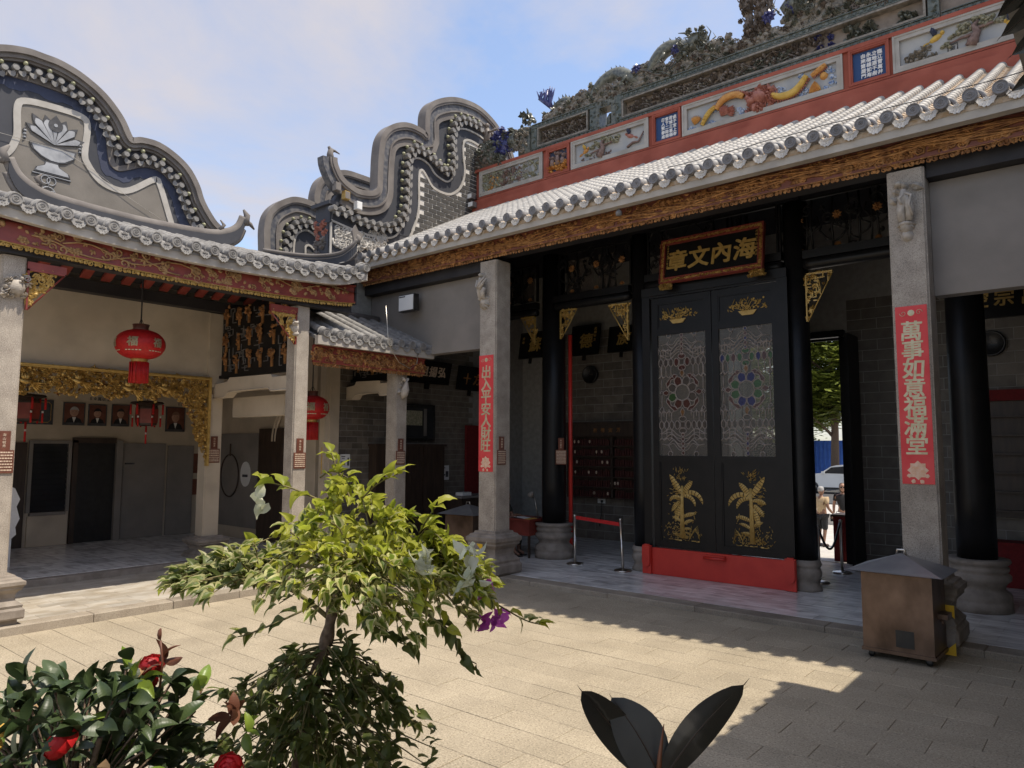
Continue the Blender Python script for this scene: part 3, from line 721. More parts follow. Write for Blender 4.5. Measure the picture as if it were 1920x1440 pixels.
cr = [(3.43,8.41),(3.6,8.55),(3.82,8.64),(4.18,8.67),(4.55,8.64),(4.82,8.54),(5.01,8.34),(5.1,8.11),(5.15,7.76),(5.21,7.6),(5.35,7.54),(5.54,7.62),(5.79,7.75),(6.06,7.77),(6.27,7.65),(6.47,7.45),(6.57,7.16),(6.74,6.86),(6.95,6.6)]
CR = smooth([(8.0-y,z) for y,z in cr[::-1] if y > 4.1]+[(y,z) for y,z in cr if y > 3.9], 4)
q = G(); strip(q, offset(CR,-.10), offset(CR,.0), 0, .035); part('moulded_band', q, gable_m, gl, FX(XG,0,0))
# stepped navy ink painted inside the band
q = G(); inn = offset(CR,.004); st = []
for i,(u,v) in enumerate(offset(CR,.16)): st.append((u, v-.05*(i//3 % 2)))
strip(q, inn, st, 0, .006); part('ink_border', q, navy_m, gl, FX(XG,0,0))
wl = [(3.49,7.26),(3.62,7.38),(3.69,7.57),(3.71,7.74),(3.69,8.17),(3.8,8.31),(4.22,8.36),(4.67,8.35),(4.78,8.2),(4.76,7.7),(4.82,7.51),(5.04,7.26),(5.34,7.18),(5.59,7.25),(6.0,7.57),(6.11,7.49),(6.3,6.97),(6.55,6.3)]
WL = smooth([(1.75,6.3),(2.0,7.1),(2.4,7.5),(2.7,7.22),(3.1,7.15)]+wl, 4)
wpart('pale_field', G().prism((WL+[(6.6,5.25),(1.7,5.25)])[::-1], 0, .012, FX(XG,0,0)), gfield_m, gl)
q = G(); strip(q, offset(WL,-.055), offset(WL,.055), 0, .03); part('white_outline', q, whiteline_m, gl, FX(XG,0,0))
# lotus vase: thin plaster relief, ink outline with pale wash inside
ink, wash = G(), G(); VC = 4.25
bowl = [(-.36,7.64),(.38,7.66),(.36,7.52),(.22,7.40),(.1,7.36),(-.02,7.36),(-.18,7.42),(-.32,7.53)]
foot = [(-.1,7.36),(.1,7.36),(.12,7.30),(.28,7.21),(.30,7.14),(-.27,7.14),(-.24,7.22),(-.12,7.29)]
for pl in (bowl, foot):
    cx = sum(p[0] for p in pl)/len(pl); cy = sum(p[1] for p in pl)/len(pl)
    ink.prism([(VC+p[0],p[1]) for p in pl][::-1], 0, .022); wash.prism([(VC+cx+(p[0]-cx)*.90, cy+(p[1]-cy)*.80) for p in pl][::-1], .0, .028)
ink.box((VC-.29,7.09,0),(VC+.31,7.125,.02)); wash.box((VC-.29,7.105,0),(VC+.31,7.118,.026))
for a, L, w in ((2.62,.5,.13),(2.25,.56,.15),(1.9,.5,.17),(1.25,.5,.17),(.85,.52,.15),(.42,.5,.13),(1.57,.52,.2)):
    for gg, k, n0 in ((ink, 1.0, 0), (wash, .80, .006)):
        P = [(0,0),(L*.45,w*.30*k),(L*.75,w*.5*k),(L*.9*(.92 if k < 1 else 1),w*.28*k),(L*(.88 if k < 1 else 1.04),0),(L*.9*(.92 if k < 1 else 1),-w*.28*k),(L*.75,-w*.5*k),(L*.45,-w*.30*k)]
        gg.prism([(VC+.02+x*cos(a)-y*sin(a), 7.68+x*sin(a)+y*cos(a)) for x, y in P][::-1], 0, .022+n0)
for r, gg, n in ((.115, ink, .036), (.03, wash, .042)):
    gg.prism([(VC+.02+r*cos(t*.349), 8.03+r*sin(t*.349)) for t in range(18)][::-1], 0, n)
for cx, cy, r in ((4.17,7.03,.07),(4.26,7.02,.07),(4.22,6.80,.11)):
    wash.tube([(cx+r*cos(t*.393), cy+r*sin(t*.393), .015) for t in range(16)], .010, 5, closed=True)
ink.tube([(4.22,6.95,.012),(4.22,6.9,.012)], .012, 5)
wash.tube([(4.13,6.86,.015),(4.22,6.82,.015),(4.31,6.86,.015)], .008, 4); wash.tube([(4.13,6.74,.015),(4.17,6.80,.015),(4.13,6.86,.015)], .008, 4); wash.tube([(4.31,6.74,.015),(4.27,6.80,.015),(4.31,6.86,.015)], .008, 4)
for sx in (-1, 1):
    ink.tube([(VC+sx*.42,7.86,.012),(VC+sx*.46,7.80,.012),(VC+sx*.41,7.7,.012),(VC+sx*.45,7.63,.012)], .012, 5)
    for k in range(3): wash.dome(VC+sx*.43, 7.80-.06*k, .03, .022, .03, 7)
FXG = FX(XG+.012,0,0)
vz = part('lotus_vase_outline', ink, ink_m, gl, FXG); part('lotus_vase_wash', wash, washw_m, vz, FXG)
part('hanging_wire', G().tube([(3.2,7.62,.05),(4.4,7.62,.05),(4.9,7.42,.05),(5.6,7.05,.05),(6.3,6.75,.05)], .004, 4), whiteline_m, gl, FX(XG,0,0))

# hall gable (front, towards the courtyard) --------------------------
XF = -12.75
fo = [(9.47,8.11),(9.76,8.04),(10.13,8.1),(10.33,8.25),(10.35,8.61),(10.37,9.12),(10.44,9.5),(10.64,9.79),(10.96,9.99),(11.29,10.08),(11.64,10.07),(11.80,10.02),(11.79,10.25),(11.81,10.61),(11.98,10.88),(12.26,11.08),(12.63,11.26),(13.02,11.37),(13.53,11.42),(13.95,11.35),(14.4,11.15),(14.9,10.75),(15.2,10.2)]
FO = smooth(fo, 5)
tail = smooth([(9.10,8.62),(9.13,8.46),(9.28,8.23),(9.47,8.11)], 5)
FULL = tail[:-1]+FO
gf = thing('gable_wall', 'wavy hall gable with charcoal brick field and swallow tail end', 'gable wall', (XF, 12, 6))
WL1 = [(9.14,7.27),(9.97,7.18),(10.61,7.22),(10.95,7.35),(11.16,7.67),(11.31,8.08),(11.34,8.71),(11.37,9.21),(11.53,9.4),(11.76,9.44),(12.0,9.37),(12.19,9.21),(12.44,9.14),(12.64,9.14),(12.81,9.32),(12.88,9.68),(12.85,10.08),(12.87,10.39),(12.97,10.61),(13.18,10.72),(13.5,10.76),(13.95,10.72),(14.4,10.5)]
WL2 = [(11.40,7.42),(11.47,7.59),(11.6,7.91),(11.66,8.28),(11.65,8.8),(11.67,9.09),(11.76,9.17),(11.91,9.05),(12.1,8.86),(12.39,8.8),(12.74,8.84),(13.05,9.06),(13.2,9.33),(13.25,9.64),(13.19,10.0),(13.19,10.31),(13.29,10.45),(13.56,10.49),(13.95,10.42),(14.4,10.2)]
W1, W2 = smooth(WL1,4), smooth(WL2,4); FF = FX(XF,0,0)
wpart('wall_core', G().prism((FO+[(15.2,6.2),(9.14,6.2),(9.14,7.62)])[::-1], -.16, 0, FF), slate_m, gf)
q = G(); strip(q, offset(FULL,-.07), offset(FULL,.05), -.13, .15); strip(q, offset(FULL,.05), offset(FULL,.10), -.12, .13); strip(q, offset(FO,.26), offset(FO,.30), -.1, .12); part('coping', q, gable_m, gf, FF)
q = G(); strip(q, offset(FULL,.10), offset(FULL,.26), -.11, .09); part('blue_wash_band', q, slate2_m, gf, FF)
q = G(); strip(q, offset(FO,.30), offset(FO,.46), -.1, .08); part('buff_band', q, gable_m, gf, FF)
q = G(); q.tube([(9.10,8.6,.0),(9.08,8.72,.0),(9.10,8.84,.0)], [.09,.075,.06], 6); q.tube([(9.10,8.80,.0),(9.2,8.83,.0),(9.33,8.80,.0)], [.05,.03,.012], 6); q.tube([(9.1,8.8,0),(9.04,8.88,0)], [.05,.03], 6); part('swallow_tail_tip', q, gable_m, gf, FF)
TRF = smooth([(9.13,7.52),(9.42,7.54),(9.77,7.46),(10.2,7.45),(10.69,7.52),(10.98,7.73),(11.11,7.96),(11.15,8.31),(11.16,8.8),(11.17,9.15),(11.21,9.37),(11.43,9.65),(11.8,9.63),(12.09,9.54),(12.43,9.39),(12.63,9.45),(12.71,9.74),(12.66,10.1),(12.67,10.39),(12.79,10.73),(13.07,10.95),(13.5,10.99),(13.83,10.97)], 4)
tile_course(gf, FF, TRF, .21, .25, lambda i: 8 < i, 1.1)
poly = W1+W2[::-1]
wpart('slate_painted_band', G().prism((W1+W2[::-1])[::-1], 0, .008, FF), slate_m, gf)
q = G(); strip(q, offset(W1,-.022), offset(W1,.022), 0, .03); strip(q, offset(W2,-.03), offset(W2,.03), 0, .035); part('white_outline', q, whiteline_m, gf, FF)
part('mortar_bed', G().prism((W2+[(14.4,9.5),(14.4,8.0),(12.5,7.9)])[::-1], 0, .010, FF), gmortar_m, gf, I4)
def in_poly(u, v, P):
    c = False; j = len(P)-1
    for i in range(len(P)):
        if (P[i][1] > v) != (P[j][1] > v) and u < (P[j][0]-P[i][0])*(v-P[i][1])/(P[j][1]-P[i][1]+1e-12)+P[i][0]: c = not c
        j = i
    return c
PB = offset(W2,.06)+[(14.2,8.4),(11.3,7.2)]
bricks('brick', gf, FX(XF+.026,0,0), 11.4, 13.75, 7.5, 10.5, .29, .115, .026, .03, gbrick_m, inside=lambda u, v: in_poly(u, v, PB), limit=220)
# corner pier with painted reliefs
pier = G(); pier.box((-13.30,9.145,6.2),(XF-.165,9.3,7.62)); pier.box((-13.34,9.10,7.22),(XF+.03,9.139,7.28)); pier.box((-13.36,9.06,7.62),(XF+.05,9.3,7.70)); pier.box((XF-.16,9.12,6.2),(XF-.002,9.138,7.61)); wpart('pier_face', pier, slate_m, gf)
wpart('pier_edge', G().box((XF-.03,9.12,6.4),(XF+.03,9.165,7.27)), whiteline_m, gf)
q = G(); carve(q, .75, .42, .07, 60, size=.16, T=Matrix.Translation((9.30,6.72,0)), mix=(.75,.8,1.0), vines=False); part('white_cloud_relief', q, whiteline_m, gf, FF, stuff=True)
q = G(); carve(q, .5, .4, .06, 40, size=.14, T=Matrix.Translation((10.15,6.9,0)), mix=(.75,.8,1.0), vines=False); part('white_cloud_relief', q, whiteline_m, gf, FF, stuff=True)
q = G(); carve(q, .42, .35, .07, 24, size=.12, mix=(.0,.2,1.0), vines=False); part('red_flower_relief', q, pinkred_m, gf, FY(-13.3,9.14,6.95), stuff=True)
q = G(); carve(q, .40, .4, .07, 24, size=.12, mix=(.2,.3,.9), vines=False); part('grey_vase_relief', q, gable_m, gf, FY(-13.28,9.14,6.55), stuff=True)
for (x, y, z), m in (((XF+.18,9.42,7.86), goldp_m), ((XF+.22,9.72,7.70), plastic_m), ((XF+.15,9.2,8.0), gable_m)):
    t = thing('flood_lamp', {'gold_paint': 'small yellowed box lamp on the swallow tail gable', 'white_plastic': 'small white flood lamp hung from the swallow tail gable', 'weathered_render': 'grey junction box at the swallow tail end of the gable'}[m.name], 'lamp', (x, y, z))
    wpart('housing', G().box((x-.10,y-.07,z-.09),(x+.02,y+.07,z+.09)), m, t); wpart('bracket', G().box((x-.34,y-.02,z-.02),(x-.10,y+.02,z+.02)), darksteel_m, t); wpart('glass_front', G().box((x+.021,y-.06,z-.075),(x+.026,y+.06,z+.075)), plastic_m if m is plastic_m else gable_m, t)

# gable behind --------------------------------------------------------
XB = -15.5; FB = FX(XB,0,0)
bo = [(9.22,7.11),(9.2,7.62),(9.27,7.97),(9.48,8.25),(9.84,8.49),(10.14,8.56),(10.46,8.55),(10.60,8.52),(10.57,8.79),(10.68,9.17),(10.95,9.43),(11.41,9.66),(11.94,9.7),(12.49,9.67),(12.95,9.45),(13.4,9.3),(13.5,9.8),(13.9,10.3),(14.6,10.5)]
BO = smooth([(9.24,6.3)]+bo, 5)
gb = thing('gable_wall', 'lower wavy gable wall behind the hall gable seen against the sky', 'gable wall', (XB, 11, 5))
wpart('wall_core', G().prism((BO+[(14.6,6.2)])[::-1], -.16, 0, FB), slate_m, gb)
q = G(); strip(q, offset(BO,-.07), offset(BO,.07), -.13, .15); strip(q, offset(BO,.07), offset(BO,.11), -.12, .13); strip(q, offset(BO,.27), offset(BO,.30), -.1, .12); part('coping', q, gable_m, gb, FB)
q = G(); strip(q, offset(BO,.11), offset(BO,.27), -.11, .09); part('blue_wash_band', q, slate2_m, gb, FB)
q = G(); strip(q, offset(BO,.30), offset(BO,.46), -.1, .08); part('buff_band', q, gable_m, gb, FB)
tile_course(gb, FB, smooth([(9.73,7.0),(9.73,7.25),(9.74,7.48),(9.83,7.75),(9.98,7.95),(10.22,8.06),(10.47,8.07),(10.72,8.04)],4), .21, .25, lambda i: True, 1.1)
q = G()
for L in ([(10.03,6.9),(10.03,7.23),(10.04,7.48),(10.11,7.71),(10.31,7.86),(10.52,7.86),(10.78,7.68),(10.85,7.37)], [(10.37,7.0),(10.37,7.28),(10.37,7.44),(10.45,7.51),(10.57,7.47),(10.7,7.35),(10.85,7.1)]):
    P = smooth(L,4); strip(q, offset(P,-.025), offset(P,.025), 0, .03)
part('white_outline', q, whiteline_m, gb, FB)
bricks('brick', gb, FX(XB+.012,0,0), 10.42, 10.72, 7.02, 7.45, .29, .115, .026, .02, gbrick_m, limit=10)
# ================================================================== RED RIDGE WALL
RY = 13.70
rg = thing('ridge_wall', 'red limewashed ridge wall with seven framed relief panels', 'ridge wall', (-5.5, RY, 8.6))
q = G(); q.box((-12.72,RY,8.3),(1.9,RY+.55,9.70)); wpart('wall_body', q, ridgered_m, rg)
q = G(); q.box((-12.72,RY-.17,8.4),(1.9,RY-.002,8.74)); q.box((-12.72,RY-.10,8.742),(1.9,RY-.001,8.90)); q.box((-12.72,RY-.09,9.645),(1.9,RY-.001,9.72)); q.box((-12.72,RY-.07,8.925),(1.9,RY-.003,8.962)); wpart('moulding', q, ridgered_m, rg)
for x in (-10.41, -9.64, -7.51, -6.77, -3.49, -2.735): wpart('red_pilaster', G().box((x-.055,RY-.035,8.962),(x+.055,RY-.002,9.643)), ridgered_m, rg)
def framed(x0, x1, bgm, label, z0=8.985, z1=9.63, fw=.09, m=None, dep=.10):
    T = FY(x0, RY, z0); w, h = x1-x0, z1-z0; m = m or frame_m
    q = G(); o = .03; n1 = .07
    q.prism([[(0,0),(w,0),(w,h),(0,h)], [(fw,fw),(fw,h-fw),(w-fw,h-fw),(w-fw,fw)]], -.05, n1)
    k = .018
    q.prism([[(-k,-k),(w+k,-k),(w+k,h+k),(-k,h+k)], [(.02,.02),(.02,h-.02),(w-.02,h-.02),(w-.02,.02)]], n1-.02, n1+.012)
    f = part('relief_panel', q, m, rg, T, label)
    part('panel_back', G().box((fw-.01,fw-.01,-.0),(w-fw+.01,h-fw+.01,.006)), bgm, f, T)
    return f, T @ Matrix.Translation((fw, fw, .006)), w-2*fw, h-2*fw
def pine(g1, g2, x, h, sc=1.0):
    """gnarled pine: trunk in g1, needle pads in g2"""
    g1.tube([(x-.06*sc,0,.03),(x-.02*sc,h*.2,.05),(x+.03*sc,h*.45,.05),(x-.02*sc,h*.7,.05),(x+.05*sc,h*.85,.04)], [.10*sc,.075*sc,.06*sc,.045*sc,.025*sc], 7)
    g1.tube([(x,h*.4,.05),(x-.2*sc,h*.38,.05),(x-.38*sc,h*.3,.04)], [.035*sc,.025*sc,.015*sc], 5)
    g1.tube([(x,h*.55,.05),(x+.2*sc,h*.6,.05),(x+.34*sc,h*.62,.04)], [.035*sc,.025*sc,.015*sc], 5)
    for k in range(10): g1.petal(x-.1*sc+R.uniform(-.05,.12)*sc, R.uniform(0,.25)*h, .12*sc, .05*sc, 1.57+R.uniform(-.6,.6), .05, .02)
    for u, v, r in ((-.42,.28,.12),(.36,.62,.13),(.05,.92,.15),(-.15,.8,.13),(.22,.82,.12),(-.3,.62,.13),(.15,.66,.12),(.42,.8,.10),(-.1,.62,.1)):
        cx, cy = x+u*sc, v*h
        for k in range(7): g2.dome(cx+R.uniform(-.6,.6)*r*sc, cy+R.uniform(-.3,.35)*r*sc, r*.34*sc, r*.22*sc, .09, 6)
        for k in range(5): g2.petal(cx+R.uniform(-.5,.5)*r*sc, cy, r*.4*sc, r*.2*sc, R.uniform(0,6.3), .08, .02)
def bird(f, T, u, v, s, body, wing, dirn=1):
    q = G(); q.dome(u, v, .10*s, .05*s, .06, 8, rot=.4*dirn); q.dome(u+dirn*.09*s, v+.06*s, .035*s, .035*s, .06, 7); q.petal(u-dirn*.08*s, v-.03*s, .14*s, .05*s, pi+.5 if dirn > 0 else -.5, .04)
    b = part('relief_bird', q, body, f, T); 
    q = G(); q.petal(u, v+.03*s, .17*s, .08*s, 1.9, .09, .02); q.petal(u-.03*s, v+.02*s, .13*s, .07*s, 1.3, .08, .02); part('relief_wing', q, wing, f, T)
# 1 figures in a garden
f, T, w, h = framed(-12.54, -10.49, skypanel_m, 'ivory framed relief of rocks and trees at the far left of the ridge')
for m, a, b, n, s in ((pine_m,0,.35,45,.13),(cbuff_m,.1,.6,40,.12),(bark_r,.3,.7,30,.12),(skypanel_m,.55,.85,30,.13),(pine_m,.5,1,40,.12),(orange_m,.1,.3,8,.1)):
    q = G(); carve(q, (b-a)*w, h*.92, .08, n, size=s, T=Matrix.Translation((a*w,0,0)), mix=(.1,.35,.75)); part('relief_figure', q, m, f, T, stuff=True)
# 2 niche with figures
f, T, w, h = framed(-10.34, -9.68, navy_m, 'small blue niche with orange figures on the ridge', m=ridgered_m, fw=.06)
q = G(); carve(q, w*.95, h*.42, .13, 34, size=.14, mix=(.05,.3,.5)); part('relief_figure', q, orange_m, f, T, stuff=True)
q = G()
for u in (.12,.27,.42): q.tube([(u,.15,.06),(u,.30+.08*(u==.27),.07)], [.07,.045], 8); q.dome(u,.36+.08*(u==.27),.05,.05,.11,8)
carve(q, w, h*.7, .08, 14, size=.1, T=Matrix.Translation((0,.12,0)), mix=(.1,.3,.6)); part('relief_figure', q, bark_r, f, T, stuff=True)
# 3 pine and birds
f, T, w, h = framed(-9.60, -7.57, skypanel_m, 'ivory framed relief of a pine tree with two birds')
a, b = G(), G(); pine(a, b, .75, h, .95); a.tube([(w-.45,.05,.02),(w-.3,.12,.03),(w-.15,.1,.04),(w-.02,.3,.04)], [.03,.03,.025,.015], 5); carve(a, w*.5, .1, .05, 18, size=.09, T=Matrix.Translation((.1,0,0)), vines=False)
part('relief_pine_trunk', a, bark_r, f, T); part('relief_pine_needles', b, pine_m, f, T)
bird(f, T, .28, .26, .9, orange_m, yellow_m, 1); bird(f, T, w-.38, .30, 1.0, pinkred_m, navy_m, -1)
# 4, 6 blue poem tablets
def poem(x0, x1, cols, label):
    f, T, w, h = framed(x0, x1, bluepanel_m, label, m=ridgered_m, fw=.045)
    g = G(); it = []
    for i, c in enumerate(cols):
        u = w-.10-i*(w-.2)/(len(cols)-.2)
        for j, ch in enumerate(c): it.append((ch, u, h-.09-j*(h-.14)/(4.4 if len(c) > 4 else len(c)-.2), .085))
    glyphs(g, it, .018, .03, .12); part('lettering', g, white_m, f, T)
poem(-7.44, -6.80, ["處子堂上春", "君城三喜福", "官下二除德", "日人賢書進"], 'blue poem tablet left of the orange dragon panel')
poem(-3.42, -2.78, ["臨江雪萬井", "立地酒千般", "永福雄如海", "由來第居門"], 'blue poem tablet right of the orange dragon panel')
# 5 dragon
f, T, w, h = framed(-6.73, -3.555, skypanel_m, 'long ivory framed relief of an orange dragon among blue scrolls')
def body(P, r0, back, col, fr):
    P = [(x*w, y*h, .07) for x, y in P]; P = [(a, b, .07) for a, b in smooth([(p[0], p[1]) for p in P], 5)]
    q = G(); n = len(P); q.tube(P, [r0*(.7+.3*sin(pi*i/(n-1))) for i in range(n)], 8)
    for i in range(2, n-1, 2):
        q.dome(P[i][0], P[i][1], r0*.6, r0*.5, .06, 6, n0=.085)
    part('dragon_body', q, col, f, T)
    q = G()
    for i in range(1, n-1):
        tx, ty = P[i+1][0]-P[i-1][0], P[i+1][1]-P[i-1][1]; l = math.hypot(tx, ty); a = math.atan2(ty, tx)+pi/2*back
        q.petal(P[i][0]+cos(a)*r0*.55, P[i][1]+sin(a)*r0*.55, r0*.85, r0*.5, a, .04, .05)
    part('dragon_fins', q, fr, f, T)
body([(.115,.02),(.14,.3),(.175,.55),(.215,.68)], .055, 1, yellow_m, pinkred_m)
body([(.22,.55),(.26,.84),(.31,.96),(.37,.92),(.41,.75)], .075, 1, orange_m, pinkred_m)
body([(.60,.42),(.66,.24),(.73,.24),(.78,.45),(.82,.78)], .075, -1, yellow_m, pinkred_m)
body([(.85,.7),(.90,.86),(.94,1.0)], .055, -1, orange_m, pinkred_m)
q = G(); carve(q, .50, h*.95, .17, 55, size=.17, T=Matrix.Translation((.44*w,.02,0)), mix=(.25,.4,.8)); q.dome(.52*w,.5*h,.16,.13,.26,9); q.dome(.47*w,.40*h,.12,.07,.24,8); part('dragon_head', q, pinkred_m, f, T, stuff=True)
q = G()
for k in range(7): q.petal(.245*w,.22*h,.24,.06,.2+k*.22,.07,.03)
for k in range(6): q.petal(.285*w,.28*h,.2,.05,-.6+k*.25,.07,.03)
part('dragon_tail', q, pinkred_m, f, T)
q = G()
for k in range(8): q.petal(.865*w,.5*h,.26,.05,-1.1-k*.13,.05,.03)
for k in range(6): q.petal(.05*w,.2*h,.2,.05,.6+k*.25,.05,.02)
q.dome(.92*w,.62*h,.08,.08,.08,8); part('dragon_claw', q, orange_m, f, T)
q = G()
for u, v, r in ((.02,.1,.09),(.17,.06,.1),(.205,.6,.08),(.375,.3,.09),(.39,.12,.09),(.635,.62,.15),(.80,.25,.1),(.775,.12,.07),(.95,.78,.11),(.965,.5,.07),(.965,.25,.07),(.93,.1,.06),(.78,.92,.09),(.58,.1,.08)):
    spiral(q, u*w, v*h, r*.62, 1.8, R.uniform(0,6), .018, .0, seg=14); spiral(q, u*w+.08, v*h-.03, r*.4, 1.3, R.uniform(0,6), .014, .0, seg=10)
part('cloud_scrolls', q, cwave_m, f, T, stuff=True)
# 7 pine, birds and rock
f, T, w, h = framed(-2.69, -.35, skypanel_m, 'ivory framed relief of pines and birds at the right end of the ridge')
a, b = G(), G(); pine(a, b, 1.12, h, 1.0); pine(a, b, 2.0, h*.95, .8); part('relief_pine_trunk', a, bark_r, f, T); part('relief_pine_needles', b, pine_m, f, T)
bird(f, T, .55, .33, 1.1, yellow_m, navy_m, 1); bird(f, T, 1.62, .2, .9, yellow_m, navy_m, -1)
q = G(); carve(q, .45, .24, .08, 26, size=.1, T=Matrix.Translation((.1,0,0)), mix=(.5,.5,.8), vines=False); part('relief_rock', q, cbuff_m, f, T, stuff=True)
q = G(); q.tube([(.72,.02,.01),(.72,.12,.01),(.86,.14,.01),(.86,.03,.01)], .008, 4); glyphs(q, [('回',.79,.07,.07)], .012); part('painted_seal', q, ink_m, f, T)

# ================================================================== CERAMIC RIDGE ON TOP
cr_ = thing('ceramic_ridge', 'glazed ceramic ridge with opera scenes and two dragons on top', 'roof ridge', (-5.5, RY+.1, 9.72))
CY = RY+.02; CF = lambda x, z: FY(x, CY, z)
wpart('core', G().box((-11.3,CY+.14,9.72),(-8.95,CY+.45,10.42)), ctan_m, cr_)
wpart('core', G().box((-8.3,CY+.14,9.72),(1.9,CY+.45,10.42)), ctan_m, cr_)
def meander_band(x0, x1, z0, z1, m=cgreen_m):
    q = G(); w, h = x1-x0, z1-z0; q.box((0,0,-.14),(w,h,0)); q.box((0,h-.018,0),(w,h,.03)); q.box((0,0,0),(w,.018,.03)); u = .03
    while u < w-.08:
        q.box((u,h*.3,0),(u+.05,h*.7,.018)); q.dome(u+.085,h*.5,.02,.02,.02,5); u += .12
    part('border_band', q, m, cr_, CF(x0, z0))
def scene(x0, x1, z0, z1, items):
    w, h = x1-x0, z1-z0; T = CF(x0, z0)
    q = G(); q.prism([[(-.02,-.02),(w+.02,-.02),(w+.02,h+.02),(-.02,h+.02)],[(.02,.02),(.02,h-.02),(w-.02,h-.02),(w-.02,.02)]], -.13, .03); f = part('scene_frame', q, cbuff_m, cr_, T)
    for m, a, b, n, s, hh in items:
        q = G(); carve(q, (b-a)*w, h*hh, .12, n, size=s, n0=-.12, T=Matrix.Translation((a*w,.02,0)), mix=(.05,.3,.62)); part('glazed_figures', q, m, f, T, stuff=True)
meander_band(-10.85, -8.95, 9.725, 9.83); meander_band(-10.85, -8.95, 10.34, 10.45); meander_band(-8.3, -2.05, 9.725, 9.85); meander_band(-8.3, -2.05, 10.30, 10.43); meander_band(-1.95, 1.9, 9.725, 9.85)
for x in (-10.88, -9.13, -8.45, -2.15):
    q = G(); q.box((0,0,-.14),(.17,.72,.012)); carve(q, .13, .66, .03, 12, size=.06, T=Matrix.Translation((.02,.03,.01)), vines=False); part('green_post', q, cgreen_m, cr_, CF(x, 9.724))
scene(-10.66, -9.2, 9.86, 10.31, [(cbrown_m,.05,.95,85,.11,.8),(cbuff_m,.2,.9,30,.09,.6)])
scene(-8.24, -2.2, 9.88, 10.27, [(cbrown_m,.02,.35,110,.12,.8),(cbuff_m,.05,.5,60,.10,.6),(cteal_m,.45,.62,40,.12,.6),(cbrown_m,.35,.72,100,.12,.85),(cblue_m,.70,.74,8,.14,.7),(cteal_m,.78,.86,26,.13,.75),(cteal_m,.93,.98,12,.14,.6)])
for x in (-8.96, ): # open niche
    q = G(); q.box((0,0,-.3),(.1,.7,.02)); q.box((.42,0,-.3),(.54,.7,.02)); q.box((.1,0,-.3),(.42,.10,.02)); q.box((.1,.55,-.3),(.42,.7,.02)); q.tube([(.3,.1,-.1),(.31,.3,-.08),(.33,.4,-.1)], [.07,.06,.03], 7); carve(q, .5, .68, .03, 26, size=.06, inside=lambda u, v: u < .08 or u > .44 or v < .08 or v > .58, T=Matrix.Translation((.02,.01,.02)), vines=False); part('open_niche', q, cteal_m, cr_, CF(x, 9.722))
# left end: fish dragon and vase pier
for m, x, z, w, h, n, s in ((cteal_m,-12.68,9.72,.95,.75,70,.19),(cblue_m,-12.1,9.95,.55,.65,50,.18),(cbrown_m,-12.7,9.74,.7,.5,30,.16),(cteal_m,-11.75,10.0,.5,.6,40,.13)):
    q = G(); carve(q, w, h, .16, n, size=s, mix=(.4,.5,.8), inside=lambda u, v: v < h*(1-.35*abs(u/w-.5))); q.dome(w/2, h*.4, w*.45, h*.42, .12, 9); part('fish_dragon', q, m, cr_, CF(x, z), stuff=True)
q = G(); q.lathe([(.2,0),(.24,.1),(.24,.5),(.2,.62),(.26,.68),(.26,.72)], 12, TR(-11.13,CY+.15,9.72)); wpart('vase_pier', q, cteal_m, cr_)
q = G(); carve(q, .45, .62, .07, 30, size=.1); part('vase_pier_relief', q, cbuff_m, cr_, FY(-11.35, CY-.09, 9.78), stuff=True)
q = G()
for k in range(40): a = R.uniform(0,6.3); b_ = R.uniform(-.3,1.3); q.petal(0,0,R.uniform(.1,.2),.09,R.uniform(0,6.3),.04,0,T=TR(-11.13+.14*cos(a)*cos(b_),CY+.15+.14*sin(a)*cos(b_),10.68+.2*sin(b_)) @ Matrix.Rotation(a,4,'Z') @ Matrix.Rotation(pi/2,4,'X'))
wpart('flower_finial', q, cteal_m, cr_, stuff=True)
q = G(); q.tube([(-12.52,CY+.1,10.35),(-12.4,CY+.05,10.7),(-12.42,CY+.05,10.85)], [.1,.09,.05], 7); q.lathe([(0,0),(.06,.03),(.065,.1),(0,.15)], 8, TR(-12.42,CY+.05,10.85)); q.tube([(-12.4,CY+.05,10.75),(-12.2,CY-.05,10.66),(-12.05,CY,10.72)], .03, 5); wpart('perched_figure', q, cbrown_m, cr_)
# cloud bank and dragons
def cloud_bank(x0, x1, zf, n, m=cbuff_m):
    q = G()
    for k in range(n):
        x = R.uniform(x0, x1); top = zf(x); z = 10.42+(top-10.42)*R.random()**.85; r = R.uniform(.045,.10)
        if R.random() < .45: q.dome(x-x0, z-10.42, r, r*.75, R.uniform(.05,.1), 8, n0=.02)
        spiral(q, x-x0, z-10.42, r*.95, 1.7, R.uniform(-.5,.8), .015, .05, seg=10)
        if R.random() < .4: q.petal(x-x0, z-10.42, r*1.5, r*.7, R.uniform(0,6.3), .07, .02)
    for k in range(int((x1-x0)/.16)):
        x = x0+.16*k+.08; top = zf(x); q.box((.16*k, 0, -.16), (.16*(k+1)-.004, top-10.42-R.uniform(.06,.14), .02))
    part('ceramic_clouds', q, m, cr_, FY(x0, CY+.10, 10.42), stuff=True)
    for mm, nn, sz in ((cbrown_m, n//5, .12), (cteal_m, n//4, .12)):
        q = G(); carve(q, x1-x0, .5, .12, nn, lambda u, v: v < zf(x0+u)-10.42+.03, sz, n0=.04, mix=(.35,.5,.9)); part('ceramic_relief', q, mm, cr_, FY(x0, CY+.10, 10.42), stuff=True)
cloud_bank(-10.5, -5.7, lambda x: 10.60+.36*min(1,(x+10.5)*.7)*(.75+.25*sin(x*3.1)), 420)
cloud_bank(-5.7, 1.0, lambda x: 10.95+.3*sin(x*1.7+1), 560)
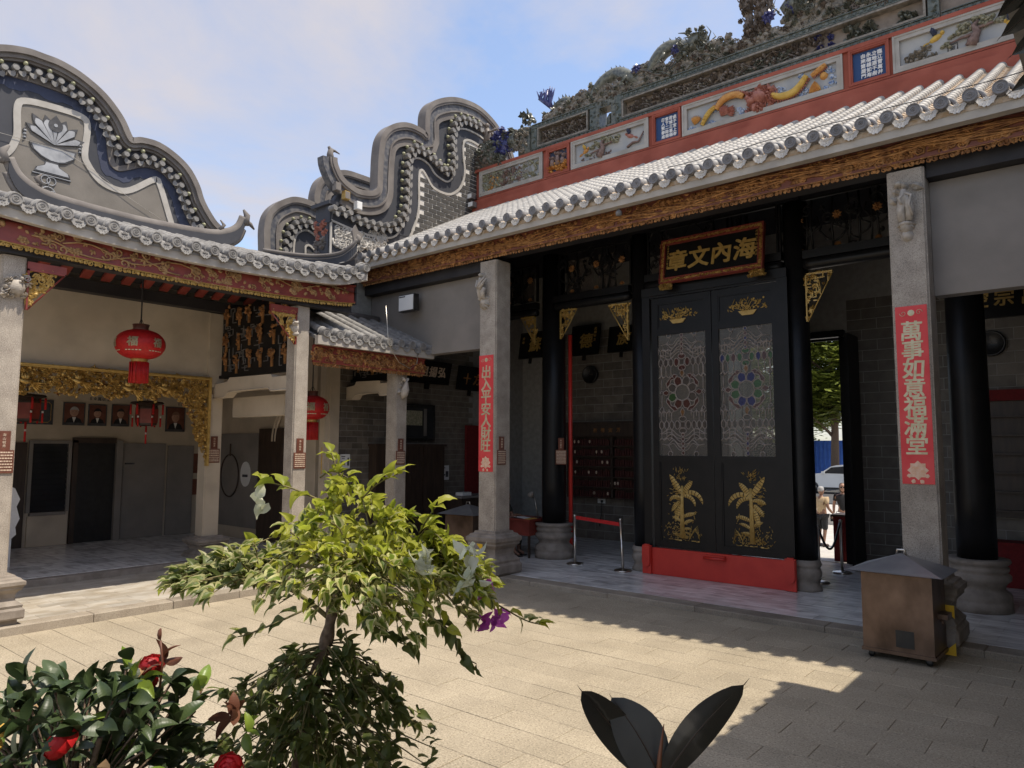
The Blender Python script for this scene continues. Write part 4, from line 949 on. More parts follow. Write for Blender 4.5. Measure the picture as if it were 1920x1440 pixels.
def dragon(x0, dirn, m, L=4.0):
    P = []; n = 60
    for i in range(n):
        q_ = i/(n-1); x = x0+dirn*L*q_; P.append((x, CY+.16+.05*sin(i*.5), 10.66+.36*q_**.8+.22*sin(q_*15.5+.6)))
    q = G(); rr = [.06+.10*min(1, 2.2*i/n)*(1 if i < n-8 else .8) for i in range(n)]; q.tube(P, rr, 9)
    for i in range(1, n-1):
        p = Vector(P[i])
        for s in (-1, 1):
            q.petal(0, 0, rr[i]*1.0, rr[i]*.8, pi/2, .02, 0, T=Matrix.Translation(p+Vector((0,s*rr[i]*.7,-rr[i]*.1))) @ Matrix.Rotation(s*.5,4,'X') @ Matrix.Rotation(pi/2,4,'X'))
        if i % 2: q.add([(p.x-.03,p.y-.012,p.z+rr[i]*.85),(p.x+.03,p.y-.012,p.z+rr[i]*.85),(p.x+.03,p.y+.012,p.z+rr[i]*.85),(p.x-.03,p.y+.012,p.z+rr[i]*.85),(p.x-dirn*.04,p.y,p.z+rr[i]*.85+.11)], [(0,1,4),(1,2,4),(2,3,4),(3,0,4)])
    for k in (.28,.55,.8):
        p = P[int(k*n)]; q.tube([p,(p[0]+.12*dirn,p[1]-.14,p[2]-.12),(p[0]+.02,p[1]-.2,p[2]-.26)], [.06,.045,.03], 6)
        for t in range(4): q.tube([(p[0]+.02,p[1]-.2,p[2]-.26),(p[0]+.02+(t-1.5)*.06,p[1]-.22,p[2]-.34)], [.025,.006], 4)
    hx, hy, hz = P[-1]
    q.tube([(hx-.05*dirn,hy,hz),(hx+.08*dirn,hy,hz+.1),(hx+.22*dirn,hy,hz+.12),(hx+.36*dirn,hy,hz+.06)], [.14,.21,.18,.10], 9); carve(q, .6, .5, .1, 40, size=.14, T=FY(hx-.25, hy-.12, hz-.15), vines=False)
    q.tube([(hx+.1*dirn,hy,hz-.02),(hx+.35*dirn,hy,hz-.12)], [.08,.03], 6)
    for s in (-1, 1):
        q.tube([(hx+.05*dirn,hy+s*.07,hz+.2),(hx-.1*dirn,hy+s*.1,hz+.36),(hx-.24*dirn,hy+s*.12,hz+.40)], [.03,.022,.008], 5); q.lathe([(0,-.035),(.035,0),(0,.035)], 7, TR(hx+.2*dirn,hy+s*.11,hz+.2))
        q.tube([(hx+.4*dirn,hy+s*.05,hz+.04),(hx+.5*dirn,hy+s*.12,hz+.16),(hx+.42*dirn,hy+s*.16,hz+.3)], [.02,.014,.004], 4)
    for k in range(14): q.petal(0,0,R.uniform(.15,.3),.07,1.2+k*.2,.03,0,T=Matrix.Translation((hx-.02*dirn,hy-.06+.12*(k%2),hz+.05)) @ Matrix.Rotation(pi/2,4,'X') @ Matrix.Scale(-1 if dirn > 0 else 1,4,(1,0,0)))
    d = wpart('ridge_dragon', q, m, cr_)
    q = G()
    for k in range(9): q.tube([(x0,CY+.12,10.8),(x0-dirn*(.02+.05*k),CY+.1+.04*(k%3),10.95+.03*k),(x0-dirn*(-.06+.05*k),CY+.1,11.12+.06*(k%4)),(x0-dirn*(-.12+.07*k),CY+.1,11.26+.05*(k%3))], [.05,.045,.03,.008], 5)
    part('dragon_tail_flame', q, cblue_m, d, I4)
dragon(-10.35, 1, cteal_m, 3.75); dragon(-.1, -1, cteal_m, 4.2)
q = G()
for k in range(60): x = R.uniform(-5.45,-4.85); z = R.uniform(10.5,11.6); q.tube([(x,CY+.15,z),(x+R.uniform(-.1,.1),CY+.1,z+.2),(x+R.uniform(-.16,.16),CY+.15,z+.42)], [.05,.04,.01], 6)
carve(q, .66, 1.4, .14, 110, size=.11, T=FY(-5.5, CY+.1, 10.5), mix=(.2,.4,.85), vines=False)
q.lathe([(0,-.12),(.085,-.08),(.12,0),(.085,.08),(0,.12)], 12, TR(-5.15,CY+.15,11.75)); wpart('flaming_pearl', q, cbrown_m, cr_, stuff=True)
for x, z, r in ((-4.45,11.0,.17),(-3.75,11.25,.2),(-7.9,10.9,.12),(-6.9,11.0,.14),(-4.9,10.95,.14),(-3.2,11.2,.16)):
    q = G()
    for k in range(9): q.petal(0, 0, r*1.1, r*.6, k*.7, .06, .0, T=FY(x, CY+.02, z)); 
    for k in range(7): q.petal(0, 0, r*.7, r*.5, k*.9+.3, .07, .03, T=FY(x, CY+.02, z))
    wpart('blue_flower', q, cblue_m, cr_)
for x, z, lab in ((-12.66,8.95,'upper small grey lamp box on the left end of the red ridge wall'),(-12.62,8.72,'lower small grey lamp box on the left end of the red ridge wall')):
    t = thing('flood_lamp', lab, 'lamp', (x, RY-.2, z)); wpart('housing', G().box((x-.09,RY-.34,z-.07),(x+.09,RY-.2,z+.07)), gable_m, t); wpart('glass_front', G().box((x-.075,RY-.345,z-.055),(x+.075,RY-.341,z+.055)), plastic_m, t); wpart('bracket', G().box((x-.02,RY-.2,z-.02),(x+.02,RY-.03,z+.02)), darksteel_m, t)

# ================================================================== LEFT WING : veranda roof, boards, walls
AX = 5.28
def lz(y):
    d = abs(y-AX); return .018*d*d+(.12*((d-2.6)/.7)**2 if d > 2.6 else 0)
EX, LEZ, RX, RZ = -10.80, 5.50, -12.8, 6.18
lr = thing('tiled_roof', 'grey tiled veranda roof on the left with upswept corner', 'roof', (-11.5, AX, 5.2))
ysr = [1.98+.3*i for i in range(23)]
LL = math.hypot(RX-EX, RZ-LEZ); la = math.atan2(RZ-LEZ, abs(RX-EX))
me_rollL = roll_mesh(LL-.05, .075).mesh('tile_row'); me_rollL.materials.append(tileg_m)
me_discL = DISC.mesh('eave_disc'); me_discL.materials.append(tileg_m)
me_dripL = DRIP.mesh('drip_tile'); me_dripL.materials.append(tileg_m)
me_claspL = CLASP.mesh('tile_clasp'); me_claspL.materials.append(tileg_m)
ZR = Matrix.Rotation(pi/2, 4, 'Z')        # hall tiles face -Y ; turned to face +X
def tile_set(parent, x, y, z, ang, roll, dsc, drp, cls, nodrip=False):
    M = Matrix.Translation((x-.05, y, z+R.uniform(-.004,.004))) @ ZR
    part('tile_row', roll, None, parent, M @ Matrix.Rotation(ang, 4, 'X'))
    part('eave_disc', dsc, None, parent, Matrix.Translation((x, y, z)) @ ZR @ Matrix.Rotation(R.uniform(0,6), 4, 'Y'))
    if not nodrip: part('drip_tile', drp, None, parent, Matrix.Translation((x-.03, y+.15, z-.015+.3*(lz(y+.15)-lz(y) if parent is lr else 0))) @ ZR)
    part('tile_clasp', cls, None, parent, M)
for y in ysr: tile_set(lr, EX, y, LEZ+lz(y), la-.3*lz(y), me_rollL, me_discL, me_dripL, me_claspL, y > 8.5)
q, u_, fa, so = G(), G(), G(), G()
N = 34
for i in range(N):
    a, c = 1.85+6.8*i/N, 1.85+6.8*(i+1)/N
    for gg, x0, z0, x1, z1, th in ((q,EX-.04,LEZ-.08,RX,RZ-.05,.05),(u_,EX-.12,LEZ-.14,RX,RZ-.12,.03)):
        za, zc = z0+lz(a), z0+lz(c); k0 = .25
        gg.add([(x0,a,za),(x0,c,zc),(x1,c,z1+k0*lz(c)),(x1,a,z1+k0*lz(a)),(x0,a,za-th),(x0,c,zc-th),(x1,c,z1+k0*lz(c)-th),(x1,a,z1+k0*lz(a)-th)], [(0,1,2,3),(7,6,5,4),(0,4,5,1),(2,6,7,3)])
    zb, zd = LEZ-.245+lz(a), LEZ-.245+lz(c)
    fa.add([(EX-.05,a,zb),(EX-.05,c,zd),(EX-.05,c,zd+.19),(EX-.05,a,zb+.19),(EX-.17,a,zb),(EX-.17,c,zd),(EX-.17,c,zd+.19),(EX-.17,a,zb+.19)], [(0,1,2,3),(7,6,5,4),(0,4,5,1),(3,2,6,7)])
    so.add([(EX-.17,a,zb+.06),(EX-.17,c,zd+.06),(EX-.45,c,zd+.05),(EX-.45,a,zb+.05)], [(3,2,1,0)])
wpart('roof_boards', q, tileg_m, lr); wpart('underside_boards', u_, ceil_m, lr); wpart('eave_fascia', fa, fascia_m, lr); wpart('eave_soffit', so, ceil_m, lr)
bk = G(); bk.add([(RX,1.8,RZ),(RX,8.7,RZ),(-14.1,8.7,5.75),(-14.1,1.8,5.75),(RX,1.8,RZ-.06),(RX,8.7,RZ-.06),(-14.1,8.7,5.69),(-14.1,1.8,5.69)], [(0,1,2,3),(7,6,5,4),(0,4,5,1),(1,5,6,2)]); wpart('back_slope', bk, tileg_m, lr)
en = G(); en.box((-12.9,8.57,5.58),(-10.86,8.66,5.77)); wpart('end_fascia', en, fascia_m, lr)
# main ridge with swallow tails, and the corner hip ridge
def ridge(P, w, h, tip, name):
    P = smooth3(P, 5); n = len(P)
    a, b_ = G(), G()
    for i in range(n-1):
        p, r_ = Vector(P[i]), Vector(P[i+1]); t = (r_-p); t.z = 0; t.normalize(); s = Vector((-t.y, t.x, 0))*w
        h0 = h
        a.add([p+s*.8, p-s*.8, r_-s*.8, r_+s*.8, p+s*.8+Vector((0,0,h0)), p-s*.8+Vector((0,0,h0)), r_-s*.8+Vector((0,0,h0)), r_+s*.8+Vector((0,0,h0))], [(0,1,5,4),(2,3,7,6),(1,2,6,5),(3,0,4,7)])
    b_.tube([(p[0],p[1],p[2]+h+.02) for p in P], w*1.25, 8, flat=.6); b_.tube([(p[0],p[1],p[2]+h-.05) for p in P], w*1.05, 6, flat=.4); b_.tube([(p[0],p[1],p[2]+.02) for p in P], w*1.1, 6, flat=.4)
    o = wpart(name, a, slate_m, lr); part('ridge_moulding', b_, gable_m, o, I4)
def smooth3(P, k):
    out = []; n = len(P)
    for i in range(n-1):
        p0, p1, p2, p3 = [Vector(P[max(0, min(n-1, i+d))]) for d in (-1,0,1,2)]
        for j in range(k):
            t = j/k; out.append(tuple(.5*((2*p1)+(p2-p0)*t+(2*p0-5*p1+4*p2-p3)*t*t+(-p0+3*p1-3*p2+p3)*t**3)))
    out.append(tuple(P[-1])); return out
ridge([(RX,3.28,6.56),(RX,3.40,6.34),(RX,3.62,6.19),(RX,4.0,6.10),(RX,5.2,6.06),(RX,6.4,6.12),(RX,6.82,6.22),(RX,7.06,6.38),(RX,7.16,6.60)], .07, .22, 1, 'main_ridge')
ridge([(-12.5,7.42,5.92),(-12.25,7.87,5.89),(-11.95,8.29,5.89),(-11.6,8.56,5.94),(-11.4,8.68,6.07),(-11.33,8.76,6.20)], .06, .26, 1, 'hip_ridge')
for y, s in ((3.24,-1),(7.2,1)):
    q = G(); q.tube([(RX,y,6.72),(RX,y+s*.04,6.9),(RX,y-s*.04,7.0)], [.085,.06,.02], 7); q.tube([(RX,y,6.78),(RX,y+s*.12,6.74),(RX,y+s*.2,6.66)], [.06,.04,.015], 6); q.tube([(RX,y-s*.5,6.50),(RX,y-s*.42,6.6),(RX,y-s*.5,6.68)], [.04,.035,.012], 6); q.tube([(RX,y-s*.5,6.5),(RX,y-s*.25,6.48)], [.03,.012], 5); wpart('ridge_tail_tip', q, gable_m, lr)
q = G(); q.tube([(-11.33,8.76,6.42),(-11.31,8.78,6.55),(-11.36,8.72,6.62)], [.07,.05,.015], 6); q.prism([(0,0),(.16,.05),(.22,.18),(.10,.22),(.02,.34),(-.06,.2)], -.02, .02, FX(-11.33,8.68,6.44)); wpart('hip_tail_tip', q, gable_m, lr)
def lcurve(u): return .0115*((1.9+u)-AX)**2+(.05*max(0, abs(1.9+u-AX)-2.6)**2)
boardgold_m = mat('faded_gold_paint', (.30,.17,.07), (.42,.26,.12), 16, .6)
eave_board('red board with gilt scrolls along the left veranda eave', FX(-11.05, 1.9, 4.93), 6.62, .34, .085, redlac_m, boardgold_m, 11, 150, lcurve, True)
R = random.Random(21)
b = thing('dark_beam', 'dark front beam behind the red veranda board', 'beam', (-11.2, AX, 5.0)); wpart('beam_bar', G().box((-11.32,1.9,4.96),(-11.12,8.5,5.2)), ceil_m, b)
# gold corner brackets beside the two veranda pillars
def spandrel(label, F, w, h, flip, m, fm, n, seed, lattice=False):
    t = thing('carved_bracket', label, 'bracket', tuple(F.translation))
    ins = (lambda u, v: v > h*(u/w)*1.02+.02) if not flip else (lambda u, v: v > h*((w-u)/w)*1.02+.02)
    q = G()
    if lattice:
        for i in range(60):
            u, v = R.uniform(0, w), R.uniform(0, h)
            if ins(u, v): (q.box((u,v,0),(min(w,u+.07),v+.014,.025)) if i % 2 else q.box((u,v-.06,0),(u+.014,v+.02,.022)))
    carve(q, w, h, .03, n, ins, .075, mix=(.2,.35,.9)); part('openwork', q, m, t, F, stuff=True)
    q = G(); q.box((0,h-.025,-.02),(w,h,.03)); q.box((0,h+.002,-.03),(w+.02,h+.10,.02)) if not lattice else None
    if not flip: q.box((0,0,-.02),(.022,h,.03)); q.tube([(.02,.0,.0),(w,h-.02,.0)], .012, 5)
    else: q.box((w-.022,0,-.02),(w,h,.03)); q.tube([(w-.02,.0,.0),(0,h-.02,.0)], .012, 5)
    part('bracket_frame', q, fm, t, F)
spandrel('gilt carved corner bracket at the left edge under the veranda beam', FX(-11.2,3.17,4.24), .45, .56, False, goldp_m, redlac_m, 60, 1)
spandrel('gilt carved corner bracket beside the sunlit veranda pillar', FX(-11.2,6.83,4.24), .52, .56, True, goldp_m, redlac_m, 60, 2)
# plaster wall over the opening, beam and rafters
pw = thing('plaster_wall', 'weathered cream plaster wall above the gilded opening', 'wall', (-14.1, AX, 3.8))
wpart('wall_body', G().box((-14.35,-1,3.80),(-14.08,9.4,5.70)), plcream_m, pw); wpart('plaster_pilaster', G().box((-14.10,7.22,3.62),(-14.02,7.56,5.12)), plcream_m, pw); wpart('rail', G().box((-14.10,2.95,3.79),(-14.02,7.22,3.835)), plcream_m, pw)
cl = thing('veranda_ceiling', 'near black veranda ceiling with dull red rafters', 'ceiling', (-13, AX, 5.2))
wpart('wall_plate', G().box((-14.07,1.9,5.14),(-13.85,8.6,5.34)), ceil_m, cl); wpart('ceiling_purlin', G().box((-12.95,1.9,5.5),(-12.75,8.6,5.72)), ceil_m, cl); wpart('end_boards', G().box((-14.05,8.5,5.12),(-11.05,8.56,6.0)), ceil_m, cl)
for i in range(19):
    y = 2.3+.345*i; q = G(); q.add([(-13.86,y,5.37),(-12.7,y,5.86),(-12.7,y+.16,5.86),(-13.86,y+.16,5.37),(-13.86,y,5.42),(-12.7,y,5.91),(-12.7,y+.16,5.91),(-13.86,y+.16,5.42)], [(0,1,2,3),(7,6,5,4),(0,4,5,1),(1,5,6,2),(2,6,7,3),(3,7,4,0)]); wpart('rafter', q, redlac_m, cl)
q = G(); q.add([(-13.9,1.8,5.44),(-12.75,1.8,5.93),(-12.75,8.6,5.93),(-13.9,8.6,5.44),(-11.0,1.8,5.34),(-11.0,8.6,5.34)], [(0,1,2,3),(1,4,5,2)]); wpart('ceiling_boards', q, ceil_m, cl)
wpart('lantern_hook', G().tube([(-12.6,5.27,4.5),(-12.6,5.26,5.8)], .012, 5), ceil_m, cl)
# gilded fringe
gf_ = thing('gilded_fringe', 'gilded openwork fringe of birds and branches framing the room', 'carved fringe', (-14.03, AX, 3.78))
W0, H0 = 4.1, 1.74
def fr_in(u, v):
    e = min(u, W0-u); bot = H0-.46-.05*sin(u*9)-(.03*sin(u*23)) ; 
    if W0-u < .47: bot = min(bot, .04+1.24*((W0-u)/.47))
    return v > bot
FF2 = FX(-14.02,3.12,2.04)
q = G(); carve(q, W0, H0, .055, 620, fr_in, .085, mix=(.2,.36,.78)); carve(q, W0, H0, .04, 900, fr_in, .05, n0=.01, mix=(.2,.4,.82)); part('gilt_carving', q, gold_m, gf_, FF2, stuff=True)
q = G(); carve(q, W0, H0, .04, 340, lambda u, v: fr_in(u, v-.05), .08, n0=-.05, mix=(.2,.3,.8)); part('gilt_carving_back', q, oldgold_m, gf_, FF2, stuff=True)
q = G(); q.box((0,H0-.03,-.03),(W0,H0+.03,.06)); q.box((W0,.0,-.03),(W0+.05,H0+.03,.06)); q.tube([(0,H0+.012,.065),(W0,H0+.012,.065)], .012, 5); part('gilt_frame', q, goldp_m, gf_, FF2)
for u, v, s in ((.9,1.44,.95),(2.55,1.42,1.0),(3.2,1.47,.85),(1.7,1.5,.85)):
    q = G(); q.tube([(u-.12*s,v+.05*s,.07),(u,v,.09),(u+.1*s,v+.02*s,.08)], [.02*s,.05*s,.025*s], 7); q.dome(u-.15*s,v+.075*s,.03*s,.03*s,.1,7)
    for k in range(5): q.petal(u+.08*s, v, .24*s, .04*s, -.9+k*.22, .03, .06)
    for k in range(3): q.petal(u, v+.02*s, .14*s, .07*s, 1.2+k*.4, .04, .07)
    part('gilt_bird', q, gold_m, gf_, FF2)
# stone beams with stepped ends, and black lattice panels over them
def stone_beam(label, x0, x1, y, zb, sc=1.0):
    w = x1-x0; e = .22*w
    P = [(0,zb),(e*.75,zb),(e*.85,zb+.035),(e,zb+.09),(e*1.5,zb+.11),(w-e*1.0,zb+.11),(w-e*.85,zb+.05),(w,zb+.05),(w,zb+.30),(w-e*.8,zb+.30),(w-e*.9,zb+.36),(e*1.1,zb+.38),(e*.9,zb+.30),(0,zb+.27)]
    t = thing('stone_beam', label, 'beam', ((x0+x1)/2, y, zb)); part('beam_bar', G().prism(P, -.10, .10), plcream_m, t, FY(x0, y, 0))
    q = G(); q.tube([(p[0], p[1], .10) for p in P[:8]], .018, 6); part('beam_moulding', q, plcream_m, t, FY(x0, y, 0))
stone_beam('pale stone beam with cloud ends from the plaster pillar to the sunlit pillar', -14.05, -11.46, 7.45, 3.40)
stone_beam('pale stone beam with cloud ends meeting the fish bracket pillar', -13.0, -11.6, 9.95, 3.46)
linegrey_m = mat('dull_grey_line', (.13,.12,.11), (.19,.175,.16), 9, .6)
def lattice(label, x0, x1, y, z0, z1, nf, seed):
    t = thing('lattice_panel', label, 'lattice panel', ((x0+x1)/2, y, z0)); w, h = x1-x0, z1-z0; F = FY(x0, y, z0); r = random.Random(seed)
    q = G(); q.box((0,0,-.05),(w,h,0)); q.box((-.03,-.06,-.08),(w+.03,.0,.04)); part('black_board', q, black_m, t, F)
    q = G(); k = 0
    while k < nf*5:
        a, b_ = r.uniform(.02, w-.2), r.uniform(.03, h-.15); d = r.uniform(.08,.2); e = r.uniform(.06,.24)
        P = r.choice([[(a,b_,.01),(a,b_+e,.01),(a+d,b_+e,.01),(a+d,b_+e*.4,.01)],[(a,b_,.01),(a+d,b_,.01),(a+d,b_+e*.5,.01),(a+d*.5,b_+e*.5,.01)],[(a,b_+e,.01),(a,b_,.01),(a+d*.7,b_,.01)]])
        P = [(min(w-.02,p[0]),min(h-.02,p[1]),.01) for p in P]
        for i in range(len(P)-1):
            (u0,v0,_),(u1,v1,_) = P[i],P[i+1]; q.box((min(u0,u1)-.006,min(v0,v1)-.006,0),(max(u0,u1)+.006,max(v0,v1)+.006,.014+.0006*(k%9)))
        k += 1
    part('meander_lines', q, linegrey_m, t, F, stuff=True)
    cols = max(3, int(w/.36)); k = 0
    for i in range(cols):
        for j in range(max(1, int(h/.45))):
            u = (i+.5)*w/cols+r.uniform(-.04,.04); v = (j+.5)*h/max(1,int(h/.45))+r.uniform(-.05,.05); q = G()
            hh = min(.34, h*.6); q.box((u-.035,v-hh*.5,0),(u+.035,v+hh*.3,.02)); carve(q, .16, hh*.6, .05, 12, size=.07, T=Matrix.Translation((u-.08,v-.02,.02)), vines=False)
            part('gilt_figure', q, oldgold_m, t, F)
lattice('black lattice panel with gilt figures above the stone beam left of the sunlit pillar', -14.0, -11.5, 7.48, 3.86, 5.22, 13, 3)
lattice('low black lattice panel under the small tiled roof', -12.95, -11.62, 9.98, 3.90, 4.42, 5, 4)
single('plaster_lintel', G().box((-14.0,7.75,3.02),(-12.1,7.95,3.42)), plcream_m, 'plain cream lintel behind the sunlit pillar over the dark doorway', 'lintel')
# passage wall with moon gate trim, mural and dark door
aw = thing('passage_wall', 'dim cream wall with a white painted board at the end of the veranda', 'wall', (-15.5, 9.5, 0))
wpart('wall_body', G().box((-18.4,9.42,0),(-13.46,9.62,6.0)), plcream_m, aw)
wpart('white_board', G().box((-17.8,9.385,.5),(-15.72,9.418,2.75)), plgrey_m, aw)
q = G(); P = [(-16.95+.42*cos(t*.2618), 9.37, 1.72+.52*sin(t*.2618)) for t in range(24)]; q.tube(P, .018, 5, closed=True); q.tube([(-16.95,9.37,2.2),(-16.95,9.37,2.5)], .02, 5); wpart('painted_ring', q, darkwood_m, aw)
q = G(); q.prism([(.22*cos(t*.3), .30*sin(t*.3)) for t in range(21)], 0, .02, FY(-16.22,9.385,1.77)); wpart('white_oval', q, plastic_m, aw)
wpart('oval_mark', G().box((-16.33,9.355,1.70),(-16.1,9.364,1.76)), ink_m, aw)
q = G(); q.box((-15.6,9.33,.24),(-14.6,9.40,2.85)); wpart('dark_door', q, darkwood_m, aw)
q = G(); P = [(-14.0+1.05*cos(t), 9.36, 2.55+1.05*sin(t)) for t in [pi*.5+pi*.5*k/12 for k in range(13)]]; q.tube(P, .05, 6); q.tube([(x,y-.02,z-.0) for x,y,z in [(-14.0+.93*cos(t), 9.36, 2.55+.93*sin(t)) for t in [pi*.5+pi*.5*k/12 for k in range(13)]]], .03, 6); wpart('moon_gate_trim', q, plcream_m, aw)
pp = thing('wall_pilaster', 'pale plaster pilaster at the start of the brick passage wall', 'pilaster', (-13.0, 9.45, .1)); wpart('pilaster_shaft', G().box((-13.1,9.25,.1),(-12.92,9.62,4.6)), plcream_m, pp); wpart('pilaster_edge', G().box((-12.918,9.36,.1),(-12.90,9.40,4.6)), plcream_m, pp)
# room behind the gilded opening
rb = thing('room_wall', 'shaded back wall of the side room with window and doors', 'wall', (-18.3, 6, .2))
wpart('wall_body', G().box((-18.8,-1,.2),(-18.32,9.42,4.6)), plcream_m, rb)
wpart('dark_doorway', G().box((-18.33,6.38,.24),(-18.28,7.2,2.5)), blackp_m, rb)  # flat black sheet stands in for the shade inside the opening
q = G(); q.box((-18.32,6.28,.24),(-18.22,6.38,2.56)); q.box((-18.32,6.28,2.5),(-18.22,7.2,2.62)); wpart('door_frame', q, darkwood_m, rb)
wpart('white_post', G().box((-18.32,7.2,.24),(-18.18,7.34,2.56)), plgrey_m, rb)
dr = wpart('grey_door', G().box((-18.32,7.38,.24),(-18.26,8.38,2.5)), plgrey_m, rb); part('door_handle', G().box((-18.26,7.43,2.0),(-18.2,7.62,2.03)), ink_m, dr, I4)
wf = G(); wf.box((-18.32,5.42,.97),(-18.24,5.49,2.55)); wf.box((-18.32,6.19,.97),(-18.24,6.26,2.55)); wf.box((-18.32,5.49,2.48),(-18.24,6.19,2.55)); wf.box((-18.32,5.49,.9),(-18.22,6.19,.97)); w_ = wpart('louvre_window', wf, plgrey_m, rb)
part('dark_glass', G().box((-18.319,5.49,.97),(-18.312,6.19,2.48)), carglass_m, w_, I4)
q = G(); [q.add([(-18.30,5.49,z),(-18.30,6.19,z),(-18.26,6.19,z-.10),(-18.26,5.49,z-.10)], [(0,1,2,3)]) for z in [1.1+.118*k for k in range(12)]]; part('louvre_blades', q, carglass_m, w_, I4, stuff=True)
wpart('panel_below_window', G().box((-18.32,5.46,.24),(-18.25,6.24,.9)), plcream_m, rb)
dr = wpart('brown_door', G().box((-18.32,4.3,.24),(-18.25,5.38,2.5)), darkwood_m, rb)
q = G(); q.box((-18.32,8.45,.24),(-18.27,9.1,2.45)); wpart('dim_panel', q, plgrey_m, rb)
for z0, z1, y0 in ((1.75,2.25,8.95),(1.2,1.6,8.9)): wpart('brown_notice', G().box((-18.32,y0,z0),(-18.29,y0+.35,z1)), copper_m, rb)
cg = thing('room_ceiling', 'dim ceiling of the side room behind the gilded fringe', 'ceiling', (-16.3, 5, 4.2)); wpart('ceiling_boards', G().box((-18.4,-1,4.2),(-14.3,9.42,4.3)), plgrey_m, cg)
single('room_end_wall', G().box((-18.8,-1.2,.2),(-11.3,-1.0,6.0)), plcream_m, 'plain plaster wall closing the left veranda towards the viewer', 'wall')
# small lower roof over the passage
sr = thing('tiled_roof', 'small lower tiled roof sloping over the passage pillar', 'roof', (-11.6, 9.1, 4.3))
sa = math.atan2(.80, 1.85); me_rollS = roll_mesh(2.0, .078).mesh('tile_row'); me_rollS.materials.append(tileg_m)
for i in range(10): tile_set(sr, -11.0, 7.87+.298*i, 4.50, sa, me_rollS, me_discL, me_dripL, me_claspL, i == 9)
q = G(); q.add([(-11.03,7.72,4.40),(-11.03,10.68,4.40),(-13.0,10.68,5.22),(-13.0,7.72,5.22),(-11.03,7.72,4.34),(-11.03,10.68,4.34),(-13.0,10.68,5.16),(-13.0,7.72,5.16)], [(0,1,2,3),(7,6,5,4),(0,4,5,1),(1,5,6,2),(2,6,7,3),(3,7,4,0)]); wpart('roof_boards', q, tileg_m, sr)
wpart('eave_fascia', G().box((-11.12,7.70,4.28),(-11.02,10.60,4.44)), fascia_m, sr); wpart('ridge_cap', G().tube([(-12.75,7.8,5.28),(-12.75,10.5,5.28)], .09, 8), gable_m, sr)
eave_board('brown carved board under the eave of the small tiled roof', FX(-11.18, 7.72, 3.88), 2.75, .32, .08, redlac_m, oldgold_m, 13, 190)
R = random.Random(31)
ch = G(); ch.tube([(-10.95,9.2,5.2),(-10.93,9.25,4.6),(-10.9,9.3,4.35),(-10.88,9.5,4.1),(-10.88,9.8,4.0),(-10.9,10.0,4.12),(-10.93,10.05,4.35)], .008, 5); single('steel_chain', ch, steel_m, 'thin chain hanging in a loop over the small roof eave', 'chain')
fl = thing('flood_lamp', 'square white flood lamp on the grey wall above the small roof', 'lamp', (-11.47, 10.3, 5.3))
wpart('housing', G().box((-11.72,10.2,5.30),(-11.24,10.34,5.66)), darksteel_m, fl); wpart('glass_front', G().box((-11.70,10.185,5.32),(-11.26,10.199,5.64)), plastic_m, fl); wpart('bracket', G().box((-11.5,10.34,5.42),(-11.44,10.5,5.48)), darksteel_m, fl); wpart('label_strip', G().box((-11.69,10.181,5.60),(-11.5,10.184,5.625)), ink_m, fl)

# right wing (behind the camera's right shoulder): only its roof, wall and pillars, which shade the court
rw_ = thing('tiled_roof', 'veranda roof of the right wing beside the viewer that shades the court', 'roof', (.6, AX, 5.3))
q = G(); MX = -.42
for i in range(N):
    a, c = 1.85+6.8*i/N, 1.85+6.8*(i+1)/N
    q.add([(MX,a,LEZ+.03+lz(a)),(MX,c,LEZ+.03+lz(c)),(MX+4,c,RZ),(MX+4,a,RZ),(MX,a,LEZ-.22+lz(a)),(MX,c,LEZ-.22+lz(c)),(MX+4,c,RZ-.2),(MX+4,a,RZ-.2)], [(0,1,2,3),(7,6,5,4),(0,4,5,1),(2,6,7,3)])  # roof widened out of view to keep stray sun off the paving
q.box((MX,-4,LEZ-.22),(MX+4,1.85,LEZ+.2))
wpart('roof_boards', q, tileg_m, rw_)
for y in ysr: part('eave_disc', me_discL, None, rw_, Matrix.Translation((MX, y, LEZ+lz(y))) @ Matrix.Rotation(-pi/2, 4, 'Z'))
q = G(); q.add([(MX,7.75,4.55),(MX,10.68,4.55),(1.6,10.68,5.3),(1.6,7.75,5.3),(MX,7.75,4.3),(MX,10.68,4.3),(1.6,10.68,5.1),(1.6,7.75,5.1)], [(0,1,2,3),(7,6,5,4),(0,4,5,1),(1,5,6,2),(2,6,7,3),(3,7,4,0)]); wpart('low_roof', q, tileg_m, rw_)
single('gable_wall', G().prism([(9.1,4.3),(15.2,4.3),(15.2,10.2),(14.4,11.1),(13.5,11.4),(12.3,11.1),(11.8,10.1),(10.6,9.8),(10.3,8.3),(9.1,8.1)], 0, .45, FX(1.55,0,0)), gable_m, 'unseen hall gable wall at the right end, added to block the sun', 'gable wall')  # mirrored gable out of view, put in to stop sun leaking past the stove
wl_ = G(); wl_.box((2.35,-4,0),(2.6,16.3,6.0)); single('side_wall', wl_, plcream_m, 'plain wall at the back of the right wing', 'wall')
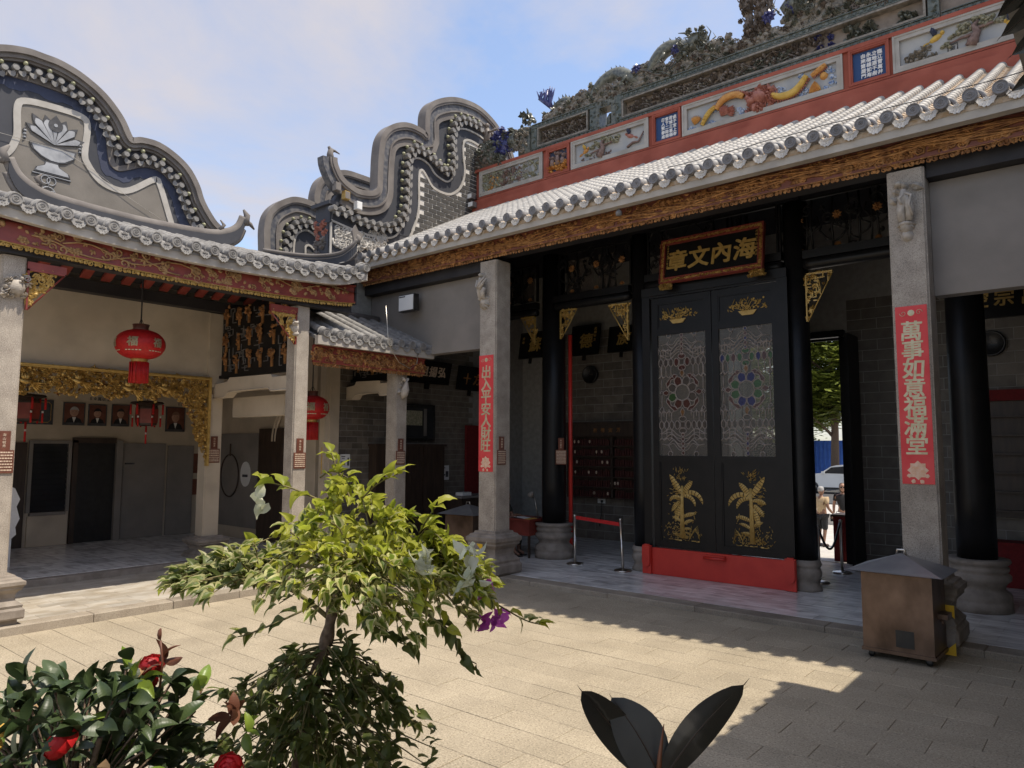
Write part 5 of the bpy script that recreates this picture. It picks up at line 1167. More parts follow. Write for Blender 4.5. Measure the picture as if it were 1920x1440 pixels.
# ================================================================== SCREEN DOORS, BEAMS AND SIGNS OF THE HALL
def lead_glass(name, cols, tr_, di, rough=.1):
    m = bpy.data.materials.new(name); m.use_nodes = True; t = m.node_tree; N = t.nodes; L = t.links
    b = N['Principled BSDF']; b.inputs['Base Color'].default_value = (*cols, 1); b.inputs['Roughness'].default_value = rough
    tb = N.new('ShaderNodeBsdfTransparent'); tb.inputs[0].default_value = (*tr_, 1)
    nz_ = N.new('ShaderNodeTexNoise'); nz_.inputs['Scale'].default_value = 24; g_ = N.new('ShaderNodeNewGeometry'); L.new(g_.outputs['Position'], nz_.inputs['Vector'])
    bp = N.new('ShaderNodeBump'); bp.inputs['Strength'].default_value = .10; bp.inputs['Distance'].default_value = .01; L.new(nz_.outputs[0], bp.inputs['Height']); L.new(bp.outputs[0], b.inputs['Normal'])
    ms = N.new('ShaderNodeMixShader'); ms.inputs[0].default_value = di
    L.new(tb.outputs[0], ms.inputs[1]); L.new(b.outputs[0], ms.inputs[2]); L.new(ms.outputs[0], N['Material Output'].inputs[0]); return m
gl_clear = lead_glass('rippled_clear_glass', (.20,.185,.17), (.86,.85,.80), .30)
gl_blue = lead_glass('blue_glass', (.04,.04,.16), (.06,.07,.55), .45); gl_green = lead_glass('green_glass', (.06,.13,.05), (.18,.5,.14), .5)
gl_red = lead_glass('wine_glass', (.10,.035,.03), (.45,.08,.06), .6); gl_amber = lead_glass('amber_glass', (.26,.14,.05), (.8,.45,.12), .5); gl_dim = lead_glass('smoky_glass', (.10,.085,.075), (.4,.38,.34), .6)
lead_m = mat('lead_came', (.24,.20,.175), (.33,.28,.245), 20, .5)
sdr = thing('screen_door', 'tall black lacquered screen doors with stained glass and gilt banana plants', 'door', (-5.58, 12.35, .57))
YD = 12.35
q = G()
for a, c in ((-7.02,-6.86),(-4.40,-4.22)): q.box((a,YD-.03,.57),(c,YD+.12,5.34))
q.box((-7.02,YD-.05,5.34),(-4.22,YD+.12,5.50)); q.box((-7.02,YD-.02,5.30),(-4.22,YD+.05,5.339)); wpart('door_frame', q, black_m, sdr)
def door_leaf(x0, flip, label):
    w, z0, z1 = 1.215, .58, 5.29; h = z1-z0; F = FY(x0, YD, z0)
    q = G(); e = .12
    zs = [0, .10, 1.62, 1.74, 3.99, 4.12, 4.58, h]
    q.box((0,0,-.05),(e,h,0)); q.box((w-e,0,-.05),(w,h,0))
    for a, c in ((0,.10),(1.60,1.70),(3.99,4.12),(4.60,h)): q.box((e,a,-.05),(w-e,c,-.002))
    for a, c in ((.10,1.60),(4.12,4.60)):
        q.box((e,a,-.045),(w-e,c,-.025)); k = .025
        q.prism([[(e,a),(w-e,a),(w-e,c),(e,c)],[(e+k,a+k),(e+k,c-k),(w-e-k,c-k),(w-e-k,a+k)]], -.024, -.008)
    lf = part('door_leaf', q, black_m, sdr, F, label)
    # gilt flower basket in the head panel
    q = G(); s = 1 if flip else -1; cx = w/2+.06*s
    q.prism([(cx-.17,4.27),(cx+.17,4.27),(cx+.10,4.19),(cx-.10,4.19)], -.02, .0)
    for k in range(46): u = cx+R.uniform(-.36,.36); v = 4.27+R.uniform(0,.22)*(1-abs(u-cx)/.5); q.petal(u, v, R.uniform(.04,.09), .02, R.uniform(.2,2.9), .012, -.02)
    for k in range(14): u = cx+R.uniform(-.3,.3); q.tube([(cx+R.uniform(-.1,.1),4.25,-.015),(u,4.34+R.uniform(0,.1),-.012),(u+.05*s,4.44+R.uniform(0,.06),-.012)], .005, 4)
    for k in range(9): q.dome(cx+R.uniform(-.33,.33), 4.28+R.uniform(0,.2), .022, .022, .02, 5, n0=-.02)
    part('gilt_flower_basket', q, goldp_m, lf, F)
    # gilt banana plant in the lower panel
    q = G(); cx = w/2+.04*s
    for o in (-.018, .0, .02): q.tube([(cx+o*1.5,.20,-.02),(cx+o,.75,-.015),(cx+o*.6-.01*s,1.15,-.015)], [.022,.018,.010], 5)
    def blade(u, v, L, wd, a, droop, n=8):
        P = [(u, v)]; aa = a
        for i in range(n): aa += droop/n; P.append((P[-1][0]+L/n*cos(aa), P[-1][1]+L/n*sin(aa)))
        A, B = [], []
        for i, p in enumerate(P):
            t = i/n; ww = wd*(sin(pi*min(1, .08+t*.92))**.6)*.5; i2 = min(i+1, n); i1 = max(i-1, 0); dx_, dy_ = P[i2][0]-P[i1][0], P[i2][1]-P[i1][1]; l = math.hypot(dx_, dy_)
            A.append((p[0]-dy_/l*ww, p[1]+dx_/l*ww)); B.append((p[0]+dy_/l*ww, p[1]-dx_/l*ww))
        for i in range(n):
            m1 = tuple((P[i][k]*.9+P[i+1][k]*.1) for k in (0,1)); m2 = tuple((P[i][k]*.12+P[i+1][k]*.88) for k in (0,1))
            a1 = tuple(A[i][k]*.92+A[i+1][k]*.08 for k in (0,1)); a2 = tuple(A[i][k]*.1+A[i+1][k]*.9 for k in (0,1)); b1 = tuple(B[i][k]*.92+B[i+1][k]*.08 for k in (0,1)); b2 = tuple(B[i][k]*.1+B[i+1][k]*.9 for k in (0,1))
            q.add([(*m1,-.006),(*m2,-.006),(*a2,-.016),(*a1,-.016)], [(0,1,2,3)]); q.add([(*m1,-.006),(*m2,-.006),(*b2,-.016),(*b1,-.016)], [(3,2,1,0)])
    S_ = (lambda a: a) if s < 0 else (lambda a: pi-a)
    for u, v, L, wd, a, dr in ((.01,1.00,.44,.105,2.25,-.1),(.02,1.02,.30,.10,.9,-.1),(.02,.98,.52,.085,.85,-2.2),(.01,.96,.36,.075,.45,-1.9),(-.02,.93,.26,.075,2.7,1.2),(-.02,.80,.34,.10,4.2,.3),(-.04,.86,.26,.08,3.7,.5),(.02,.58,.28,.07,.6,-.6),(-.02,.5,.20,.06,2.6,.2),(.02,.44,.24,.06,.9,-.9),(.01,.36,.18,.05,.3,-.4)):
        blade(cx-u*s, v, L, wd, S_(a), dr*(-1 if s > 0 else 1))
    for k in range(150):
        u = cx+R.gauss(0,.15); v = .17+abs(R.gauss(0,.13)); q.petal(u, v, R.uniform(.025,.065), .014, R.uniform(.3,2.8), .012, -.02)
    for k in range(64):
        u = cx+.17*s+R.gauss(0,.055); v = R.uniform(.62,1.2); q.petal(u, v, R.uniform(.04,.09), .014, S_(R.uniform(-.6,.9)), .012, -.02)
    for k in range(34): u = cx+.03*s+R.gauss(0,.07); q.petal(u, 1.22+R.uniform(0,.22), R.uniform(.04,.09), .012, R.uniform(.3,2.8), .012, -.02)
    for k in range(9): u = cx+R.uniform(-.3,.3); q.box((u,.155+R.uniform(-.012,.012),-.02),(u+R.uniform(.04,.09),.168,-.012))
    for sx, v in ((.22,.62),(-.3,.38)):
        for k in range(7): q.petal(cx+sx*-s+R.uniform(-.05,.05), v+R.uniform(-.06,.06), .05, .016, R.uniform(0,6.2), .01, -.02)
    for k in range(5): q.tube([(cx-.16*s,.22,-.015),(cx-(.22+.02*k)*s,.36+.02*k,-.013),(cx-(.30+.01*k)*s,.30-.03*k,-.013)], .005, 4)
    part('gilt_banana_plant', q, goldp_m, lf, F)
    # stained glass
    gx0, gx1, gz0, gz1 = e, w-e, 1.70, 3.99; gw, gh = gx1-gx0, gz1-gz0; GF = F @ Matrix.Translation((gx0, gz0, -.03)); mx = gw/2
    part('glass_sheet', G().box((0,0,-.004),(gw,gh,0)), gl_clear, lf, GF)
    cm = G(); pieces = []
    def came(P, r=.009): cm.tube([(u, v, .004) for u, v in P], r, 5)
    def piece(P, m): pieces.append((P, m)); came(P+[P[0]])
    def ell(cx, cy, rx, ry, a=0, n=14): return [(cx+rx*cos(t)*cos(a)-ry*sin(t)*sin(a), cy+rx*cos(t)*sin(a)+ry*sin(t)*cos(a)) for t in [2*pi*k/n for k in range(n)]]
    cy = gh*.515
    order = [gl_blue, gl_blue, gl_green, gl_green, gl_blue, gl_blue, gl_green, gl_green] if flip else [gl_dim, gl_red, gl_dim, gl_dim, gl_red, gl_red, gl_green, gl_dim]
    for k in range(8):
        a = pi/8+k*pi/4+pi/8*0; a = pi/2-pi/8-k*pi/4+pi/4*0
        idx = {0:0,1:2,2:3,3:4,4:5,5:6,6:7,7:1}[k]
        P = [(mx+r_*cos(a+d), cy+r_*1.05*sin(a+d)) for r_, d in ((.145,-.30),(.21,-.36),(.27,-.26),(.315,0),(.27,.26),(.21,.36),(.145,.30))]; piece(P, order[idx])
    for k in range(4):
        a = k*pi/2; P = [(mx+r_*cos(a+d), cy+r_*1.1*sin(a+d)) for r_, d in ((.26,0),(.33,.14),(.43,0),(.33,-.14))]; piece(P, gl_amber if k % 2 else gl_red)
    for k in range(4):
        a = pi/4+k*pi/2; P = [(mx+r_*cos(a+d), cy+r_*1.05*sin(a+d)) for r_, d in ((.325,-.50),(.37,-.32),(.36,-.05),(.36,.05),(.37,.32),(.325,.50),(.29,.3),(.325,0),(.29,-.3))]; piece(P, gl_red)
    came(ell(mx, cy, .145, .152, 0, 20)+[ell(mx, cy, .145, .152)[0]], .011); pieces.append((ell(mx, cy, .14, .147, 0, 18), gl_clear))
    for cyy, cols_ in ((gh*.765, (gl_green if flip else gl_red)), (gh*.25, (gl_dim if flip else gl_dim))):
        for dx_, dy_, rx, ry in ((0,.11,.075,.05),(0,-.11,.075,.05),(.11,0,.05,.08),(-.11,0,.05,.08)): piece(ell(mx+dx_, cyy+dy_, rx, ry, 0, 10), cols_)
        piece([(mx-.045,cyy-.05),(mx+.045,cyy-.05),(mx+.045,cyy+.05),(mx-.045,cyy+.05)], gl_dim)
        for i in range(3):
            for sg in (-1, 1):
                u = mx+sg*(.225+.105*i); 
                if not .03 < u < gw-.03: continue
                piece([(u,cyy+.09),(u+.042,cyy+.035),(u+.042,cyy-.035),(u,cyy-.09),(u-.042,cyy-.035),(u-.042,cyy+.035)], [gl_blue, gl_red, gl_green][(i+(0 if sg > 0 else 1)) % 3] if flip and cyy > gh*.5 else gl_dim)
                came([(u,cyy+.09),(u,cyy+.22)]); came([(u,cyy-.09),(u,cyy-.24)]); came([(u-.052,cyy+.16),(u-.052,cyy+.30)]) ; came([(u,cyy+.22),(u+.052,cyy+.27)]); came([(u,cyy+.22),(u-.052,cyy+.27)]); came([(u,cyy-.24),(u+.052,cyy-.29)]); came([(u,cyy-.24),(u-.052,cyy-.29)])
    for sg in (-1, 1):
        for k in range(3): v = cy-.30+.30*k; piece([(mx+sg*.42,v+.05),(mx+sg*.455,v),(mx+sg*.42,v-.05),(mx+sg*.385,v)], gl_dim); came([(mx+sg*.42,v+.05),(mx+sg*.42,v+.25)])
    def wing(v0, up):
        for sg in (-1, 1):
            for i, (L, off) in enumerate(((.42,.16),(.36,.06),(.28,-.05))):
                P = []
                for t in [k/10 for k in range(11)]: P.append((mx+sg*(.04+L*t), v0+up*(off+.10*sin(t*3.0)+.05*t-.02*sin(t*9))))
                came(P, .009); Pb = [(u, v-up*(.075*sin(pi*min(1,(abs(u-mx))/(L+.04))**.8))) for u, v in P]; came(Pb, .007)
                pieces.append((P+Pb[::-1][1:-1], gl_dim if i % 2 else gl_clear))
            came([(mx+sg*.24,v0-up*.10),(mx+sg*.30,v0+up*.0),(mx+sg*.42,v0+up*.02)], .008); piece(ell(mx+sg*.26, v0-up*.16, .045, .05, 0, 10), gl_dim)
        for k in range(5): piece(ell(mx, v0+up*(.20-.085*k), .03, .036, 0, 9), gl_blue if flip and k % 2 == 0 else gl_red)
    wing(gh*.085, 1); wing(gh*.925, -1)
    for m in (gl_clear, gl_blue, gl_green, gl_red, gl_amber, gl_dim):
        for P, mm in pieces:
            if mm is m: part('glass_piece', G().prism(P, .0005+.0001*(len(P) % 5), .003), m, lf, GF)
    part('lead_cames', cm, lead_m, lf, GF, stuff=True)
door_leaf(-6.83, False, 'left door leaf with dim wine coloured glass'); door_leaf(-5.60, True, 'right door leaf with glowing blue and green glass')
# red threshold board with stops
th = thing('threshold_board', 'bright red threshold board below the screen doors', 'threshold', (-5.6, 12.28, .08))
wpart('board', G().box((-6.86,12.27,.085),(-4.30,12.36,.57)), red_m, th)
for x in (-6.93, -4.27):
    q = G(); q.prism([(-.09,-.36),(.09,-.36),(.09,.16),(-.09,.16)], 0, .05, FY(x, 12.27, .45)); wpart('end_post', q, red_m, th)
    q = G(); P = [(-.08,.14),(-.08,-.15)]+[(.08*cos(t), -.15+.08*sin(t)) for t in [pi+pi*k/6 for k in range(7)]]+[(.08,.14)]; q.prism(P, .05, .085, FY(x, 12.27, .45)); q.box((-.05,.14,.0),(.05,.18,.06), FY(x, 12.27, .45)); wpart('round_ended_stop', q, red_m, th)
q = G(); q.box((-5.76,12.22,.50),(-5.40,12.268,.54)); q.tube([(-5.78,12.20,.49),(-5.38,12.20,.49)], .028, 8); wpart('handle', q, red_m, th)
# beams over the doors and openwork transoms
def lintel(label, x0, x1, z, r):
    t = thing('black_lintel', label, 'beam', ((x0+x1)/2, 12.5, z)); q = G(); q.tube([(x0,12.5,z),(x0+.12,12.5,z),(x1-.12,12.5,z),(x1,12.5,z)], [r*.8,r,r,r*.8], 14); wpart('round_beam', q, black_m, t); wpart('flat_rail', G().box((x0,12.42,z+r*.9),(x1,12.58,z+r*.9+.14)), black_m, t)
lintel('rounded black beam over the bay with the memorial cabinet', -9.26, -7.38, 5.46, .09); lintel('rounded black beam just above the screen doors', -7.02, -4.34, 5.58, .10); lintel('rounded black beam over the open street doorway', -3.98, -1.98, 5.54, .10); lintel('rounded black beam over the far left dark bay', -12.9, -9.74, 5.40, .09); lintel('rounded black beam over the right edge bay', -1.46, 1.9, 5.5, .1)
def transom(label, x0, x1, z0, z1, seed, panes):
    t = thing('openwork_transom', label, 'transom', ((x0+x1)/2, 12.55, z0)); w, h = x1-x0, z1-z0; F = FY(x0, 12.55, z0); r = random.Random(seed)
    q = G(); q.box((0,0,-.03),(.03,h,.03)); q.box((w-.03,0,-.03),(w,h,.03)); q.box((.03,h-.03,-.03),(w-.03,h,.03))
    for k in range(int(w*3.2)):
        u = r.uniform(.1, w-.1); 
        q.tube([(u,.0,0),(u+r.uniform(-.05,.05),h*.5,.0),(u,h-.05,0)], .02, 5)
        for s in (-1, 1): v = r.uniform(.1,.4)*h; q.tube([(u,v,0),(u+s*.12,v+.06,0),(u+s*.22,v+.2,0),(u+s*.18,v+.33,0)], .018, 5)
        spiral(q, u+r.uniform(-.2,.2), r.uniform(.2,.8)*h, .12, 1.4, r.uniform(0,6), .018)
    carve(q, w, h, .03, int(w*12), size=.12, mix=(.5,.6,.9)); part('black_openwork', q, black_m, t, F, stuff=True)
    for k in range(int(w/.62)+1):
        u = .35+k*.62
        if u > w-.1: break
        for v, s in ((h*.60,.07),(.04,.055)):
            g = G(); [g.petal(u, v, s*1.2, s*.7, a*.785+.3, .03, .02) for a in range(8)] if v > .1 else [g.petal(u, v, s*1.2, s*.6, a*.5+.3, .03, .02) for a in range(6)]
            g.dome(u, v, s*.35, s*.35, .05, 6, n0=.02); part('gilt_flower', g, oldgold_m, t, F)
    if panes:
        for a, c in panes: part('pale_glass', G().box((a,.02,-.05),(c,h*.82,-.045)), gl_dim, t, F)
transom('black openwork transom with lit panes over the memorial cabinet bay', -9.18, -7.38, 5.70, 6.62, 3, [(.2,.85),(.98,1.4)])
transom('black openwork transom with gilt flowers right of the signboard', -4.4, -1.98, 5.76, 6.70, 5, None); transom('black openwork transom behind the signboard', -7.0, -4.42, 5.83, 6.7, 6, None); transom('black openwork transom in the far left bay of the hall', -12.8, -9.76, 5.66, 6.5, 8, [(1.7,2.3),(2.5,2.9)])
def lat_sp(label, x, z, w, h, flip, seed):
    global R
    R = random.Random(seed); spandrel(label, FY(x, 12.46, z), w, h, flip, gold_m, goldp_m, 26, seed, True)
lat_sp('gilt lattice corner bracket beside the thick black column', -9.08, 4.74, .42, .62, False, 5); lat_sp('gilt lattice corner bracket at the slim column left of the screen doors', -7.86, 4.56, .46, .76, True, 6); lat_sp('gilt lattice corner bracket over the street doorway', -3.95, 4.55, .44, .82, False, 7); lat_sp('dark gilt corner bracket in the far left bay', -10.16, 4.7, .40, .62, True, 8)
R = random.Random(41)
# signboard
sg = thing('signboard', 'framed black signboard with four large gold characters above the doors', 'signboard', (-5.53, 12.0, 5.5))
SW, SH = 1.98, .86; T = Matrix.Translation((-6.52, 12.12, 5.50)) @ Matrix.Rotation(RD(-9), 4, 'X') @ FY(0, 0, 0)
part('black_panel', G().box((.09,.09,-.02),(SW-.09,SH-.09,.0)), black_m, sg, T)
q = G(); q.prism([[(0,0),(SW,0),(SW,SH),(0,SH)],[(.10,.10),(.10,SH-.10),(SW-.10,SH-.10),(SW-.10,.10)]], -.05, .03); [q.prism([[(a,a),(SW-a,a),(SW-a,SH-a),(a,SH-a)],[(a+.012,a+.012),(a+.012,SH-a-.012),(SW-a-.012,SH-a-.012),(SW-a-.012,a+.012)]], .0301, .05) for a in (.002,.084)]; part('red_frame', q, redlac_m, sg, T)
q = G(); carve(q, SW, SH, .018, 700, lambda u, v: (u < .07 or u > SW-.07 or v < .07 or v > SH-.07) and .03 < u < SW-.03 and .03 < v < SH-.03, .032, n0=.03, mix=(.2,.45,.8), vines=False); part('gilt_frame_carving', q, gold_m, sg, T, stuff=True)
g = G(); glyphs(g, [(c, SW-.34-.435*i, .43, .42) for i, c in enumerate('海內文章')], .014, .035); part('large_lettering', g, goldp_m, sg, T)
g = G(); glyphs(g, [(c, SW-.135, .72-.062*i, .05) for i, c in enumerate('光緒三十四年歲次')]+[(c, .135, .74-.05*i, .04) for i, c in enumerate('沐恩弟子周聘三敬送')], .005, .01); part('small_lettering', g, goldp_m, sg, T, stuff=True)
for u in (.12, SW-.12): 
    q = G(); carve(q, .26, .12, .06, 22, size=.07, T=Matrix.Translation((u-.13,-.12,0)), vines=False); q.box((u-.12,-.11,-.05),(u+.12,-.005,.0)); part('gilt_bracket', q, gold_m, sg, T)
def black_sign(label, F, w, h, items, m=goldp_m, name='hanging_sign'):
    t = thing(name, label, 'signboard', tuple(F.translation)); q = G(); q.box((0,0,-.04),(w,h,0)); k = .03
    q.prism([[(0,0),(w,0),(w,h),(0,h)],[(k,k),(k,h-k),(w-k,h-k),(w-k,k)]], .0, .02); q.box((w*.45,-.14,-.04),(w*.55,-.002,.0)); part('board', q, black_m, t, F)
    for nm, it in (('lettering', [q for q in items if q[3] > .1]), ('small_lettering', [q for q in items if q[3] <= .1])):
        if it: g = G(); glyphs(g, it, .012, .03); part(nm, g, m, t, F)
    return t
TL = lambda x, y, z, a: Matrix.Translation((x, y, z)) @ Matrix.Rotation(RD(-a), 4, 'X') @ FY(0, 0, 0)
black_sign('hanging black sign with the gilt character for virtue', TL(-11.1,15.65,4.85,10), .88, .82, [('德',.48,.39,.42)]+[(c,.74,.70-.1*i,.08) for i, c in enumerate('光緒年立')])
black_sign('hanging black sign right of the virtue sign, cut by the slim column', TL(-9.93,15.65,4.85,10), .8, .68, [('族',.42,.34,.34)])
black_sign('dark hanging sign half hidden left of the thick column', TL(-12.0,14.6,4.74,10), .75, .70, [('蘇',.5,.36,.4),('立',.1,.55,.08),('年',.1,.44,.08)])
black_sign('gold lettered black board at the right edge below the grey wall', FY(-1.86,14.0,4.55), 2.2, .62, [('控',.18,.32,.29),('宗',.53,.33,.29),('萬',.9,.33,.29)])
FXS = lambda x, y, z, a: Matrix.Translation((x, y, z)) @ Matrix.Rotation(RD(a), 4, 'Y') @ FX(0, 0, 0)
black_sign('leaning black sign of four gilt characters above the television', FXS(-12.9,11.5,3.98,12), 1.4, .56, [(c,1.12-.30*i,.30,.27) for i, c in enumerate('弘揚祖德')], paleletter_m)
black_sign('dark hanging sign beside the red couplet pillar in the passage', FXS(-12.9,13.2,3.9,10), 1.0, .62, [('十',.34,.3,.3),('方',.72,.3,.3)], oldgold_m)
# couplets
def couplet(label, x, z0, z1, w, chars, cx):
    t = thing('red_couplet', label, 'couplet', (x, 10.19, z0)); F = FY(x, 10.188, z0); h = z1-z0
    part('paper_strip', G().box((-w/2,0,0),(w/2,h,.004)), redpaper_m, t, F)
    n = len(chars); g = G(); top = h-.20; bot = .37; st = (top-bot)/n
    glyphs(g, [(c, 0, top-st*(i+.5), .262) for i, c in enumerate(chars)], .003, .03, .04); part('lettering', g, mat_gold, t, F @ Matrix.Translation((0,0,.0042)))
    q = G(); [q.petal(0, .17, .12, .09, k*.785, .004, .004) for k in range(8)]; [q.petal(.07*cos(k), .10+.05*sin(k), .06, .05, k*1.1, .004, .006) for k in range(6)]; part('printed_peony', q, mat_peony, t, F)
    q = G(); q.dome(0, h-.09, .04, .04, .004, 10, n0=.004); [spiral(q, s*.09, h-.09, .04, 1.2, 0 if s > 0 else pi, .004, .004) for s in (-1, 1)]; part('printed_crest', q, mat_gold, t, F)
mat_gold = mat('pale_gold_print', (.50,.43,.26), (.62,.56,.38), 14, .45, metal=.2); mat_peony = mat('peony_print', (.72,.42,.26), (.78,.56,.42), 30, .6)
couplet('tall red couplet strip reading 出入平安人財旺 on the left granite pillar', -9.17, 1.97, 4.17, .36, '出入平安人財旺', 0); couplet('tall red couplet strip reading 萬事如意福滿堂 on the right granite pillar', -1.95, 1.98, 4.22, .36, '萬事如意福滿堂', 0)
# brown brass plaques on pillars
Mv = Matrix.Translation((0,0,.0142))
def plaque(label, F, w=.24, h=.28, n=7):
    t = thing('brown_plaque', label, 'plaque', tuple(F.translation)); q = G(); q.box((-w/2,0,0),(w/2,h,.014)); q.box((-.07,h+.002,0),(.07,h+.25,.014)); part('plate', q, copper_m, t, F)
    g = G(); it = []
    for j in range(n):
        u = -w/2+.02; v = h-.03-j*(h-.05)/(n-.5)
        while u < w/2-.02: l = R.uniform(.01,.03); g.box((u,v-.009,.0142),(min(u+l,w/2-.015),v+.009,.0165)); u += l+.006
    part('fine_print', g, paleletter_m, t, F, stuff=True); g = G(); glyphs(g, [(c, 0, h+.20-.048*i, .042) for i, c in enumerate('海山毓秀')], .004, .01); part('lettering', g, paleletter_m, t, F @ Mv)
plaque('brown plaque on the sunlit granite pillar behind the bougainvillea', FX(-11.199,7.50,2.04)); plaque('brown plaque on the pale plaster pillar by the gilded fringe', FX(-14.034,7.40,2.10)); plaque('brown plaque on the pillar under the small roof', FX(-11.304,9.95,2.07)); plaque('brown plaque on the side of the granite pillar left of the doors', FX(-8.934,10.36,2.10)); plaque('brown plaque on the granite pillar at the left edge', FX(-11.199,3.03,2.06), .24, .30); plaque('brown plaque hung on the thick black column', FY(-9.10,12.50,2.07), .28, .31, 9)
# wall clocks, memorial cabinet, red door edge and boxes in the hall
def clock(label, x, z):
    x *= .925; z = 2.4+(z-2.4)*.925
    t = thing('wall_clock', label, 'clock', (x, 15.95, z)); T = FY(x, 15.97, z) @ Matrix.Scale(.93,4); part('case', G().lathe([(.26,0),(.26,.05),(.235,.07),(.22,.05),(.0,.045)], 28), blackp_m, t, T); q = G(); q.box((-.01,0,.05),(.01,.15,.055)); q.box((0,-.008,.05),(.11,.008,.056)); part('hands', q, gable_m, t, T)
clock('round black wall clock above the memorial cabinet', -11.53, 4.52); clock('round black wall clock on the bricks at the right', -1.9, 4.54)
tabletred_m = mat('dull_red_tablets', (.05,.012,.010), (.09,.022,.018), 8, .5)
cab = thing('memorial_cabinet', 'dark wooden cabinet with rows of ancestral tablets on the back wall', 'cabinet', (-10.3, 15.9, 1.15))
X0, X1, Z0, Z1 = -11.25, -8.6, 1.15, 2.75
q = G(); q.box((X0,15.88,Z0),(X1,16.02,Z1)); q.box((X0-.1,15.7,Z1),(X1,16.0,Z1+.28)); q.box((X0-.2,15.65,Z1+.28),(X1,16.0,Z1+.34)); q.box((X0,15.7,Z0),(X0+.05,15.88,Z1)); q.box((-9.9,15.7,Z0),(-9.84,15.88,Z1)); wpart('cabinet_case', q, darkwood_m, cab)
for k in range(7): wpart('shelf', G().box((X0+.05,15.7,Z0+.262*k),(X1,15.88,Z0+.262*k+.028)), darkwood_m, cab)
for k in range(6):
    q = G(); u = X0+.08
    while u < X1-.1:
        if not -9.96 < u < -9.82: q.box((u,15.75,Z0+.262*k+.028),(u+.05,15.8,Z0+.262*k+.028+R.uniform(.14,.19)))
        u += .072
    wpart('tablet_row', q, tabletred_m, cab, stuff=True)
    for j in range(3): q = G(); q.prism([(.028*cos(t), .042*sin(t)) for t in [k2*.63 for k2 in range(10)]], 0, .006, FY(R.uniform(X0+.2,X1-.9),15.74,Z0+.262*k+.13)); wpart('portrait_disc', q, paleletter_m, cab)
q = G(); glyphs(q, [(c, -10.35+.23*i, Z1+.13, .12) for i, c in enumerate('祖德流芳')], .008, .02, 0); wpart('lettering', G().add(q.v, q.f, False, FY(0,15.695,0)), oldgold_m, cab)
so_ = thing('wall_socket', 'white wall socket with black plug under the memorial cabinet', 'socket', (-10.36, 15.98, 1.03)); wpart('plate', G().box((-10.47,15.97,1.01),(-10.25,16.02,1.12)), plastic_m, so_); q = G(); q.box((-10.35,15.93,1.03),(-10.3,15.97,1.09)); q.tube([(-10.32,15.94,1.03),(-10.34,15.93,.7),(-10.41,15.94,.42)], .01, 5); wpart('plug', q, blackp_m, so_)
darkred_m = mat('dark_red_cloth', (.13,.006,.006), (.18,.01,.01), 20, .85)
single('red_pole', G().tube([(-9.2,12.98,.12),(-9.2,12.98,4.9)], .045, 8), red_m, 'tall thin red post behind the thick black column', 'post')
single('red_banner', G().box((-12.97,13.6,.1),(-12.9,14.3,3.0)), darkred_m, 'dark red hanging cloth banner on the passage wall by the red couplet', 'banner')
rc = thing('dark_cabinet', 'dark shelf cabinet with a carved cornice at the right edge of the hall', 'cabinet', (-.6, 15.9, .1)); wpart('case', G().box((-2.0,15.86,1.2),(1,16.02,3.3)), darkwood_m, rc); wpart('cornice', G().box((-2.1,15.76,3.3),(1,16.0,3.5)), darkred_m, rc)
for k in range(6): wpart('shelf', G().box((-2.0,15.73,1.3+.34*k),(1,15.86,1.33+.34*k)), darkwood_m, rc)
rbx = thing('red_chest', 'dark red wooden chest on the floor by the right column', 'chest', (-1.7, 15.2, .08)); wpart('box_body', G().box((-2.10,15.0,.085),(-1.25,15.45,.78)), darkred_m, rbx); wpart('lid', G().box((-2.13,14.97,.78),(-1.22,15.48,.84)), darkred_m, rbx)
# television, posters, cupboards on the passage wall
tv = thing('television', 'flat television in a pale frame on the brick passage wall', 'television', (-12.93, 11.75, 2.6)); wpart('frame', G().box((-13.0,11.0,2.60),(-12.92,12.48,3.46)), darksteel_m, tv); wpart('screen', G().box((-12.919,11.05,2.66),(-12.915,12.42,3.40)), carglass_m, tv)
wpart('screen_banner', G().box((-12.9149,12.10,2.70),(-12.9135,12.2,3.36)), gable_m, tv); wpart('screen_picture', G().box((-12.9149,11.4,2.95),(-12.9135,12.05,3.3)), pine_m, tv)
def poster(label, y0, y1, z0, z1, m, lines):
    t = thing('poster', label, 'poster', (-12.99, (y0+y1)/2, z0)); wpart('sheet', G().box((-13.0,y0,z0),(-12.985,y1,z1)), m, t); g = G(); w, h = y1-y0, z1-z0
    for a, c, u0, u1 in lines: g.box((-12.9848,y0+u0*w,z0+a*h),(-12.983,y0+u1*w,z0+c*h))
    wpart('print', g, ink_m, t)
poster('yellow printed poster low on the brick wall behind the leaves', 9.24, 9.60, 1.85, 2.42, yellow_m, [(.84,.90,.2,.8),(.74,.80,.15,.85),(.45,.58,.2,.75),(.36,.38,.1,.9),(.28,.30,.1,.8),(.1,.22,.2,.35)])
poster('white notice with a small standing figure on the brick wall', 9.72, 9.98, 1.96, 2.27, white_m, [(.80,.86,.1,.5),(.68,.72,.15,.45),(.2,.6,.70,.92),(.6,.75,.74,.88),(.25,.5,.1,.5)])
poster('white notice farther right beyond the television', 12.79, 13.05, 1.62, 1.98, white_m, [(.80,.86,.1,.5),(.2,.6,.55,.92),(.3,.4,.1,.5)])
poster('small white card below the white notice', 9.62, 9.70, 1.88, 2.02, white_m, [(.3,.6,.3,.7)])
cc = thing('cupboard', 'brown wooden folding cupboard below the television', 'cupboard', (-12.8, 11.6, .1))
for i in range(6): wpart('cupboard_door', G().box((-12.98,10.5+.36*i,.12),(-12.72-.02*(i%2),10.84+.36*i,2.45)), darkwood_m, cc)
wpart('cupboard_top', G().box((-13,10.48,2.45),(-12.70,12.68,2.5)), darkwood_m, cc)
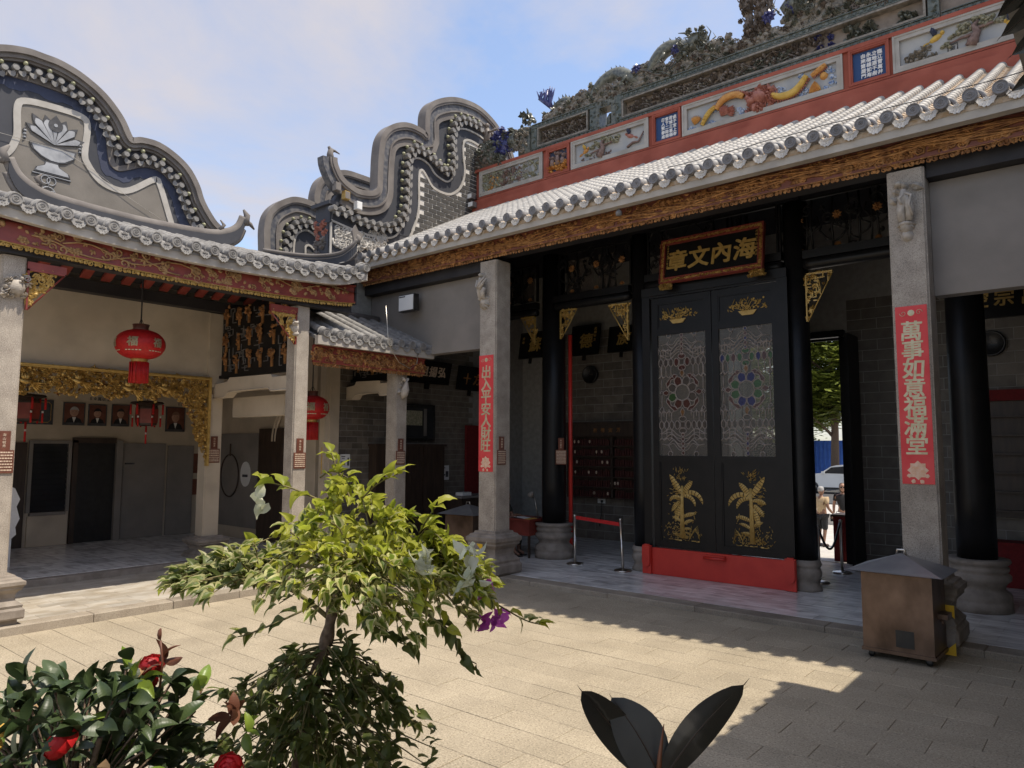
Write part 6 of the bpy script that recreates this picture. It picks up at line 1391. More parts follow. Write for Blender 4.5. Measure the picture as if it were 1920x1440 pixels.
sh = thing('counter', 'dark counter with papers below the far notice', 'counter', (-12.6, 13, .1)); wpart('counter_body', G().box((-12.95,12.8,.1),(-12.3,14.2,1.2)), darkwood_m, sh); wpart('counter_top', G().box((-13,12.75,1.2),(-12.25,14.25,1.25)), plgrey_m, sh)
single('paper_stack', G().box((-12.6,12.9,1.252),(-12.35,13.2,1.33)), white_m, 'stack of white papers on the dark counter', 'papers')
# rope barriers
def stanchion(label, x, y, rope=True, z=.08, tilt=0):
    t = thing('barrier_post', label, 'barrier post', (x, y, z), 'rope barrier posts in the hall'); T = TR(x, y, z) @ Matrix.Rotation(tilt, 4, 'Y')
    part('round_base', G().lathe([(.17,0),(.175,.012),(.16,.03),(.06,.05),(.03,.055)], 24), darksteel_m if not rope else steel_m, t); part('post', G().lathe([(.026,.045),(.026,.5),(.024,.502),(.024,.94),(.03,.945),(.03,.99),(.0,1.0)], 14), steel_m, t, T)
stanchion('steel barrier post left of the red belt', -8.60, 12.27); stanchion('steel barrier post right of the red belt, leaning', -7.42, 12.18, tilt=-.05)
q = G(); q.add([(-8.57,12.27,.98),(-7.46,12.18,.92),(-7.46,12.18,.99),(-8.57,12.27,1.05),(-8.57,12.28,.98),(-7.46,12.19,.92),(-7.46,12.19,.99),(-8.57,12.28,1.05)], [(0,1,2,3),(7,6,5,4),(0,4,5,1),(3,2,6,7)]); single('barrier_belt', q, redcloth_m, 'red belt stretched between two steel barrier posts', 'belt')
stanchion('steel rope post in the street doorway, nearer the slim column', -4.17, 13.37); stanchion('steel rope post in the street doorway, farther right', -4.17, 14.72)
q = G(); P = [(-4.17, 13.40+1.28*k/14, 1.02-.42*sin(pi*k/14)) for k in range(15)]; q.tube(P, .022, 7); single('barrier_rope', q, blackp_m, 'black rope sagging between the doorway posts', 'rope')
# rusty incinerators
def stove(label, cx, cy, w, d, h, z, rz=0, hole=True):
    t = thing('incense_stove', label, 'stove', (cx, cy, z), rotz=rz); T = TR(cx, cy, z, rz)
    part('body', G().box((-w/2,-d/2,.11),(w/2,d/2,h)), rust_m, t); part('bottom_rim', G().box((-w/2-.015,-d/2-.015,.08),(w/2+.015,d/2+.015,.12)), rust_m, t)
    o = .13; q = G(); q.add([(-w/2-o,-d/2-o,h-.02),(w/2+o,-d/2-o,h-.02),(w/2+o,d/2+o,h-.02),(-w/2-o,d/2+o,h-.02),(0,0,h+.17)], [(0,1,4),(1,2,4),(2,3,4),(3,0,4)]); q.add([(-w/2-o,-d/2-o,h-.024),(w/2+o,-d/2-o,h-.024),(w/2+o,d/2+o,h-.024),(-w/2-o,d/2+o,h-.024)], [(3,2,1,0)]); part('pitched_lid', q, roofsteel_m, t)
    q = G(); q.tube([(-.05,0,h+.15),(-.04,0,h+.21),(.04,0,h+.21),(.05,0,h+.15)], .014, 6); part('lid_handle', q, steel_m, t)
    for sx in (-1, 1):
        for sy in (-1, 1):
            q = G(); q.lathe([(.035,-.012),(.035,.012)], 12, Matrix.Translation((sx*(w/2-.07),sy*(d/2-.07),.036)) @ Matrix.Rotation(pi/2,4,'X')); q.box((sx*(w/2-.07)-.025,sy*(d/2-.07)-.02,.04),(sx*(w/2-.07)+.025,sy*(d/2-.07)+.02,.085)); part('castor', q, darksteel_m, t)
    if hole: part('ash_opening', G().box((-.02,-d/2-.004,.17),(.17,-d/2+.02,.36)), blackp_m, t)
    q = G(); q.box((w/2,-.1,.5),(w/2+.10,.12,.56), Matrix.Identity(4)); q.tube([(w/2+.03,-.08,.5),(w/2+.06,-.12,.46)], .02, 5); part('side_tray', q, rust_m, t)
stove('rust stained steel incense stove on castors in front of the right pillar', -2.06, 9.62, .74, .60, 1.02, 0, -.03); stove('grey lidded incense stove half hidden behind the bougainvillea', -10.52, 11.15, .72, .62, 1.0, .08, .1)
# yellow taped acrylic sheets
def tape_sheet(label, x, y, z0, z1, w):
    t = thing('acrylic_sheet', label, 'acrylic sheet', (x, y, z0)); part('clear_sheet', G().box((0,0,0),(w,z1-z0,.006)), acry, t, FY(x, y, z0))
    for v, s in ((0, 1), (z1-z0, -1)): q = G(); q.prism([(w,v),(w-.15,v),(w,v+s*.15)] if s > 0 else [(w,v),(w,v+s*.15),(w-.15,v)], .007, .010); part('yellow_tape_corner', q, tapey_m, t, FY(x, y, z0))
tape_sheet('clear sheet with yellow taped corners leaning on the right pillar base', -1.95, 9.92, .03, .60, .36); tape_sheet('clear sheet with yellow taped corners at the left pillar base', -9.42, 10.0, .03, .66, .36)
# red lanterns
def red_lantern(label, x, y, z, rx, rz_, top):
    t = thing('red_lantern', label, 'lantern', (x, y, z), 'round red lanterns'); q = G(); prof = [(.33*rx,-rz_)]
    for k in range(1, 20): a = -pi/2+pi*k/20; prof.append((max(.30*rx, rx*abs(cos(a))**.75), rz_*sin(a)))
    prof.append((.30*rx, rz_)); q.lathe(prof, 28); part('silk_body', q, redcloth2, t)
    part('top_collar', G().lathe([(.36*rx,rz_-.01),(.30*rx,rz_+.02),(.34*rx,rz_+.09)], 20), copper_m, t); part('bottom_collar', G().lathe([(.32*rx,-rz_-.06),(.33*rx,-rz_+.02)], 20), goldp_m, t)
    q = G()
    for k in range(40): a = k*.157; r = .31*rx+.01*(k%3); q.tube([(r*cos(a),r*sin(a),-rz_-.05),(r*cos(a)*1.02,r*sin(a)*1.02,-rz_-.40)], .012, 4)
    part('tassel_skirt', q, redcloth2, t, stuff=True)
    q = G(); q.tube([(0,0,rz_+.05),(0,0,top-z)], .012, 5); q.tube([(-.1,0,rz_+.08),(0,0,rz_+.2),(.1,0,rz_+.08)], .006, 4); part('hanging_cord', q, blackp_m, t)
    g = G()
    for k in range(6):
        a0 = k*pi/3+.35; qg = G(); glyphs(qg, [('福',0,0,.17)], .001, .045)
        for i, (u, v, n) in enumerate(qg.v):
            a = a0+u/rx*1.02; vv = .01+v; rr = rx*max(.3, math.sqrt(max(0, 1-(vv/rz_)**2))**.75)+.006; qg.v[i] = (rr*cos(a), rr*sin(a), vv)
        g.add(qg.v, qg.f)
        for j in range(5): a = a0-.3+.15*j; rr = rx*max(.3, math.sqrt(1-(.13/rz_)**2)**.75)+.004; g.box((-.018,-.008,0),(.018,.008,.003), Matrix.Translation((rr*cos(a),rr*sin(a),-.13)) @ Matrix.Rotation(a+pi/2,4,'Z') @ Matrix.Rotation(pi/2,4,'X'))
    part('silver_lettering', g, mat_gold, t)
redcloth2 = mat('red_silk', (.48,.012,.012), (.60,.02,.018), 20, .5, trans=.25)
red_lantern('red lantern with silver fortune characters hanging in the left bay', -12.6, 5.27, 4.13, .39, .25, 5.55); red_lantern('red lantern half hidden behind the sunlit pillar', -12.3, 8.50, 3.20, .33, .24, 4.8)
# palace lanterns in the side room
def palace(label, x, y, z):
    t = thing('palace_lantern', label, 'lantern', (x, y, z), 'hexagonal palace lanterns in the side room'); part('frame', G().lathe([(.12,-.24),(.20,-.22),(.22,-.1),(.22,.14),(.20,.2),(.34,.24),(.30,.28),(.1,.30)], 6, sm=False), darkwood_m, t)
    part('panes', G().lathe([(.215,-.18),(.225,-.1),(.225,.12)], 6, sm=False), redlac_m, t); q = G()
    for k in range(6): a = k*pi/3; q.tube([(.31*cos(a),.31*sin(a),.22),(.31*cos(a),.31*sin(a),.0)], .022, 5); q.tube([(.27*cos(a),.27*sin(a),-.06),(.27*cos(a),.27*sin(a),-.26)], .018, 5)
    q.tube([(0,0,-.24),(0,0,-.62)], .02, 5); part('red_tassels', q, redcloth_m, t); part('hanging_cord', G().tube([(0,0,.28),(0,0,4.2-z)], .01, 4), blackp_m, t)
    q = G(); [q.lathe([(.018,-.02),(.018,.02)], 6, TR(.27*cos(k*pi/3),.27*sin(k*pi/3),-.05)) for k in range(6)]; q.lathe([(.02,-.02),(.02,.02)], 6, TR(0,0,-.40)); part('white_beads', q, white_m, t)
palace('dark palace lantern with red tassels left of the portraits', -16.0, 4.66, 3.12); palace('dark palace lantern with red tassels between the portraits', -16.0, 6.90, 3.10)
# portraits
def portrait(label, y0, y1, z0, z1, hair, glasses=False, tie=False):
    t = thing('framed_portrait', label, 'portrait', (-18.3, (y0+y1)/2, z0)); F = FX(-18.31, y0, z0); w, h = y1-y0, z1-z0; q = G(); q.box((0,0,0),(w,h,.02)); k = .02; q.prism([[(0,0),(w,0),(w,h),(0,h)],[(k,k),(k,h-k),(w-k,h-k),(w-k,k)]], .0201, .035); part('frame', q, ink_m, t, F)
    part('backdrop', G().box((k,k,.0202),(w-k,h-k,.022)), copper_m, t, F); cx = w*.5
    q = G(); q.dome(cx, h*.58, w*.2, h*.2, .012, 14, n0=.0222); part('painted_face', q, skin_m, t, F)
    q = G(); q.prism([(cx-w*.38,.06),(cx+w*.38,.06),(cx+w*.30,h*.28),(cx+w*.1,h*.36),(cx-w*.1,h*.36),(cx-w*.30,h*.28)], .0222, .026); part('painted_suit', q, cloth_black, t, F)
    q = G(); q.prism([(cx-w*.09,h*.36),(cx,h*.12),(cx+w*.09,h*.36)], .0262, .028); part('painted_collar', q, white_m, t, F)
    q = G(); q.prism([(cx+w*.21*cos(a), h*.62+h*.2*sin(a)) for a in [pi*k/8 for k in range(9)]]+[(cx-w*.13,h*.68),(cx+w*.13,h*.68)], .034, .037); part('painted_hair', q, hair, t, F)
    q = G(); 
    for s in (-1, 1): q.dome(cx+s*w*.075, h*.60, .012, .006, .003, 6, n0=.035)
    q.box((cx-w*.05,h*.475,.031),(cx+w*.05,h*.483,.034)); part('painted_features', q, ink_m, t, F)
    part('caption_strip', G().box((k,.022,.0222),(w-k,.06,.027)), ink_m, t, F)
portrait('framed portrait of a white haired person, first of the row', 6.05, 6.50, 2.90, 3.42, ghair_m); portrait('framed portrait of a dark haired person, second of the row', 6.57, 6.97, 2.90, 3.40, cloth_black); portrait('framed portrait of a dark haired person, third beside the lantern', 7.08, 7.48, 2.90, 3.42, cloth_black); portrait('framed portrait of a bald person in a suit beside the fringe', 8.36, 8.84, 2.80, 3.42, skind_m)
bf = thing('black_frame', 'black glazed frame with a thin gold border behind the left palace lantern', 'frame', (-18.3, 5.4, 2.9)); wpart('frame', G().box((-18.32,4.9,2.9),(-18.28,5.85,3.45)), ink_m, bf); q = G(); P = [(-18.275,5.0,2.95),(-18.275,5.75,2.95),(-18.275,5.8,3.0),(-18.275,5.8,3.35),(-18.275,5.75,3.4),(-18.275,5.0,3.4)]; q.tube(P, .008, 4); wpart('gold_border', q, goldp_m, bf)
g = G(); glyphs(g, [(c, 6.62+.095*i, 3.53, .09) for i, c in enumerate('50萬以上')], .006, .03); single('wall_lettering', g, ink_m, 'black wall lettering reading 50萬以上 above the portraits', 'lettering', FX(-18.318,0,0))
g = G(); glyphs(g, [(c, 8.68+.08*i, 3.50, .09) for i, c in enumerate('10')], .006, .03); single('wall_lettering', g, ink_m, 'black wall numerals reading 10 beside the fringe', 'lettering', FX(-18.318,0,0))
cut = thing('cutout_board', 'pale round bellied cutout board standing behind the left edge pillar', 'cutout board', (-15.5, 4.1, .24)); q = G(); q.prism([(0,.55),(.35,.55),(.42,.62),(.40,.75),(.46,.9),(.40,1.12),(.45,1.25),(.36,1.45),(.22,1.53),(.16,1.58),(.1,1.5),(0,1.46)], -.02, .02); part('cutout_shape', q, cloth_white, cut, FX(-15.5,4.05,.2)); q = G()
for u in (.03,.3): q.box((u,.04,-.02),(u+.05,.549,.02))
part('stand_legs', q, cloth_white, cut, FX(-15.5,4.05,.2))
# desk by the mid pillar
dk_ = thing('desk', 'small dark red desk beside the thick black column', 'desk', (-10.05, 12.45, .08)); wpart('desk_top', G().box((-10.6,12.2,.86),(-9.72,12.95,.90)), redlac_m, dk_); wpart('apron', G().box((-10.55,12.24,.55),(-9.77,12.9,.858)), redlac_m, dk_)
for x in (-10.55,-9.80):
    for y in (12.24,12.86): wpart('leg', G().box((x,y,.085),(x+.04,y+.04,.549)), darkwood_m, dk_)
dl_ = thing('desk_lamp', 'desk lamp with a tilted grey shade on the dark red desk', 'lamp', (-9.80, 12.6, .9)); q = G(); q.lathe([(.07,.0),(.07,.015),(.02,.02)], 12, TR(-9.80,12.6,.902)); wpart('lamp_base', q, darksteel_m, dl_); wpart('arm', G().tube([(-9.80,12.6,.91),(-9.92,12.6,1.42)], .009, 6), steel_m, dl_); q = G(); q.lathe([(.015,.05),(.03,.03),(.075,-.06)], 12, Matrix.Translation((-9.98,12.6,1.42)) @ Matrix.Rotation(.7,4,'Y')); wpart('shade', q, plgrey_m, dl_)
pb = thing('open_book', 'open white book and papers on the dark red desk', 'book', (-10.15, 12.35, .9)); q = G(); q.add([(-10.4,12.22,.903),(-10.12,12.22,.93),(-9.88,12.24,.905),(-9.88,12.5,.905),(-10.12,12.5,.93),(-10.4,12.5,.903)], [(0,1,4,5),(1,2,3,4)]); wpart('pages', q, white_m, pb); wpart('yellow_sheet', G().box((-9.87,12.22,.902),(-9.74,12.5,.912)), yellow_m, pb)
# ================================================================== PEOPLE
def skinned(pts, edges, root=0, sub=1):
    """one continuous surface grown round a skeleton: pts = {name: ((x,y,z), radius)}"""
    names = list(pts); ix = {n: i for i, n in enumerate(names)}
    me = bpy.data.meshes.new('body'); me.from_pydata([pts[n][0] for n in names], [(ix[a], ix[b]) for a, b in edges], [])
    o = bpy.data.objects.new('body', me); C.objects.link(o)
    m = o.modifiers.new('s', 'SKIN'); m.use_smooth_shade = True
    for i, n in enumerate(names):
        r = pts[n][1]; d = me.skin_vertices[0].data[i]; d.radius = r if isinstance(r, tuple) else (r, r); d.use_root = (i == root)
    s = o.modifiers.new('d', 'SUBSURF'); s.levels = sub; s.render_levels = sub
    r = bpy.data.meshes.new_from_object(o.evaluated_get(bpy.context.evaluated_depsgraph_get())); bpy.data.objects.remove(o); return r
def chain(g, P, r): g.tube(P, r, 8)
def hand(q, T, s=1.0, curl=.5):
    q.tube([(0,0,0),(.045*s,0,0),(.085*s,0,-.004)], [.022*s,.034*s,.034*s], 8, T, flat=.5)
    for k, (y, L) in enumerate(((-.028,.068),(-.010,.080),(.010,.075),(.028,.058))):
        q.tube([(.08*s,y*s,-.004),((.08+L*.4)*s,y*1.1*s,-.004-.01*curl),((.08+L*.75)*s,y*1.1*s,-.01-.035*curl),((.08+L*(1-.3*curl))*s,y*1.1*s,-.014-.065*curl)], [.010*s,.0095*s,.0085*s,.006*s], 6, T)
    q.tube([(.02*s,-.028*s,0),(.045*s,-.055*s,-.012),(.075*s,-.062*s,-.028),(.095*s,-.058*s,-.04)], [.013*s,.0115*s,.010*s,.007*s], 6, T)
def head(t, T, skin, hair, style, s=1.0):
    q = G(); q.lathe([(.0,-.125),(.045,-.115),(.066,-.07),(.075,-.02),(.078,.03),(.072,.075),(.05,.105),(.0,.118)], 16, T @ Matrix.Diagonal((1.12*s,.95*s,1*s,1)))
    q.tube([(.083*s,0,.02*s),(.103*s,0,-.018*s),(.084*s,0,-.03*s)], [.007*s,.012*s,.010*s], 6, T); q.tube([(.076*s,-.022*s,-.058*s),(.084*s,0,-.056*s),(.076*s,.022*s,-.058*s)], .005*s, 5, T)
    for k in (-1, 1): q.dome(0,0,.02*s,.032*s,.012,8,T @ Matrix.Translation((-.005,k*.074*s,-.005)) @ Matrix.Rotation(-k*pi/2,4,'X'))
    hd = part('head', q, skin, t, I4)
    e = G(); [e.dome(0,0,.012*s,.007*s,.004,7,T @ Matrix.Translation((.080*s,k*.03*s,.012*s)) @ Matrix.Rotation(pi/2,4,'Y')) for k in (-1, 1)]; part('eyes', e, ink_m, hd, I4)
    h = G()
    if style == 'short': h.lathe([(.080,-.02),(.085,.03),(.080,.08),(.056,.115),(.0,.128)], 14, T @ Matrix.Translation((-.016*s,0,.004)) @ Matrix.Diagonal((1.1*s,.98*s,s,1)))
    else:
        h.lathe([(.075,-.12),(.088,-.03),(.088,.03),(.082,.08),(.057,.116),(.0,.13)], 14, T @ Matrix.Translation((-.022*s,0,.004)) @ Matrix.Diagonal((1.0*s,1.0*s,s,1)))
    part('hair', h, hair, t, I4); return hd
def standing(label, x, y, z, rz, H, skin, hair, style, top, bottom, long_pants, arm, extra=None):
    t = thing('person', label, 'person', (x, y, z), 'visitors in the street doorway', rz); B = TR(x, y, z, rz, H/1.70); k = 1
    def body(parts, edges): return skinned(parts, edges)
    P = {'pel':((0,0,.92),(.13,.11)),'belly':((.0,0,1.08),(.125,.10)),'chest':((.0,0,1.28),(.145,.11)),'neck0':((-.01,0,1.42),(.07,.06)),'neck':((.0,0,1.50),(.05,.05)),
         'shL':((-.01,.17,1.38),.055),'elL':((-.03,.23,1.12),.042),'wrL':((.08,.22,.90),.030),'shR':((-.01,-.17,1.38),.055),'elR':((-.03+arm*.02,-.23,1.12),.042),'wrR':((.05+arm*.12,-.24,.90+arm*.06),.030),
         'hiL':((0,.09,.86),.092),'knL':((.03,.10,.48),.058),'anL':((-.03,.10,.09),.038),'toL':((.12,.115,.035),.033),'hiR':((0,-.09,.86),.092),'knR':((-.0,-.10,.48),.058),'anR':((-.08,-.10,.10),.038),'toR':((.07,-.115,.035),.033)}
    E = [('pel','belly'),('belly','chest'),('chest','neck0'),('neck0','neck'),('chest','shL'),('shL','elL'),('elL','wrL'),('chest','shR'),('shR','elR'),('elR','wrR'),('pel','hiL'),('hiL','knL'),('knL','anL'),('anL','toL'),('pel','hiR'),('hiR','knR'),('knR','anR'),('anR','toR')]
    part('body', skinned(P, E), skin, t, B)
    g = lambda n, e=.016: (P[n][0], tuple(q+e for q in P[n][1]) if isinstance(P[n][1], tuple) else P[n][1]+e)
    mid = lambda a, b, f: tuple(P[a][0][i]*(1-f)+P[b][0][i]*f for i in range(3))
    S1 = {'pel':g('pel'),'belly':g('belly'),'chest':g('chest'),'n':((0,0,1.41),(.08,.07)),'shL':g('shL'),'slL':(mid('shL','elL',.62),.064),'shR':g('shR'),'slR':(mid('shR','elR',.62),.064)}
    part('shirt', skinned(S1, [('pel','belly'),('belly','chest'),('chest','n'),('chest','shL'),('shL','slL'),('chest','shR'),('shR','slR')]), top, t, B)
    S2 = {'pel':g('pel',.010),'hiL':g('hiL'),'hiR':g('hiR')}; E2 = [('pel','hiL'),('pel','hiR')]
    for s in 'LR':
        S2['kn'+s] = ((P['kn'+s][0][0],P['kn'+s][0][1],.46 if not long_pants else .48),.082 if not long_pants else .075); E2.append(('hi'+s,'kn'+s))
        if long_pants: S2['an'+s] = ((P['an'+s][0][0],P['an'+s][0][1],.10),.058); E2.append(('kn'+s,'an'+s))
    part('trousers' if long_pants else 'shorts', skinned(S2, E2), bottom, t, B)
    q = G()
    for s in 'LR': T_ = B @ Matrix.Translation(P['wr'+s][0]) @ Matrix.Rotation(pi/2,4,'Y') @ Matrix.Rotation(.3,4,'X'); hand(q, T_, 1.0, .6)
    part('hands', q, skin, t, I4)
    q = G()
    for s in 'LR': a, c = P['an'+s][0], P['to'+s][0]; q.tube([(a[0]-.05,a[1],.04),(a[0]+.02,a[1],.05),(c[0],c[1],.04),(c[0]+.05,c[1],.03)], [.03,.048,.046,.02], 8, B)
    part('shoes', q, darkwood_m, t, I4)
    hd = head(t, B @ Matrix.Translation((.015,0,1.60)), skin, hair, style, 1.0)
    if extra: extra(t, B, hd)
def shades(t, B, hd):
    q = G(); T = B @ Matrix.Translation((.015,0,1.60)); [q.box((.086,k*.034-.024,-.008),(.097,k*.034+.024,.026),T) for k in (-1, 1)]; q.box((.088,-.07,.018),(.094,.07,.027),T); part('sunglasses', q, blackp_m, hd, I4)
    q = G(); q.box((-.1,-.33,.68),(.06,-.24,.86)); q.tube([(-.02,-.28,.86),(-.02,-.26,.93),(.03,-.28,.86)], .01, 5); part('handbag', q, cloth_black, t, B)
standing('man with grey hair in beige shirt and dark shorts walking in the doorway', -6.62, 21.6, -.32, RD(70), 1.66, skind_m, ghair_m, 'short', cloth_beige, cloth_black, False, 1)
standing('woman in black shirt and sunglasses with a handbag at the doorway', -6.12, 21.9, -.32, RD(-72), 1.76, skin_m, hair_m, 'bob', cloth_black, cloth_white, True, 0, shades)
# seated person reading at the desk, mostly behind the left granite pillar
t = thing('person', 'seated person in dark trousers and sandals reading at the red desk behind the pillar', 'person', (-10.75, 12.35, .08)); B = TR(-10.75, 12.45, .08)
P = {'pel':((0,0,.55),(.15,.13)),'belly':((.02,0,.72),(.13,.12)),'chest':((.08,0,.94),(.14,.12)),'neck0':((.11,0,1.08),(.07,.06)),'neck':((.14,0,1.15),.05),'shL':((.08,.18,1.03),.055),'elL':((.16,.24,.82),.042),'wrL':((.42,.12,.87),.03),'shR':((.08,-.18,1.03),.055),'elR':((.16,-.24,.82),.042),'wrR':((.42,-.14,.87),.03),
     'hiL':((.08,.10,.52),.095),'knL':((.46,.10,.52),.066),'anL':((.44,.10,.10),.04),'toL':((.60,.11,.035),.032),'hiR':((.08,-.10,.52),.095),'knR':((.44,-.11,.52),.066),'anR':((.50,-.12,.10),.04),'toR':((.66,-.13,.035),.032)}
E = [('pel','belly'),('belly','chest'),('chest','neck0'),('neck0','neck'),('chest','shL'),('shL','elL'),('elL','wrL'),('chest','shR'),('shR','elR'),('elR','wrR'),('pel','hiL'),('hiL','knL'),('knL','anL'),('anL','toL'),('pel','hiR'),('hiR','knR'),('knR','anR'),('anR','toR')]
part('body', skinned(P, E), skind_m, t, B)
up = lambda n, e: (P[n][0], tuple(q+e for q in P[n][1]) if isinstance(P[n][1], tuple) else P[n][1]+e)
part('shirt', skinned({'pel':up('pel',.01),'belly':up('belly',.016),'chest':up('chest',.016),'n':((.11,0,1.07),(.08,.07)),'shL':up('shL',.016),'sl':((.13,.22,.9),.062),'shR':up('shR',.016),'sr':((.13,-.22,.9),.062)}, [('pel','belly'),('belly','chest'),('chest','n'),('chest','shL'),('shL','sl'),('chest','shR'),('shR','sr')]), cloth_green, t, B)
part('trousers', skinned({'pel':up('pel',.014),'hiL':up('hiL',.014),'knL':up('knL',.02),'aL':((.45,.10,.20),.062),'hiR':up('hiR',.014),'knR':up('knR',.02),'aR':((.48,-.12,.20),.062)}, [('pel','hiL'),('hiL','knL'),('knL','aL'),('pel','hiR'),('hiR','knR'),('knR','aR')]), cloth_green, t, B)
q = G(); hand(q, B @ Matrix.Translation((.42,.12,.87)) @ Matrix.Rotation(-.25,4,'Z'), 1, .3); hand(q, B @ Matrix.Translation((.42,-.14,.87)) @ Matrix.Rotation(.2,4,'Z'), 1, .3); part('hands', q, skind_m, t, I4)
q = G()
for x, y in ((.44,.10),(.50,-.12)): q.box((x-.07,y-.045,.0),(x+.21,y+.045,.022),B); q.tube([(x+.06,y-.05,.02),(x+.08,y,.075),(x+.06,y+.05,.02)], .014, 5, B)
part('sandals', q, blackp_m, t, I4); head(t, B @ Matrix.Translation((.18,0,1.25)), skind_m, cloth_black, 'short')
st = thing('stool', 'dark wooden stool under the seated reader', 'stool', (-10.75, 12.45, .08)); wpart('seat', G().box((-10.93,12.27,.46),(-10.57,12.63,.50)), darkwood_m, st)
for a, b_ in ((-.15,-.15),(.12,-.15),(-.15,.12),(.12,.12)): wpart('leg', G().box((-10.75+a,12.45+b_,.085),(-10.72+a,12.48+b_,.459)), darkwood_m, st)

# ================================================================== STREET BEYOND THE DOOR
struct('entrance_step', G().box((-9,16.42,-.4),(-2,18.6,.03)), pave2_m); struct('entrance_step', G().box((-9.3,18.6,-.4),(-1.7,19.1,-.14)), pave2_m)
struct('road', G().box((-80,33,-.4),(60,46,.10)), asphalt_m); struct('far_pavement', G().box((-80,46,-.4),(60,60,.22)), pave2_m); struct('near_pavement', G().box((-80,28,-.4),(60,32.99,.06)), pave2_m)
car = thing('parked_car', 'white car parked in the street seen through the doorway', 'car', (-11.4, 41.0, .1)); Tc = Matrix.Translation((-11.4, 41.0, .10)) @ Matrix.Rotation(RD(3),4,'Z'); Fc = Tc @ FY(0, -.85, 0)
prof = [(-2.2,.32),(-2.24,.62),(-2.16,.86),(-1.72,.98),(-.95,1.05),(-.42,1.42),(-.1,1.50),(.75,1.52),(1.3,1.44),(1.85,1.06),(2.16,1.0),(2.24,.7),(2.2,.34),(1.72,.27),(1.66,.5),(1.4,.63),(1.14,.5),(1.08,.24),(-1.04,.24),(-1.1,.5),(-1.36,.63),(-1.62,.5),(-1.68,.27)]
q = G(); q.prism(prof, -1.70, 0, Fc); part('car_body', q, carpaint_m, car, I4)
q = G(); q.prism([(-.80,1.07),(-.38,1.38),(.22,1.44),(.22,1.06)], .0, .012, Fc); q.prism([(.28,1.06),(.28,1.44),(.8,1.45),(1.28,1.36),(1.5,1.08)], .0, .012, Fc); part('side_window', q, carglass_m, car, I4)
for x in (-1.36, 1.40):
    for yy in (-.86, .68): w = G(); w.lathe([(.32,0),(.33,.03),(.33,.17),(.32,.2)], 20, Tc @ Matrix.Translation((x, yy, .33)) @ Matrix.Rotation(-pi/2,4,'X')); wh = part('wheel', w, rubber_m, car, I4); r_ = G(); r_.lathe([(.21,-.012),(.2,-.005),(.05,.02)], 14, Tc @ Matrix.Translation((x, yy, .33)) @ Matrix.Rotation(-pi/2,4,'X')); part('rim', r_, steel_m, wh, I4)
part('headlight', G().box((-2.23,-.852,.66),(-1.98,-.80,.80),Tc), plastic_m, car, I4); part('tail_light', G().box((1.98,-.852,.78),(2.2,-.80,.95),Tc), red_m, car, I4); part('door_handle', G().box((.05,-.868,.92),(.2,-.852,.95),Tc), carpaint_m, car, I4); part('side_mirror', G().box((-.86,-.98,1.05),(-.70,-.86,1.17),Tc), carpaint_m, car, I4); part('sill', G().box((-1.04,-.856,.24),(1.08,-.84,.34),Tc), blackp_m, car, I4)
ct = thing('shipping_container', 'blue ribbed container standing behind the white car', 'container', (-18.2, 58, .4)); cq = G(); cq.box((-20.6,57.6,.45),(-15.8,60,3.1)); [cq.box((-20.6+.3*k,57.55,.5),(-20.45+.3*k,57.6,3.05)) for k in range(16)]; wpart('ribbed_body', cq, contblue_m, ct); wpart('support', G().box((-20.4,57.8,.22),(-16,59.8,.449)), darksteel_m, ct)
